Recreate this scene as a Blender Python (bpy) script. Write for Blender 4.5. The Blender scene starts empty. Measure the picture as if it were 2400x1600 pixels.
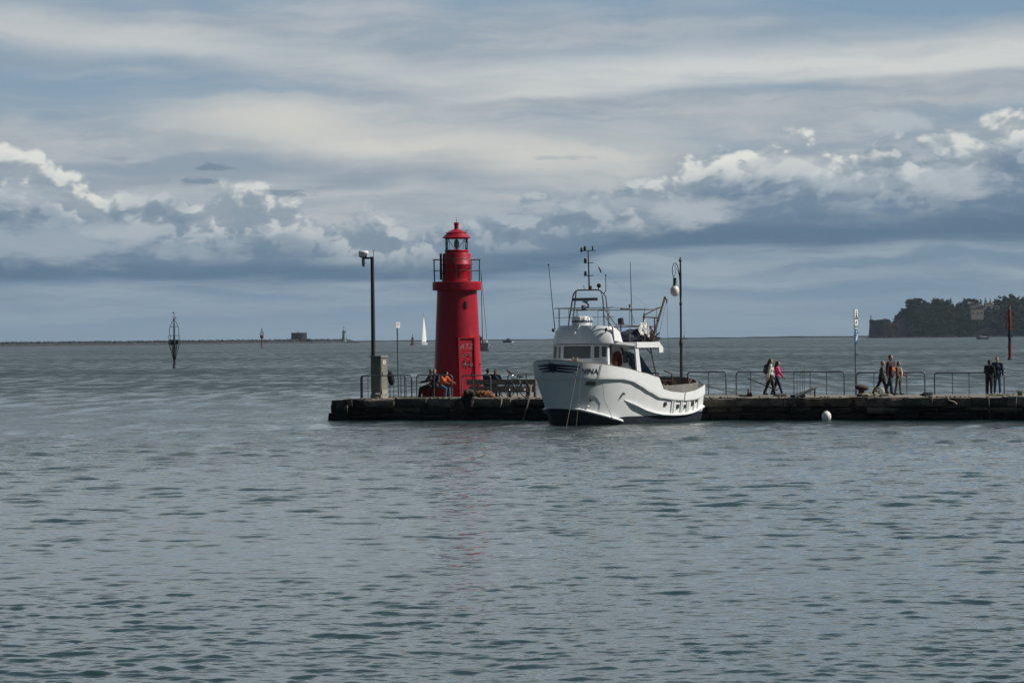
import bpy, bmesh, math, random
import numpy as np
from mathutils import Vector, Matrix, Quaternion, noise as mnoise
R = math.radians
scene = bpy.context.scene
COL = scene.collection
rng = random.Random(7)

# ------------------------------------------------------------------ camera and pixel helpers
F, H, ROLL, EYE = 8000.0, 3.75, 0.0095, 792.3
cR, sR = math.cos(ROLL), math.sin(ROLL)

def ray(px, py):
    u, v = px - 1200, py - EYE
    return (u*cR - v*sR)/F, (-u*sR - v*cR)/F

def at(px, py, Y):
    a, b = ray(px, py)
    return Vector((a*Y, Y, H + b*Y))

def on_sea(px, py):
    a, b = ray(px, py)
    Y = -H/b
    return Vector((a*Y, Y, 0.0))

cam_data = bpy.data.cameras.new('camera')
cam = bpy.data.objects.new('camera', cam_data)
COL.objects.link(cam)
scene.camera = cam
cam_data.sensor_fit = 'HORIZONTAL'
cam_data.sensor_width = 36.0
cam_data.lens = 36.0*F/2400.0
cam_data.shift_y = (EYE - 800.0)/2400.0
cam_data.clip_start = 0.5
cam_data.clip_end = 60000.0
cam.matrix_world = Matrix.Translation((0, 0, H)) @ Matrix.Rotation(R(90), 4, 'X') @ Matrix.Rotation(-ROLL, 4, 'Z')

scene.view_settings.view_transform = 'Standard'
scene.view_settings.look = 'None'
scene.view_settings.exposure = 0.0
scene.view_settings.gamma = 1.0
scene.render.engine = 'CYCLES'
scene.cycles.use_adaptive_sampling = True
scene.cycles.max_bounces = 6
scene.cycles.use_denoising = True

# ------------------------------------------------------------------ tagging
def tag(o, label=None, cat=None, group=None, kind=None):
    if label: o['label'] = label
    if cat: o['category'] = cat
    if group: o['group'] = group
    if kind: o['kind'] = kind
    return o

def empty(name, loc=(0, 0, 0), rz=0.0, label=None, cat=None, group=None):
    o = bpy.data.objects.new(name, None)
    o.empty_display_size = 0.2
    COL.objects.link(o)
    o.location = loc
    o.rotation_euler = (0, 0, rz)
    return tag(o, label, cat, group)

# ------------------------------------------------------------------ mesh builder
class MB:
    def __init__(s):
        s.v, s.f, s.m = [], [], []
        s.cur = 0
    def add(s, vs, fs, mi=None):
        b = len(s.v)
        s.v += [tuple(p) for p in vs]
        mi = s.cur if mi is None else mi
        for f in fs:
            s.f.append(tuple(b+i for i in f)); s.m.append(mi)
        return s
    def box(s, c, size, rot=None, taper=1.0, mi=None):
        hx, hy, hz = size[0]/2, size[1]/2, size[2]/2
        vs = []
        for z in (-1, 1):
            t = taper if z > 0 else 1.0
            for x, y in ((-1, -1), (1, -1), (1, 1), (-1, 1)):
                p = Vector((x*hx*t, y*hy*t, z*hz))
                if rot is not None: p = rot @ p
                vs.append(p + Vector(c))
        return s.add(vs, [(3, 2, 1, 0), (4, 5, 6, 7), (0, 1, 5, 4), (1, 2, 6, 5), (2, 3, 7, 6), (3, 0, 4, 7)], mi)
    def tube(s, pts, r, n=8, caps=True, mi=None, flat=1.0):
        pts = [Vector(p) for p in pts]
        k = len(pts)
        rs = r if isinstance(r, (list, tuple)) else [r]*k
        t0 = (pts[1]-pts[0]).normalized()
        up = Vector((0, 0, 1)) if abs(t0.z) < 0.95 else Vector((1, 0, 0))
        nrm = t0.cross(up).normalized()
        vs = []
        prev = t0
        for i, p in enumerate(pts):
            if i == 0: t = t0
            elif i == k-1: t = (pts[i]-pts[i-1]).normalized()
            else:
                t = (pts[i+1]-pts[i]).normalized() + (pts[i]-pts[i-1]).normalized()
                t = t.normalized() if t.length > 1e-6 else prev
            q = prev.rotation_difference(t)
            nrm = (q @ nrm).normalized()
            b = t.cross(nrm)
            prev = t
            for j in range(n):
                a = 2*math.pi*j/n
                vs.append(p + nrm*math.cos(a)*rs[i] + b*math.sin(a)*rs[i]*flat)
        fs = []
        for i in range(k-1):
            for j in range(n):
                j2 = (j+1) % n
                fs.append((i*n+j, i*n+j2, (i+1)*n+j2, (i+1)*n+j))
        if caps:
            fs.append(tuple(range(n-1, -1, -1)))
            fs.append(tuple((k-1)*n+j for j in range(n)))
        return s.add(vs, fs, mi)
    def lathe(s, prof, n=24, c=(0, 0, 0), rot=None, mi=None, a0=0.0, caps=True):
        vs, fs = [], []
        c = Vector(c)
        for (r, z) in prof:
            for j in range(n):
                a = a0 + 2*math.pi*j/n
                p = Vector((r*math.cos(a), r*math.sin(a), z))
                if rot is not None: p = rot @ p
                vs.append(p + c)
        for i in range(len(prof)-1):
            for j in range(n):
                j2 = (j+1) % n
                fs.append((i*n+j, i*n+j2, (i+1)*n+j2, (i+1)*n+j))
        if caps:
            fs.append(tuple(range(n-1, -1, -1)))
            fs.append(tuple((len(prof)-1)*n+j for j in range(n)))
        return s.add(vs, fs, mi)
    def ball(s, c, r, nu=14, nv=9, rot=None, mi=None):
        r = r if isinstance(r, (list, tuple)) else (r, r, r)
        vs, fs = [], []
        c = Vector(c)
        for i in range(nv+1):
            th = math.pi*i/nv
            for j in range(nu):
                a = 2*math.pi*j/nu
                p = Vector((r[0]*math.sin(th)*math.cos(a), r[1]*math.sin(th)*math.sin(a), -r[2]*math.cos(th)))
                if rot is not None: p = rot @ p
                vs.append(p + c)
        for i in range(nv):
            for j in range(nu):
                j2 = (j+1) % nu
                fs.append((i*nu+j, i*nu+j2, (i+1)*nu+j2, (i+1)*nu+j))
        return s.add(vs, fs, mi)
    def grid(s, P, close_u=False, mi=None, flip=False):
        nu, nv = len(P), len(P[0])
        vs = [p for row in P for p in row]
        fs = []
        for i in range(nu - (0 if close_u else 1)):
            i2 = (i+1) % nu
            for j in range(nv-1):
                q = (i*nv+j, i2*nv+j, i2*nv+j+1, i*nv+j+1)
                fs.append(q[::-1] if flip else q)
        return s.add(vs, fs, mi)
    def prism(s, poly, d, M=None, mi=None):
        """poly: 2-D outline in local xz, extruded by d along local y (centred)."""
        n = len(poly)
        vs = []
        for yy in (-d/2, d/2):
            for (x, z) in poly:
                p = Vector((x, yy, z))
                vs.append(M @ p if M is not None else p)
        fs = [tuple(range(n)), tuple(range(2*n-1, n-1, -1))]
        for i in range(n):
            j = (i+1) % n
            fs.append((i, i+n, j+n, j))
        return s.add(vs, fs, mi)
    def build(s, name, mat, parent=None, smooth=0, label=None, fix=True):
        me = bpy.data.meshes.new(name)
        me.from_pydata(s.v, [], s.f)
        mats = mat if isinstance(mat, (list, tuple)) else [mat]
        for m in mats: me.materials.append(m)
        if len(mats) > 1:
            me.polygons.foreach_set('material_index', s.m)
        if fix:
            bm = bmesh.new(); bm.from_mesh(me)
            bmesh.ops.remove_doubles(bm, verts=bm.verts, dist=1e-5)
            bmesh.ops.recalc_face_normals(bm, faces=bm.faces)
            bm.to_mesh(me); bm.free()
        if smooth:
            me.polygons.foreach_set('use_smooth', [True]*len(me.polygons))
            me.set_sharp_from_angle(angle=R(smooth))
        me.update()
        o = bpy.data.objects.new(name, me)
        COL.objects.link(o)
        if parent is not None: o.parent = parent
        if label: o['label'] = label
        return o

def copy_tree(o, parent=None):
    c = o.copy(); COL.objects.link(c)
    if parent is not None: c.parent = parent
    for ch in list(o.children): copy_tree(ch, c)
    return c

# ------------------------------------------------------------------ node helpers
class NT:
    def __init__(s, tree):
        s.t = tree; s.n = tree.nodes; s.l = tree.links
        s.n.clear()
    def node(s, kind, **kw):
        n = s.n.new(kind)
        for k, v in kw.items(): setattr(n, k, v)
        return n
    def put(s, sock, v):
        if v is None: return
        if hasattr(v, 'is_output') or hasattr(v, 'links'): s.l.new(v, sock)
        else: sock.default_value = v
    def m(s, op, a, b=None, c=None, clamp=False):
        n = s.node('ShaderNodeMath', operation=op, use_clamp=clamp)
        s.put(n.inputs[0], a); s.put(n.inputs[1], b)
        if c is not None: s.put(n.inputs[2], c)
        return n.outputs[0]
    def add(s, a, b): return s.m('ADD', a, b)
    def sub(s, a, b): return s.m('SUBTRACT', a, b)
    def mul(s, a, b): return s.m('MULTIPLY', a, b)
    def ss(s, x, lo, hi):
        n = s.node('ShaderNodeMapRange', interpolation_type='SMOOTHSTEP')
        s.put(n.inputs['Value'], x); s.put(n.inputs['From Min'], lo); s.put(n.inputs['From Max'], hi)
        return n.outputs['Result']
    def lin(s, x, lo, hi, a=0.0, b=1.0):
        n = s.node('ShaderNodeMapRange', clamp=True)
        s.put(n.inputs['Value'], x); s.put(n.inputs['From Min'], lo); s.put(n.inputs['From Max'], hi)
        s.put(n.inputs['To Min'], a); s.put(n.inputs['To Max'], b)
        return n.outputs['Result']
    def vec(s, x, y, z=0.0):
        n = s.node('ShaderNodeCombineXYZ')
        s.put(n.inputs[0], x); s.put(n.inputs[1], y); s.put(n.inputs[2], z)
        return n.outputs[0]
    def noise(s, v, scale=1.0, detail=4.0, rough=0.5, dist=0.0, lac=2.0, w=None):
        n = s.node('ShaderNodeTexNoise')
        if v is not None: s.put(n.inputs['Vector'], v)
        n.inputs['Scale'].default_value = scale; n.inputs['Detail'].default_value = detail
        n.inputs['Roughness'].default_value = rough; n.inputs['Distortion'].default_value = dist
        n.inputs['Lacunarity'].default_value = lac
        return n.outputs['Fac']
    def mix(s, f, a, b, blend='MIX'):
        n = s.node('ShaderNodeMix', data_type='RGBA', blend_type=blend)
        s.put(n.inputs[0], f)
        for sock, v in ((n.inputs[6], a), (n.inputs[7], b)):
            if isinstance(v, (tuple, list)): sock.default_value = (*v[:3], 1)
            else: s.put(sock, v)
        return n.outputs[2]
    def ramp(s, f, stops, interp='LINEAR'):
        n = s.node('ShaderNodeValToRGB')
        r = n.color_ramp; r.interpolation = interp
        while len(r.elements) > 1: r.elements.remove(r.elements[-1])
        for i, (p, c) in enumerate(stops):
            e = r.elements[0] if i == 0 else r.elements.new(p)
            e.position = p
            c = c if isinstance(c, (tuple, list)) else (c, c, c)
            e.color = (*c[:3], 1)
        s.put(n.inputs[0], f)
        return n.outputs['Color']

def lin255(r, g, b):
    f = lambda c: (c/255/12.92) if c/255 <= 0.04045 else ((c/255+0.055)/1.055)**2.4
    return (f(r), f(g), f(b))

def material(name, col, rough=0.6, metal=0.0, var=0.25, scale=4.0, col2=None, bump=0.0, bscale=30.0, spec=0.5,
             grime=None, gscale=1.2, glo=0.55, ghi=0.72, stretch=(1, 1, 1), coat=0.0):
    """Principled surface with procedural colour variation, optional grime patches and bump."""
    mt = bpy.data.materials.new(name); mt.use_nodes = True
    t = NT(mt.node_tree)
    out = t.node('ShaderNodeOutputMaterial'); p = t.node('ShaderNodeBsdfPrincipled')
    t.l.new(p.outputs[0], out.inputs[0])
    tc = t.node('ShaderNodeTexCoord')
    mp = t.node('ShaderNodeMapping'); mp.inputs['Scale'].default_value = stretch
    t.l.new(tc.outputs['Object'], mp.inputs[0])
    v = mp.outputs[0]
    if col2 is None: col2 = tuple(max(0, c*(1-var)) for c in col)
    n1 = t.noise(v, scale, 6, 0.6)
    c = t.mix(t.ss(n1, 0.3, 0.7), col, col2)
    if grime is not None:
        n2 = t.noise(v, gscale, 8, 0.65, 0.6)
        c = t.mix(t.ss(n2, glo, ghi), c, grime)
    t.l.new(c, p.inputs['Base Color'])
    p.inputs['Metallic'].default_value = metal
    p.inputs['Specular IOR Level'].default_value = spec
    if coat: p.inputs['Coat Weight'].default_value = coat
    t.l.new(t.lin(n1, 0.2, 0.8, max(0.02, rough*0.8), min(1, rough*1.2)), p.inputs['Roughness'])
    if bump > 0:
        b = t.node('ShaderNodeBump'); b.inputs['Strength'].default_value = 1.0
        b.inputs['Distance'].default_value = bump
        t.l.new(t.noise(v, bscale, 5, 0.6), b.inputs['Height'])
        t.l.new(b.outputs[0], p.inputs['Normal'])
    return mt
# ------------------------------------------------------------------ sun and sky
SUN_AZ, SUN_EL = R(89.0), R(41.0)      # measured clockwise from straight ahead
sd = bpy.data.lights.new('sun', 'SUN'); so = bpy.data.objects.new('sun', sd); COL.objects.link(so)
sd.energy = 5.0; sd.angle = R(0.5); sd.color = (1.0, 0.95, 0.87)
sdir = Vector((math.sin(SUN_AZ)*math.cos(SUN_EL), math.cos(SUN_AZ)*math.cos(SUN_EL), math.sin(SUN_EL)))
so.rotation_euler = sdir.to_track_quat('Z', 'Y').to_euler()

world = bpy.data.worlds.new('World'); scene.world = world; world.use_nodes = True
t = NT(world.node_tree)
out = t.node('ShaderNodeOutputWorld'); bg = t.node('ShaderNodeBackground')
t.l.new(bg.outputs[0], out.inputs[0])
sky = t.node('ShaderNodeTexSky', sky_type='NISHITA'); sky.sun_disc = False
sky.sun_elevation = SUN_EL; sky.sun_rotation = SUN_AZ
SKY_STRENGTH = 0.1
bg.inputs['Strength'].default_value = SKY_STRENGTH
geo = t.node('ShaderNodeTexCoord')
sp = t.node('ShaderNodeSeparateXYZ'); t.l.new(geo.outputs['Generated'], sp.inputs[0])
dx, dy, dz = sp.outputs
az = t.m('ARCTAN2', dx, dy)
el = t.m('ARCSINE', t.m('MAXIMUM', t.m('MINIMUM', dz, 1.0), -1.0))
U = t.add(t.mul(az, 8000.0), 1200.0)                 # azimuth, in 1/8000 rad
Yv = t.sub(792.0, t.mul(el, 8000.0))                 # elevation, growing downwards
uv = t.vec(U, Yv, 0.0)

def NZ(su, sv, detail=4, rough=0.55, dist=0.0, ou=0.0, ov=0.0, src=None):
    """fractal noise with a feature size of su x sv"""
    uu, vv = (U, Yv) if src is None else src
    n = t.node('ShaderNodeTexNoise', noise_dimensions='2D')
    t.l.new(t.vec(t.add(t.mul(uu, 1.0/su), ou), t.add(t.mul(vv, 1.0/sv), ov), 0.0), n.inputs['Vector'])
    n.inputs['Scale'].default_value = 1.0; n.inputs['Detail'].default_value = detail; n.inputs['Roughness'].default_value = rough
    return n.outputs['Fac']

C = lambda r, g, b: tuple(c/SKY_STRENGTH for c in lin255(r-2, g+0.5, b-1))
# slow warp shared by the layers
w1 = t.mul(t.sub(NZ(900, 420, 3), 0.5), 220.0)
w2 = t.mul(t.sub(NZ(520, 210, 5, 0.55, 0, 5.3, 2.1), 0.5), 100.0)
Uw, Yw = t.add(U, w1), t.add(Yv, w2)

# --- high layer: thin grey sheet with blue showing through
blue = t.mix(0.72, sky.outputs[0], C(112, 142, 176))
sheet = NZ(1500, 150, 5, 0.52, 0.5, 3.1, 1.2, (Uw, Yw))
streak = NZ(760, 64, 5, 0.56, 0.3, 8.4, 4.7, (Uw, Yw))
cover = t.add(t.mul(t.ss(sheet, 0.30, 0.62), 0.75), t.mul(t.ss(streak, 0.35, 0.75), 0.25))
# less cover towards the upper right, more in the middle of the picture
cover = t.sub(cover, t.mul(t.mul(t.ss(U, 900.0, 2300.0), t.sub(1.0, t.ss(Yw, 20.0, 130.0))), 0.75))
cover = t.sub(cover, t.mul(t.mul(t.ss(U, 700.0, 1100.0), t.sub(1.0, t.ss(Yw, -20.0, 70.0))), 0.25))
cover = t.add(cover, t.mul(t.ss(Yv, 150.0, 330.0), 0.45))
cover = t.add(cover, t.mul(t.sub(1.0, t.ss(Yv, -1500.0, -150.0)), 0.35))
grey = t.mix(t.ss(streak, 0.28, 0.74), C(156, 166, 178), C(178, 182, 189))
grey = t.mix(t.mul(t.ss(NZ(230, 52, 6, 0.6, 0, 9.1, 3.3, (Uw, Yw)), 0.40, 0.72), 0.55), grey, C(190, 192, 196))
grey = t.mix(t.ss(NZ(700, 120, 3, 0.5, 0.4, 1.7, 9.2, (Uw, Yw)), 0.50, 0.74), grey, C(146, 158, 173))
high = t.mix(t.m('MINIMUM', t.m('MAXIMUM', cover, 0.0), 1.0), blue, grey)

veil = NZ(520, 60, 4, 0.55, 0.3, 2.2, 46.0, (Uw, Yw))
def band(edge_stops, thick, fade, strength, col, base, soft=10.0, u_lo=None, u_hi=None, nz=0.35):
    """bright veil whose lower edge follows edge_stops (U, Y) and that thins out upwards"""
    e = t.ramp(t.lin(U, 0.0, 2400.0), [(u/2400.0, y/800.0) for u, y in edge_stops], 'EASE')
    d = t.sub(t.mul(e, 800.0), t.add(Yv, t.mul(w2, nz)))     # >0 above the edge
    a = t.mul(t.ss(d, -soft, soft*1.6), t.sub(1.0, t.ss(d, thick, thick+fade)))
    a = t.mul(a, t.lin(veil, 0.25, 0.6, 0.45, 1.0))
    if u_lo: a = t.mul(a, t.ss(U, u_lo[0], u_lo[1]))
    if u_hi: a = t.mul(a, t.sub(1.0, t.ss(U, u_hi[0], u_hi[1])))
    return t.mix(t.mul(a, strength), base, col)
high = band([(0, 300), (900, 262), (1300, 235), (1700, 212), (2100, 192), (2400, 184)], 46, 90, 0.95, C(209, 209, 209), high, 9, (780, 1400))
high = band([(0, 95), (300, 118), (700, 165), (1100, 235), (1500, 260)], 30, 90, 0.75, C(203, 204, 205), high, 26, None, (700, 1500), 0.8)
high = band([(0, 300), (600, 330), (1000, 400), (1300, 430), (1650, 400), (2400, 380)], 40, 110, 0.85, C(211, 208, 203), high, 30, (150, 700), (1450, 1750), 0.9)

# --- cumulus banks: tops follow a profile, broken up by billows
tops = [(0, 322), (41, 327), (70, 345), (102, 322), (128, 334), (143, 360), (204, 382), (245, 415), (290, 424), (430, 430), (500, 404),
        (561, 390), (638, 408), (700, 420), (765, 462), (796, 482), (867, 476), (969, 502), (1071, 482), (1153, 465), (1260, 446), (1380, 420),
        (1500, 412), (1588, 384), (1620, 350), (1685, 326), (1776, 290), (1838, 300), (1904, 290), (1990, 330), (2100, 340), (2200, 300)]
tops = [(u/2600.0, y/800.0) for u, y in tops[:30]] + [(2185/2600, 318/800), (2330/2600, 250/800)]
prof = t.mul(t.ramp(t.lin(U, 0.0, 2600.0), tops), 800.0)
def billows(off=None):
    uu, vv = (U, Yv) if off is None else (t.add(U, off[0]), t.add(Yv, off[1]))
    b = t.sub(NZ(230, 140, 6, 0.54, 0, 4.4, 7.7, (uu, vv)), 0.5)
    vor = t.node('ShaderNodeTexVoronoi', feature='SMOOTH_F1', voronoi_dimensions='2D'); vor.inputs['Scale'].default_value = 1.0
    vor.inputs['Smoothness'].default_value = 0.5; vor.inputs['Detail'].default_value = 3.0; vor.inputs['Roughness'].default_value = 0.55
    t.l.new(t.vec(t.mul(t.add(uu, t.mul(b, 90.0)), 1/120.0), t.mul(t.add(vv, t.mul(b, -60.0)), 1/88.0), 0.2), vor.inputs['Vector'])
    pf = t.sub(0.42, vor.outputs['Distance'])
    return t.add(t.mul(b, 82.0), t.mul(pf, 62.0)), b, pf
bf, b1, puff = billows()
bf2, _b, _p = billows((20.0, -22.0))
d_top = t.sub(t.add(Yv, bf), t.add(prof, 4.0))          # >0 inside
basel = t.mul(t.ramp(t.lin(U, 0.0, 2400.0), [(0.0, 660/800), (0.44, 664/800), (0.54, 640/800), (0.62, 592/800), (0.8, 590/800), (1.0, 578/800)], 'EASE'), 800.0)
d_base = t.sub(t.add(basel, t.mul(t.sub(NZ(380, 26, 4, 0.5, 0, 7.1, 3.3), 0.5), 46.0)), Yv)
# --- clear strip under the banks: smooth, bluish, faint streaks
low_n = NZ(620, 42, 5, 0.5, 0.3, 1.9, 6.1, (Uw, Yw))
lowc = t.mix(t.ss(low_n, 0.32, 0.74), C(121, 141, 162), C(151, 164, 178))
lowc = t.mix(t.ss(Yv, 640.0, 780.0), lowc, t.mix(0.75, lowc, C(131, 149, 168)))
high = t.mix(t.sub(1.0, t.ss(d_base, 20.0, 110.0)), high, lowc)
shredf = t.mul(t.sub(NZ(46, 30, 5, 0.6, 0, 3.3, 8.1), 0.5), 4.0)
a_cum = t.mul(t.ss(t.add(d_top, t.mul(shredf, 9.0)), -9.0, 22.0), t.ss(d_base, -14.0, 26.0))
# inner tone: light at the tops, blue-grey towards the base, torn lighter patches between
rel = t.m('DIVIDE', t.m('MAXIMUM', d_base, 0.0), t.m('MAXIMUM', t.sub(basel, prof), 40.0))
tone = t.ramp(t.m('MINIMUM', rel, 1.0), [(0.0, C(92, 115, 139)), (0.16, C(98, 120, 144)), (0.38, C(120, 138, 158)), (0.66, C(128, 144, 163)), (1.0, C(142, 155, 170))])
big = NZ(330, 85, 6, 0.60, 0.5, 2.9, 5.5, (Uw, Yw))
tone = t.mix(t.mul(t.ss(big, 0.50, 0.66), t.mul(t.lin(rel, 0.15, 0.5), 0.8)), tone, C(168, 177, 188))
tone = t.mix(t.mul(t.ss(NZ(210, 60, 6, 0.62, 0.4, 6.6, 1.1, (Uw, Yw)), 0.55, 0.75), 0.7), tone, C(112, 133, 156))
# light from the upper right picks out the billows
rl = t.mul(t.sub(bf, bf2), 1/27.0)                        # >0 on the lit flank
up = t.lin(rel, 0.22, 0.65)
tone = t.mix(t.mul(t.ss(rl, 0.05, 0.75), t.mul(up, 0.55)), tone, C(188, 194, 202))
tone = t.mix(t.mul(t.ss(rl, -0.05, -0.75), t.add(0.18, t.mul(up, 0.45))), tone, C(104, 125, 149))
# bright sunlit heads only on some stretches
litU = t.ramp(t.lin(U, 0.0, 2400.0), [(0.0, 0.8), (0.10, 0.75), (0.125, 0.3), (0.18, 0.10), (0.205, 0.55), (0.28, 0.50), (0.315, 0.22), (0.41, 0.18), (0.46, 0.05),
        (0.60, 0.15), (0.66, 0.6), (0.71, 0.95), (0.82, 0.8), (0.85, 0.3), (0.91, 0.4), (0.95, 0.7), (1.0, 0.8)])
depth = t.ss(t.add(d_top, t.mul(b1, 40.0)), 26.0, 130.0)
head = t.mul(t.sub(1.0, depth), litU)
lit = t.ss(t.add(rl, t.mul(puff, 0.5)), -0.45, 0.45)
tone = t.mix(t.m('MINIMUM', t.mul(head, t.add(0.42, t.mul(lit, 0.75))), 1.0), tone, C(214, 214, 211))
tone = t.mix(t.mul(head, t.mul(t.ss(rl, 0.10, 0.85), 0.7)), tone, C(230, 228, 223))
tone = t.mix(t.mul(head, t.mul(t.ss(rl, -0.15, -0.9), 0.55)), tone, C(150, 162, 176))
skyc = t.mix(a_cum, high, tone)

# second, lower white shelf at the left and torn shreds on the right
shred = t.mul(t.sub(NZ(120, 40, 6, 0.6, 0.4, 1.0, 2.6, (Uw, Yw)), 0.5), 1.5)
fleck = t.mul(t.sub(NZ(52, 15, 5, 0.62, 0.4, 5.0, 8.6, (Uw, Yw)), 0.5), 2.6)
def blob(cu, cy, ru, ry, col, base, strength, su=130, sv=45, ou=0.0, lo=0.35, hi=0.75):
    du = t.m('DIVIDE', t.sub(U, cu), ru); dv = t.m('DIVIDE', t.sub(Yv, cy), ry)
    r2 = t.m('SQRT', t.add(t.mul(du, du), t.mul(dv, dv)))
    a = t.sub(1.0, t.ss(t.add(r2, fleck if sv < 20 else shred), lo, 1.15))
    return t.mix(t.mul(a, strength), base, col)
for args in [(120, 560, 290, 62, C(158, 169, 182), 0.85, 130, 45, 1.0), (290, 535, 110, 28, C(176, 183, 192), 0.7, 100, 35, 2.0),
             (40, 450, 130, 32, C(178, 184, 192), 0.6, 100, 30, 3.0), (1630, 500, 110, 44, C(180, 186, 194), 0.8, 70, 36, 4.0),
             (1420, 480, 130, 26, C(168, 176, 186), 0.65, 70, 26, 5.0), (2240, 440, 110, 46, C(178, 184, 193), 0.75, 70, 34, 6.0),
             (2010, 445, 150, 26, C(166, 175, 187), 0.6, 80, 26, 7.0), (1850, 395, 190, 26, C(188, 192, 198), 0.65, 90, 26, 8.0),
             (1200, 500, 120, 26, C(160, 170, 183), 0.5, 70, 26, 9.0), (2100, 300, 110, 34, C(192, 196, 202), 0.6, 110, 30, 10.0),
             (470, 420, 62, 9, C(106, 127, 148), 0.6, 60, 14, 11.0), (505, 386, 46, 9, C(104, 124, 146), 0.6, 60, 14, 12.0),
             (668, 448, 66, 10, C(108, 128, 150), 0.6, 60, 14, 13.0), (285, 367, 36, 6, C(128, 143, 160), 0.4, 50, 10, 14.0),
             (330, 380, 34, 5, C(128, 143, 160), 0.35, 50, 10, 15.0), (1300, 372, 90, 6, C(140, 152, 167), 0.35, 60, 10, 16.0)]:
    skyc = blob(args[0], args[1], args[2], args[3], args[4], skyc, *args[5:])

t.l.new(skyc, bg.inputs['Color'])
# the rest of the dome, outside the stretch the cloud banks stand in: a plain bright veil
zen = t.mix(t.ss(el, R(6.5), R(13.0)), C(186, 192, 200), C(202, 206, 211))
zen = t.mix(t.ss(el, R(13.0), R(30.0)), zen, C(116, 134, 156))
zen = t.mix(t.ss(Yv, 250.0, 780.0), zen, C(136, 155, 176))
zen = t.mix(t.mul(t.ss(t.noise(geo.outputs['Generated'], 5.0, 3, 0.5), 0.45, 0.7), 0.35), zen, blue)
# unseen sky behind, beside and overhead, darkened on purpose to cut ambient fill
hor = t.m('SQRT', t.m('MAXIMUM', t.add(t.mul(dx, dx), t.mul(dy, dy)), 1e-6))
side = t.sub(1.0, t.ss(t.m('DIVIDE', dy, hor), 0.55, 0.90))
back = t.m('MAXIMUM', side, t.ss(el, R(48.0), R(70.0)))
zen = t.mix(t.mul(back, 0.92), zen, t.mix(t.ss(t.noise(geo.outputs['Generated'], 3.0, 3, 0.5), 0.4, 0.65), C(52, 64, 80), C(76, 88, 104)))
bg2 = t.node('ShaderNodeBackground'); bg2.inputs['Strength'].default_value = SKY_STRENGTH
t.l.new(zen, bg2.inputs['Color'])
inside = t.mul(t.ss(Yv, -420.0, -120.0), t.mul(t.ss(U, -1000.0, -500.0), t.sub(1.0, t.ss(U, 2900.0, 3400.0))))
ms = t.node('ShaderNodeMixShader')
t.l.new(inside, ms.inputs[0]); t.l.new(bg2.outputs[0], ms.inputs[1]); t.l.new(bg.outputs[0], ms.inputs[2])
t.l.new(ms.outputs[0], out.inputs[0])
world.cycles.sampling_method = 'MANUAL'
world.cycles.sample_map_resolution = 512
# ------------------------------------------------------------------ sea
def sea_material():
    mt = bpy.data.materials.new('sea_water'); mt.use_nodes = True
    t = NT(mt.node_tree)
    out = t.node('ShaderNodeOutputMaterial'); p = t.node('ShaderNodeBsdfPrincipled')
    t.l.new(p.outputs[0], out.inputs[0])
    p.inputs['IOR'].default_value = 1.333
    p.inputs['Roughness'].default_value = 0.04
    g = t.node('ShaderNodeNewGeometry')
    pos = g.outputs['Position']
    s = t.node('ShaderNodeSeparateXYZ'); t.l.new(pos, s.inputs[0])
    X, Y = s.outputs[0], s.outputs[1]
    dist = t.m('SQRT', t.add(t.mul(X, X), t.mul(Y, Y)))
    body = t.noise(t.vec(t.mul(X, 1/60.0), t.mul(Y, 1/90.0)), 1.0, 3, 0.5)
    c = t.mix(t.ss(body, 0.35, 0.65), (0.016, 0.038, 0.039), (0.025, 0.050, 0.050))
    t.l.new(c, p.inputs['Base Color'])
    # cat's-paws: stretches of ruffled and of smoother water
    gust = t.noise(t.vec(t.mul(X, 1/45.0), t.mul(Y, 1/60.0)), 1.0, 6, 0.62)
    gust2 = t.noise(t.vec(t.mul(X, 1/14.0), t.mul(Y, 1/22.0), 4.0), 1.0, 3, 0.55)
    g3 = t.noise(t.vec(t.mul(X, 1/2.2), t.mul(Y, 1/14.0), 9.0), 1.0, 7, 0.72)
    g4 = t.noise(t.vec(t.mul(X, 1/90.0), t.mul(Y, 1/130.0), 2.0), 1.0, 6, 0.66)
    ruf = t.add(t.mul(t.ss(gust, 0.36, 0.62), 0.75), t.mul(t.ss(gust2, 0.4, 0.7), 0.3))
    streaky = t.add(t.mul(t.ss(g3, 0.30, 0.70), 0.72), t.mul(t.ss(g4, 0.30, 0.70), 0.28))
    far = t.ss(dist, 70.0, 200.0)
    h1 = t.noise(t.vec(X, t.mul(Y, 1.15)), 2.6, 5, 0.5)            # ripples under about 0.4 m everywhere
    h2 = t.noise(t.vec(X, t.mul(Y, 1.1), 3.0), 0.30, 4, 0.5)       # longer waves where the mesh no longer carries them
    hf = t.add(t.mul(h1, t.add(0.012, t.mul(ruf, 0.030))), t.mul(h2, t.mul(far, t.add(0.18, t.mul(t.ss(streaky, 0.2, 0.8), 0.85)))))
    b = t.node('ShaderNodeBump'); b.inputs['Distance'].default_value = 1.0
    t.l.new(hf, b.inputs['Height'])
    b.inputs['Strength'].default_value = 1.0
    t.l.new(b.outputs[0], p.inputs['Normal'])
    wf = t.ss(dist, 50.0, 300.0)
    base_r = t.lin(t.ss(dist, 40.0, 420.0), 0.0, 1.0, 0.03, 0.26)
    t.l.new(t.add(base_r, t.mul(wf, t.mul(t.ss(streaky, 0.25, 0.75), 0.34))), p.inputs['Roughness'])
    return mt
M_SEA = sea_material()
SEA_R = 6000.0

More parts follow.
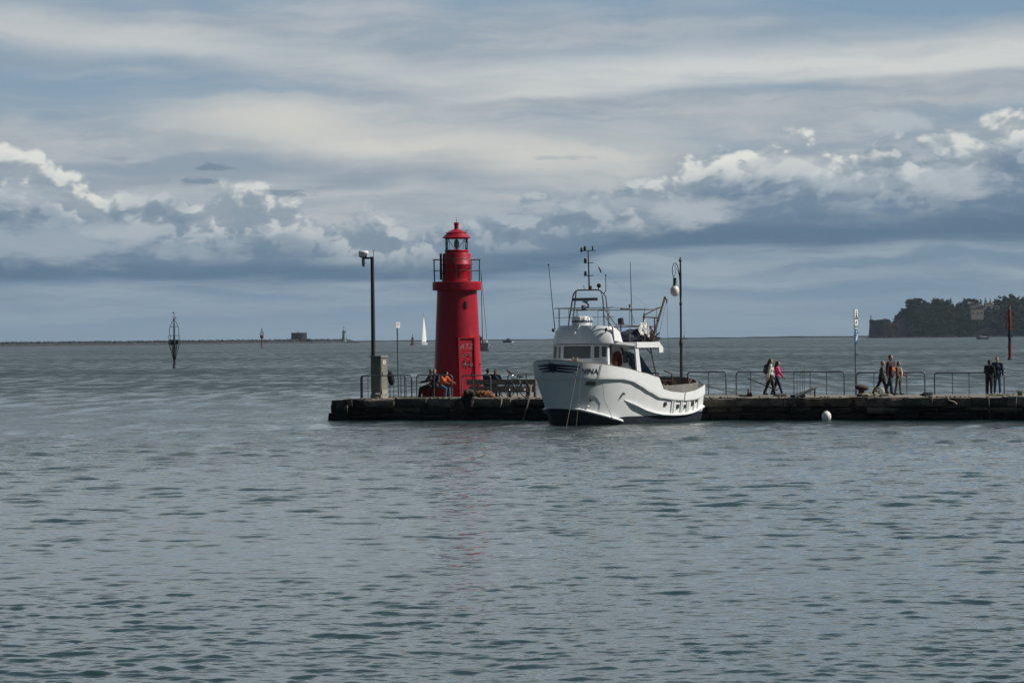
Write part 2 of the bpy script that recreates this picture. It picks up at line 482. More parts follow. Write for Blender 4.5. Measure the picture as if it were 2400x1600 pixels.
def build_sea():
    rs = np.random.RandomState(11)
    ys = [27.0]
    while ys[-1] < 240.0:
        d = ys[-1]
        ys.append(d + max(0.045, 0.32*d*d/(3413*3.75)))
    ys = np.array(ys); NR = len(ys)
    NC = 1350
    tx = np.linspace(-0.215, 0.215, NC)
    Yg = np.repeat(ys[:, None], NC, 1); Xg = Yg*tx[None, :]
    step = np.maximum(np.gradient(ys), 0.045)[:, None]
    Z = np.zeros_like(Xg)
    # patches of ruffled and calm water
    def patch(scale, seed, k=9):
        q = np.random.RandomState(seed); a = np.zeros_like(Xg)
        for _ in range(k):
            th = q.uniform(0, 2*np.pi); kk = 2*np.pi/scale*q.uniform(0.6, 1.9)
            a += np.sin(kk*(Xg*np.cos(th)*0.8+Yg*np.sin(th)*0.75)+q.uniform(0, 6.28))
        return a/np.sqrt(k/2.0)
    g1, g2 = patch(34.0, 3), patch(9.0, 5)
    amp = np.clip(0.95 + 0.09*g1 + 0.08*g2, 0.6, 1.3)
    amp *= 1.0 + 0.5*np.exp(-((Yg-122.0)/24.0)**2)
    main = np.radians(262.0)
    for i in range(170):
        lam = 0.13*(2.0/0.13)**rs.rand()
        th = main + rs.normal(0, 0.58 if lam < 0.6 else 0.44)
        k = 2*np.pi/lam
        slope = 0.0205*(1.0 if lam < 1.0 else (1.0/lam)**0.7)
        a = slope/k
        w = np.clip((lam/(1.7*step)-1.0)*1.6, 0, 1)
        if w.max() <= 0: continue
        ph = rs.uniform(0, 2*np.pi)
        if lam > 0.45: w = w*(0.48 + 0.90*np.clip((Yg-38.0)/75.0, 0, 1))
        Z += (a*w)*np.sin(k*(Xg*np.cos(th)+Yg*np.sin(th))+ph)
    Z *= amp
    Z *= np.clip((240.0-Yg)/60.0, 0, 1)
    vn = np.stack([Xg, Yg, Z], -1).reshape(-1, 3)
    idx = np.arange(NR*NC).reshape(NR, NC)
    q = np.stack([idx[:-1, :-1], idx[:-1, 1:], idx[1:, 1:], idx[1:, :-1]], -1).reshape(-1, 4)
    # flat water all round, out to the horizon
    x0, x1 = Xg[0, 0], Xg[0, -1]
    ring = []
    extra = []
    base = NR*NC
    y1 = ys[-1]; xa, xb = Xg[-1, 0], Xg[-1, -1]
    NB = 96
    ang = [math.pi/2 - math.atan(0.215) + (2*math.atan(0.215))*i/24 for i in range(25)]
    for a in ang: extra.append((SEA_R*math.cos(a), SEA_R*math.sin(a), 0))        # far arc, right to left
    farR, farL = base, base+24
    side = []
    nL = len(extra); extra.append((-SEA_R, 0, 0)); extra.append((-SEA_R, -400, 0)); extra.append((SEA_R, -400, 0)); extra.append((SEA_R, 0, 0))
    me = bpy.data.meshes.new('sea')
    vn = np.concatenate([vn, np.array(extra)])
    polys = []
    last = idx[-1]
    polys.append(list(last) + list(range(base, base+25)))                             # ahead
    polys.append([int(i) for i in idx[::-1, 0]] + [base+nL, farL][:0] + [base+nL, base+24][:1])  # placeholder, replaced below
    polys.pop()
    polys.append([base+24] + [int(i) for i in idx[::-1, 0]] + [base+nL])              # left
    polys.append([base+nL+3] + [int(i) for i in idx[:, -1]] + [base])                 # right
    polys.append([base+nL] + [int(i) for i in idx[0, :]] + [base+nL+3, base+nL+2, base+nL+1])  # behind
    nq = len(q)
    loops = np.concatenate([q.reshape(-1)] + [np.array(p) for p in polys]).astype(np.int32)
    tot = np.concatenate([np.full(nq, 4), np.array([len(p) for p in polys])]).astype(np.int32)
    st = np.concatenate([[0], np.cumsum(tot)[:-1]]).astype(np.int32)
    me.vertices.add(len(vn)); me.vertices.foreach_set('co', vn.astype(np.float32).reshape(-1))
    me.loops.add(len(loops)); me.loops.foreach_set('vertex_index', loops)
    me.polygons.add(len(tot)); me.polygons.foreach_set('loop_start', st); me.polygons.foreach_set('loop_total', tot)
    me.polygons.foreach_set('use_smooth', np.ones(len(tot), dtype=bool))
    me.update(calc_edges=True); me.validate()
    me.materials.append(M_SEA)
    o = bpy.data.objects.new('sea', me); COL.objects.link(o)
    o['kind'] = 'structure'
    return o
build_sea()
# ------------------------------------------------------------------ materials
M = {}
def mk(k, *a, **kw):
    M[k] = material(k, *a, **kw); return M[k]
def worn_paint(name, col, col2, layers, rough=0.42, bump=0.004, bscale=9.0):
    """paint with several layers of wear: (colour, scale, stretch, lo, hi, strength)"""
    mt = bpy.data.materials.new(name); mt.use_nodes = True
    t = NT(mt.node_tree); out = t.node('ShaderNodeOutputMaterial'); p = t.node('ShaderNodeBsdfPrincipled')
    t.l.new(p.outputs[0], out.inputs[0])
    tc = t.node('ShaderNodeTexCoord'); v0 = tc.outputs['Object']
    c = t.mix(t.ss(t.noise(v0, 1.6, 6, 0.6), 0.3, 0.7), col, col2)
    rg = rough
    for i, (lc, sc, st, lo, hi, k) in enumerate(layers):
        mp = t.node('ShaderNodeMapping'); mp.inputs['Scale'].default_value = st; mp.inputs['Location'].default_value = (i*3.7, i*1.3, i*2.1)
        t.l.new(v0, mp.inputs[0])
        a = t.mul(t.ss(t.noise(mp.outputs[0], sc, 7, 0.62), lo, hi), k)
        c = t.mix(a, c, lc); rg = t.add(rg, t.mul(a, 0.3))
    t.l.new(c, p.inputs['Base Color']); t.put(p.inputs['Roughness'], rg)
    b = t.node('ShaderNodeBump'); b.inputs['Distance'].default_value = bump
    t.l.new(t.noise(v0, bscale, 5, 0.6), b.inputs['Height']); t.l.new(b.outputs[0], p.inputs['Normal'])
    return mt
M['red_paint'] = worn_paint('red_paint', (0.39, 0.003, 0.020), (0.29, 0.003, 0.016),
    [((0.46, 0.05, 0.075), 2.2, (1, 1, 0.35), 0.54, 0.78, 0.32), ((0.17, 0.006, 0.012), 3.0, (2.2, 2.2, 0.18), 0.54, 0.72, 0.6),
     ((0.36, 0.20, 0.20), 13.0, (1, 1, 1), 0.66, 0.72, 0.6), ((0.10, 0.03, 0.02), 6.0, (1, 1, 0.6), 0.68, 0.76, 0.6)], 0.42, 0.008, 8.0)
mk('dark_steel', (0.035, 0.042, 0.05), 0.55, var=0.35, scale=6, grime=(0.07, 0.035, 0.02), gscale=3.5)
mk('grey_steel', (0.10, 0.125, 0.15), 0.45, var=0.3, scale=6, grime=(0.13, 0.06, 0.03), gscale=2.6, glo=0.58, ghi=0.7)
mk('galvanised', (0.26, 0.28, 0.30), 0.4, metal=0.6, var=0.3, scale=8)
mk('chrome', (0.62, 0.64, 0.66), 0.2, metal=1.0, var=0.15, scale=8)
mk('stone', (0.24, 0.215, 0.18), 0.9, var=0.45, scale=2.4, grime=(0.10, 0.085, 0.07), gscale=1.3, bump=0.03, bscale=7.0)
mk('white_paint', (0.80, 0.80, 0.78), 0.38, var=0.05, scale=3, grime=(0.66, 0.65, 0.62), gscale=1.4, glo=0.55, ghi=0.8)
mk('white_gel', (0.80, 0.80, 0.80), 0.3, var=0.04, scale=2.0, grime=(0.62, 0.61, 0.58), gscale=0.9, glo=0.56, ghi=0.85, stretch=(1, 1, 2.0))
mk('globe_white', (0.78, 0.77, 0.74), 0.3, var=0.12, scale=7)
mk('black_rubber', (0.012, 0.012, 0.014), 0.75, var=0.4, scale=6)
mk('black_cloth', (0.012, 0.013, 0.017), 0.9, var=0.4, scale=9)
mk('cabinet', (0.21, 0.205, 0.18), 0.7, var=0.2, scale=3, grime=(0.13, 0.12, 0.10), gscale=2.0)
mk('concrete', (0.36, 0.33, 0.29), 0.9, var=0.25, scale=6)
mk('old_wood', (0.20, 0.175, 0.155), 0.85, var=0.45, scale=3, stretch=(0.6, 6, 6), bump=0.004, bscale=20)
mk('dark_wood', (0.085, 0.058, 0.04), 0.85, var=0.45, scale=4, stretch=(0.8, 5, 5))
mk('orange_net', (0.34, 0.15, 0.075), 0.95, var=0.5, scale=9)
mk('pale_rope', (0.40, 0.35, 0.27), 0.95, var=0.35, scale=14)
mk('grey_rope', (0.17, 0.155, 0.135), 0.95, var=0.35, scale=14)
mk('iron_rust', (0.060, 0.030, 0.020), 0.85, var=0.5, scale=6, bump=0.006, bscale=14)
mk('sign_white', (0.74, 0.74, 0.72), 0.45, var=0.08, scale=8)
mk('sign_blue', (0.012, 0.10, 0.24), 0.4, var=0.1, scale=8)
mk('ink', (0.02, 0.02, 0.025), 0.6, var=0.2, scale=8)
mk('ink_red', (0.35, 0.05, 0.04), 0.6, var=0.2, scale=8)
mk('ink_green', (0.06, 0.16, 0.13), 0.6, var=0.2, scale=8)
mk('graffiti', (0.44, 0.22, 0.27), 0.6, var=0.3, scale=20)
mk('lens_glass', (0.26, 0.34, 0.30), 0.12, var=0.5, scale=9)
mk('feather', (0.13, 0.11, 0.10), 0.9, var=0.4, scale=30)
mk('weed', (0.07, 0.08, 0.03), 0.9, var=0.4, scale=10)

def glass(name, tint=(0.9, 0.95, 0.96), rough=0.02):
    mt = bpy.data.materials.new(name); mt.use_nodes = True
    t = NT(mt.node_tree); out = t.node('ShaderNodeOutputMaterial')
    a = t.node('ShaderNodeBsdfTransparent'); a.inputs[0].default_value = (*tint, 1)
    b = t.node('ShaderNodeBsdfGlossy'); b.inputs['Roughness'].default_value = rough
    lw = t.node('ShaderNodeFresnel'); lw.inputs['IOR'].default_value = 1.18
    m = t.node('ShaderNodeMixShader')
    t.l.new(lw.outputs[0], m.inputs[0]); t.l.new(a.outputs[0], m.inputs[1]); t.l.new(b.outputs[0], m.inputs[2])
    t.l.new(m.outputs[0], out.inputs[0])
    return mt
M['glass'] = glass('glass', (0.97, 0.985, 0.985))

def wall_material():
    """weathered harbour stone; dark weed and tar up to the high-water mark"""
    mt = bpy.data.materials.new('harbour_stone'); mt.use_nodes = True
    t = NT(mt.node_tree); out = t.node('ShaderNodeOutputMaterial'); p = t.node('ShaderNodeBsdfPrincipled')
    t.l.new(p.outputs[0], out.inputs[0])
    g = t.node('ShaderNodeNewGeometry'); s = t.node('ShaderNodeSeparateXYZ')
    t.l.new(g.outputs['Position'], s.inputs[0])
    pos = g.outputs['Position']
    isl = g.outputs['Random Per Island']
    n1 = t.noise(pos, 1.6, 7, 0.62); n2 = t.noise(pos, 0.55, 4, 0.6)
    n3 = t.noise(pos, 5.0, 5, 0.6)
    c = t.mix(t.ss(n1, 0.32, 0.68), (0.27, 0.225, 0.175), (0.06, 0.054, 0.048))
    c = t.mix(t.mul(t.ss(n2, 0.56, 0.66), 0.55), c, (0.14, 0.075, 0.04))
    c = t.mix(t.mul(isl, 0.75), c, (0.05, 0.05, 0.05))
    stain = t.noise(t.vec(t.mul(s.outputs[0], 0.75), t.mul(s.outputs[1], 0.75), t.mul(s.outputs[2], 0.45)), 1.0, 5, 0.6)
    c = t.mix(t.mul(t.ss(stain, 0.54, 0.62), 0.92), c, (0.012, 0.012, 0.012))
    c = t.mix(t.mul(t.ss(n3, 0.60, 0.72), 0.35), c, (0.30, 0.26, 0.21))
    lvl = t.add(s.outputs[2], t.mul(t.sub(n2, 0.5), 0.9))
    lvl = t.add(lvl, t.mul(t.sub(n1, 0.5), 0.5))
    lvl = t.add(lvl, t.mul(t.sub(isl, 0.5), -0.35))
    wet = t.sub(1.0, t.ss(lvl, 0.42, 0.70))
    c = t.mix(wet, c, t.mix(t.ss(n3, 0.35, 0.7), (0.006, 0.008, 0.009), (0.018, 0.020, 0.018)))
    t.l.new(c, p.inputs['Base Color'])
    t.l.new(t.lin(wet, 0.0, 1.0, 0.92, 0.55), p.inputs['Roughness'])
    p.inputs['Specular IOR Level'].default_value = 0.25
    b = t.node('ShaderNodeBump'); b.inputs['Distance'].default_value = 0.05
    t.l.new(n3, b.inputs['Height']); t.l.new(b.outputs[0], p.inputs['Normal'])
    return mt
M['harbour'] = wall_material()

# ------------------------------------------------------------------ pier
PA = Vector((-7.98, 158.8, 0)); PE = Vector((0.934, -0.357, 0)).normalized(); PN = Vector((-PE.y, PE.x, 0))
DECK = 1.03
PRZ = math.atan2(PE.y, PE.x)

def on_pier(px, py, t):
    """point seen at (px, py) that lies t metres behind the pier's front face"""
    a, b = ray(px, py)
    Y = (t + PA.dot(PN))/(a*PN.x + PN.y)
    return Vector((a*Y, Y, H + b*Y))
def deck_at(px, t):
    p = on_pier(px, 925, t); p.z = DECK
    return p
def PL(s, t, z):
    return PA + PE*s + PN*t + Vector((0, 0, z))

PLEN = 36.0
pier = empty('stone_pier', PL(0, 0, 0), 0, 'long low stone pier of dark weathered blocks running to the right edge', 'pier')
def rel(o, root):
    o.parent = root; o.matrix_parent_inverse = root.matrix_basis.inverted(); return o
RB = Matrix.Rotation(PRZ, 3, 'Z')
def depth_at(s): return 11.0 if s < 9.5 else 7.2

def rough_block(mb, s0, s1, t0, t1, z0, z1, r, wob=0.02):
    """one quarried block with knocked edges"""
    ns = max(2, int((s1-s0)/0.35)); nz = max(2, int((z1-z0)/0.12))
    P = []
    seed = r.uniform(0, 99)
    for i in range(ns+1):
        row = []
        fs = i/ns
        for j in range(nz+1):
            fz = j/nz
            s = s0 + (s1-s0)*fs; z = z0 + (z1-z0)*fz
            e = min(fs, 1-fs)*(s1-s0); ez = min(fz, 1-fz)*(z1-z0)
            rnd = 0.05*max(0, 1-e/0.07) + 0.04*max(0, 1-ez/0.06)
            nn = mnoise.noise(Vector((s*2.3, z*3.1, seed)))*wob*2 + mnoise.noise(Vector((s*7, z*8, seed)))*wob
            if j == nz: z -= 0.085*abs(mnoise.noise(Vector((s*1.7, 5, seed)))) + 0.045*abs(mnoise.noise(Vector((s*6, 9, seed))))
            row.append(PL(s, t0 + rnd + nn, z))
        P.append(row)
    mb.grid(P)
    top = [[PL(s0+(s1-s0)*i/ns, t0+0.05, z1) if k == 0 else PL(s0+(s1-s0)*i/ns, t1, z1) for k in (0, 1)] for i in range(ns+1)]
    top = [[P[i][nz], top[i][1]] for i in range(ns+1)]
    mb.grid(top)
    mb.add([P[0][j] for j in range(nz+1)] + [PL(s0, t1, z1), PL(s0, t1, z0)], [tuple(range(nz+3))])
    mb.add([P[-1][j] for j in range(nz+1)] + [PL(s1, t1, z1), PL(s1, t1, z0)], [tuple(range(nz+3))])
    bot = [[P[i][0], PL(s0+(s1-s0)*i/ns, t1, z0)] for i in range(ns+1)]
    mb.grid(bot)

r5 = random.Random(5)
course_z = [(-0.8, -0.02), (0.0, 0.30), (0.32, 0.60), (0.62, DECK)]
mb_w, mb_c = MB(), MB()
for ci, (z0, z1) in enumerate(course_z):
    s = -0.18 if ci < 2 else (-0.08 if ci == 2 else 0.0)
    while s < PLEN:
        L = r5.uniform(0.6, 1.7) if ci < 3 else r5.uniform(0.9, 2.2)
        e = min(s + L, PLEN)
        off = r5.uniform(-0.05, 0.08) + (0.0 if ci == 3 else 0.06)
        if ci in (1, 2) and r5.random() < 0.22: off += r5.uniform(0.12, 0.3)
        if ci == 3 and 2.6 < s < 4.4: off += 0.22
        zz = z1 + (r5.uniform(-0.05, 0.012) if ci == 3 else r5.uniform(-0.02, 0.0))
        rough_block(mb_c if ci == 3 else mb_w, s+0.012, e-0.012, off, off + 0.55, z0, zz, r5, 0.045)
        s = e
wall = rel(mb_w.build('wall', M['harbour'], smooth=35), pier)
cop = rel(mb_c.build('coping', M['harbour'], smooth=35), pier)
# core and deck
mb = MB()
pts = [PL(0.1, 0.45, 0), PL(PLEN, 0.45, 0), PL(PLEN, 7.2, 0), PL(9.5, 7.2, 0), PL(9.5, 11.0, 0), PL(0.1, 11.0, 0)]
n = len(pts)
mb.add([p + Vector((0, 0, -1)) for p in pts] + [p + Vector((0, 0, DECK-0.03)) for p in pts],
       [tuple(range(n, 2*n))] + [(i, (i+1) % n, (i+1) % n+n, i+n) for i in range(n)])
rel(mb.build('deck', M['stone']), pier)
# end stones at the pier head
mb = MB()
for k in range(26):
    q = PL(-0.12 + r5.uniform(-0.22, 0.12), 0.25 + k*0.42, 0)
    sz = r5.uniform(0.3, 0.55)
    ct = q + Vector((0, 0, r5.choice([0.1, 0.35, 0.62, 0.8])))
    vs = MB().box((0, 0, 0), (sz, sz*0.9, sz*0.62))
    mb.add([ct + Matrix.Rotation(r5.uniform(-0.25, 0.25)+PRZ, 3, 'Z') @ (Vector(v)*r5.uniform(0.85, 1.1)) for v in vs.v], vs.f)
for (s_, t_, z_, a_, b_, c_) in ((-0.10, 0.30, 0.15, 1.1, 0.9, 0.42), (-0.02, 0.24, 0.52, 0.9, 0.8, 0.34), (0.06, 0.30, 0.80, 1.0, 0.9, 0.30), (-0.2, 0.9, 0.2, 0.9, 1.0, 0.5), (-0.06, 1.2, 0.66, 0.8, 1.1, 0.4)):
    q_ = MB(); q_.box((0, 0, 0), (a_, b_, c_)); q_ = [Vector(v)*r5.uniform(0.86, 1.08) for v in q_.v]
    mb.add([PL(s_, t_, z_) + Matrix.Rotation(PRZ + r5.uniform(-.12, .12), 3, 'Z') @ v for v in q_], [(3, 2, 1, 0), (4, 5, 6, 7), (0, 1, 5, 4), (1, 2, 6, 5), (2, 3, 7, 6), (3, 0, 4, 7)])
rel(mb.build('end_stones', M['harbour']), pier)

mb = MB()
for k in range(150):
    s_ = r5.uniform(0.2, 35); q_ = MB().ball((0, 0, 0), (1, 0.8, 0.6), 6, 4); z_ = r5.uniform(0.02, 0.085)*(1.6 if r5.random() < 0.15 else 1)
    c_ = PL(s_, abs(r5.gauss(0.15, 0.35))+0.12, DECK - 0.01)
    mb.add([c_ + Vector(v)*z_*r5.uniform(0.75, 1.2) for v in q_.v], q_.f)
o = rel(mb.build('rubble', M['stone']), pier); o['kind'] = 'stuff'

# ------------------------------------------------------------------ railings
def railing(px0, px1, t, posts, top_y, label, thick=0.030, n_group='tubular railings along the pier', t1=None, mid=False):
    t1 = t if t1 is None else t1
    a, b = deck_at(px0, t), deck_at(px1, t1)
    root = empty('railing', a, 0, label, 'railing', n_group)
    za = on_pier(px0, top_y, t).z - DECK
    d = b - a
    L = d.length; u = d.normalized()
    rad = min(0.13, L*0.2)
    pts = [Vector((0, 0, -0.05)), Vector((0, 0, za-rad))]
    for k in range(1, 5):
        an = math.pi/2*k/4
        pts.append(u*rad*(1-math.cos(an)) + Vector((0, 0, za-rad+rad*math.sin(an))))
    m2 = [u*(L - rad*(1-math.cos(math.pi/2*k/4))) + Vector((0, 0, za-rad+rad*math.sin(math.pi/2*k/4))) for k in range(4, 0, -1)]
    pts += m2 + [u*L + Vector((0, 0, za-rad)), u*L + Vector((0, 0, -0.05))]
    MB().tube(pts, thick, 8).build('frame', M['grey_steel'], root, smooth=50)
    for px in posts:
        f = (px-px0)/(px1-px0)
        p = u*L*f
        MB().tube([p + Vector((0, 0, -0.05)), p + Vector((0, 0, za-0.02))], thick*0.62, 8).build('post', M['grey_steel'], root, smooth=50)
    if mid:
        MB().tube([Vector((0, 0, za*0.55)), u*L + Vector((0, 0, za*0.55))], thick*0.5, 6).build('mid_rail', M['grey_steel'], root, smooth=50)
    return root
railing(846, 952, 1.3, [863, 891, 923, 948], 880.5, 'grey tubular railing passing in front of the grey cabinet')
railing(849, 965, 3.6, [878, 914, 940], 880.0, 'grey tubular railing standing behind the cabinet, beside the white signpost')
railing(977, 1060, 2.0, [1018], 879.0, 'grey tubular railing in front of the people sitting at the red lighthouse')
railing(1083, 1150, 2.2, [1110], 879.5, 'grey tubular railing just left of the long wooden bench, before the lighthouse door')
railing(1191, 1256, 4.2, [1213, 1234], 877.5, 'dark tubular railing behind the parked bicycle, with a bird on it', 0.034)
railing(1612, 1702, 6.4, [1661], 871.5, 'short tubular railing next to the stern of the white boat', 0.034)
railing(1726, 1979, 6.4, [1760, 1797, 1862, 1900, 1938], 872.0, 'longest tubular railing, behind the two girls walking and the thin rods', 0.034)
railing(2008, 2168, 6.4, [2049, 2087, 2126], 873.0, 'tubular railing behind the group of three walkers, right of the tall signpost', 0.034)
railing(2191, 2354, 6.4, [2233, 2272, 2311], 873.5, 'tubular railing beside the standing couple at the far right', 0.034)

# ------------------------------------------------------------------ lighthouse
LC = deck_at(1073.5, 5.5); LC.z = DECK
lh = empty('lighthouse', LC, 0, 'red round lighthouse with glazed lantern standing near the pier head', 'lighthouse')
zz = lambda y: 3.75 + (793.5-y)/49.2 - DECK
MB().lathe([(1.24, -0.03), (1.24, 0.10), (1.19, 0.16)], 56).build('plinth', M['red_paint'], lh, smooth=40)
tower = MB().lathe([(1.185, 0.16), (1.165, 0.5), (1.13, 1.1), (1.095, 1.8), (1.05, 2.8), (1.00, 3.9), (0.965, 4.7), (0.955, zz(680))], 64).build('tower', M['red_paint'], lh, smooth=40)
MB().lathe([(0.955, zz(681)), (1.165, zz(680)), (1.17, zz(679)), (1.17, zz(661)), (1.15, zz(660)), (0.68, zz(659.5))], 56).build('gallery', M['red_paint'], lh, smooth=40)
MB().lathe([(0.70, zz(660)), (0.70, zz(656)), (0.675, zz(655)), (0.675, zz(622)), (0.69, zz(621)), (0.69, zz(619)), (0.675, zz(618)), (0.675, zz(596)), (0.66, zz(594)), (0.56, zz(593))], 48).build('drum', M['red_paint'], lh, smooth=40)
MB().lathe([(0.555, zz(593.5)), (0.555, zz(590)), (0.575, zz(589)), (0.575, zz(586.5)), (0.54, zz(585.5))], 40).build('lantern_base', M['red_paint'], lh, smooth=40)
lr = MB().lathe([(0.50, zz(560)), (0.675, zz(557.5)), (0.68, zz(556.6)), (0.60, zz(553)), (0.50, zz(548)), (0.47, zz(546.5)), (0.49, zz(545.6)), (0.40, zz(543)), (0.24, zz(539)), (0.11, zz(536.5)), (0.10, zz(530)), (0.125, zz(523)), (0.125, zz(521.5))], 40).build('roof', M['red_paint'], lh, smooth=40)
MB().tube([(0, 0, zz(522)), (0, 0, zz(509))], [0.016, 0.008], 6).build('spike', M['dark_steel'], lr)
for k in range(8):
    a = k*math.pi/4 + 0.2
    MB().tube([(0.47*math.cos(a), 0.47*math.sin(a), zz(547)), (0.55*math.cos(a), 0.55*math.sin(a), zz(544.5))], 0.012, 6).build('bracket', M['red_paint'], lr)
lan = MB()
NP_ = 8
for k in range(NP_):
    a = 2*math.pi*k/NP_ + 0.12; a2 = a + 2*math.pi/NP_
    p0 = Vector((0.53*math.cos(a), 0.53*math.sin(a), zz(586.5))); p1 = Vector((0.55*math.cos(a), 0.55*math.sin(a), zz(557.5)))
    q1 = Vector((0.55*math.cos(a2), 0.55*math.sin(a2), zz(557.5)))
    lan.tube([p0, p1], 0.011, 6)
    if k % 2 == 0: lan.tube([p0, q1], 0.012, 6)
for zr in (zz(586.2), zz(558)): lan.tube([Vector((0.54*math.cos(2*math.pi*k/24), 0.54*math.sin(2*math.pi*k/24), zr)) for k in range(25)], 0.016, 6, caps=False)
lan.build('lantern_frame', M['grey_steel'], lh)
MB().lathe([(0.515, zz(586.4)), (0.53, zz(558))], 16, caps=False).build('lantern_glazing', M['glass'], lh, smooth=30)
lm = MB().lathe([(0.05, zz(586)), (0.05, zz(581)), (0.11, zz(580)), (0.13, zz(572)), (0.11, zz(564)), (0.05, zz(562))], 18).build('lamp', M['lens_glass'], lh, smooth=40)
MB().lathe([(0.03, zz(562)), (0.03, zz(558))], 10).build('lamp_stem', M['dark_steel'], lm)
rail = MB()
for zr, rr in ((zz(608.5), 0.020), (zz(634.5), 0.013)):
    ring = [Vector((1.14*math.cos(2*math.pi*k/40), 1.14*math.sin(2*math.pi*k/40), zr)) for k in range(41)]
    rail.tube(ring, rr, 6, caps=False)
gr = rail.build('gallery_rail', M['dark_steel'], lh, smooth=50)
for k in range(10):
    a = 2*math.pi*k/10 + 0.29
    MB().tube([(1.12*math.cos(a), 1.12*math.sin(a), zz(660)), (1.14*math.cos(a), 1.14*math.sin(a), zz(608.5))], 0.017, 6).build('rail_post', M['dark_steel'], gr)
# dark panel strapped to the left of the drum, small roof instrument
pn = MB().box((-0.76, 0.05, (zz(594)+zz(655))/2), (0.10, 0.5, zz(594)-zz(655)))
pn.box((-0.70, 0.05, zz(640)), (0.06, 0.08, 0.08)); pn.build('battery_panel', M['black_rubber'], lh)
MB().tube([(0.40, 0, zz(545)), (0.42, 0, zz(541)), (0.55, 0, zz(540.5))], 0.012, 6).build('wind_sensor', M['dark_steel'], lh)
# slit window and entrance, both turned to the right of the camera
def on_tower(ang, r, z):   # ang from straight towards the camera, clockwise to the right
    return Vector((r*math.sin(ang), -r*math.cos(ang), z))
wa = math.asin(21/47.5)
rotw = Matrix.Rotation(wa, 3, 'Z')
w = MB().box(on_tower(wa, 0.965, zz(714.5)), (0.11, 0.12, 0.32), rotw)
w.build('window_slit', M['black_rubber'], lh)
da = R(24.0); rd = Matrix.Rotation(da, 3, 'Z')
def dp(x, y, z): return rd @ Vector((x, -1.0 - y, z))     # door-local: x to the right, y outwards
ds = MB()
def dbox(mb, x0, x1, y0, y1, z0, z1, sl=0.0):
    vs = [dp(x0, y0, z0), dp(x1, y0, z0), dp(x1, y1+sl, z0), dp(x0, y1+sl, z0), dp(x0, y0, z1), dp(x1, y0, z1), dp(x1, y1, z1), dp(x0, y1, z1)]
    mb.add(vs, [(3, 2, 1, 0), (4, 5, 6, 7), (0, 1, 5, 4), (1, 2, 6, 5), (2, 3, 7, 6), (3, 0, 4, 7)])
DT = 2.72
dbox(ds, -0.44, -0.37, -0.4, 0.13, -0.02, DT, 0.12)
dbox(ds, 0.37, 0.44, -0.4, 0.13, -0.02, DT, 0.12)
dbox(ds, -0.44, 0.44, -0.4, 0.13, DT, DT+0.06)
ds.build('door_surround', M['red_paint'], lh)
dm = MB(); dbox(dm, -0.366, 0.366, -0.3, 0.085, -0.02, DT-0.003, 0.10)
door = dm.build('door', M['red_paint'], lh)
hb = MB().box(dp(0.28, 0.17, 1.05), (0.05, 0.05, 0.14), rd); hb.build('handle', M['dark_steel'], door)

def text_mesh(s, size, mat, name, place, parent=None, shear=0.0, depth=0.006, squash=1.0):
    cu = bpy.data.curves.new(name, 'FONT'); cu.body = s; cu.size = size; cu.shear = shear
    cu.align_x = 'CENTER'; cu.align_y = 'CENTER'; cu.resolution_u = 3
    ob = bpy.data.objects.new(name, cu); COL.objects.link(ob)
    dg = bpy.context.evaluated_depsgraph_get()
    me = bpy.data.meshes.new_from_object(ob.evaluated_get(dg))
    bpy.data.objects.remove(ob); bpy.data.curves.remove(cu)
    me.name = name
    me.materials.clear(); me.materials.append(mat)
    for v in me.vertices: v.co = place(v.co.x*squash, v.co.y)
    bm = bmesh.new(); bm.from_mesh(me)
    g = bmesh.ops.solidify(bm, geom=bm.faces[:], thickness=depth)
    bm.to_mesh(me); bm.free()
    o = bpy.data.objects.new(name, me); COL.objects.link(o)
    if parent: o.parent = parent
    return o
sl = lambda z: 0.085 + 0.10*(1-(z+0.02)/DT) + 0.010
text_mesh('ATZ', 0.36, M['graffiti'], 'graffiti', lambda x, y: dp(x-0.02, sl(2.33+y), 2.33+y), door, 0.25)
gm = MB()
rg = random.Random(3)
def scrawl(zc, h, n, x0=-0.24, x1=0.22, rr=0.010):
    pts = []
    for i in range(n):
        x = x0 + (x1-x0)*i/(n-1) + rg.uniform(-0.03, 0.03)
        z = zc + rg.choice([-1, 1])*h*rg.uniform(0.2, 0.6)
        pts.append(dp(x, sl(z)+0.006, z))
    gm.tube(pts, rr, 5)
scrawl(1.98, 0.10, 16); scrawl(1.90, 0.08, 12); scrawl(1.55, 0.3, 12); scrawl(1.42, 0.22, 10, -0.16, 0.24); scrawl(1.75, 0.05, 4, -0.03, 0.03)
gm.build('graffiti', M['graffiti'], door)
text_mesh('Metis', 0.26, M['graffiti'], 'graffiti', lambda x, y: dp(x+0.02, sl(1.5+y)+0.004, 1.5+y), door, 0.2)
for z in (0.25, 1.2): MB().box(on_tower(R(70), 1.17-0.03*z, 0.3+z), (0.08, 0.1, 0.05), Matrix.Rotation(R(70), 3, 'Z')).build('ladder_hook', M['dark_steel'], lh)

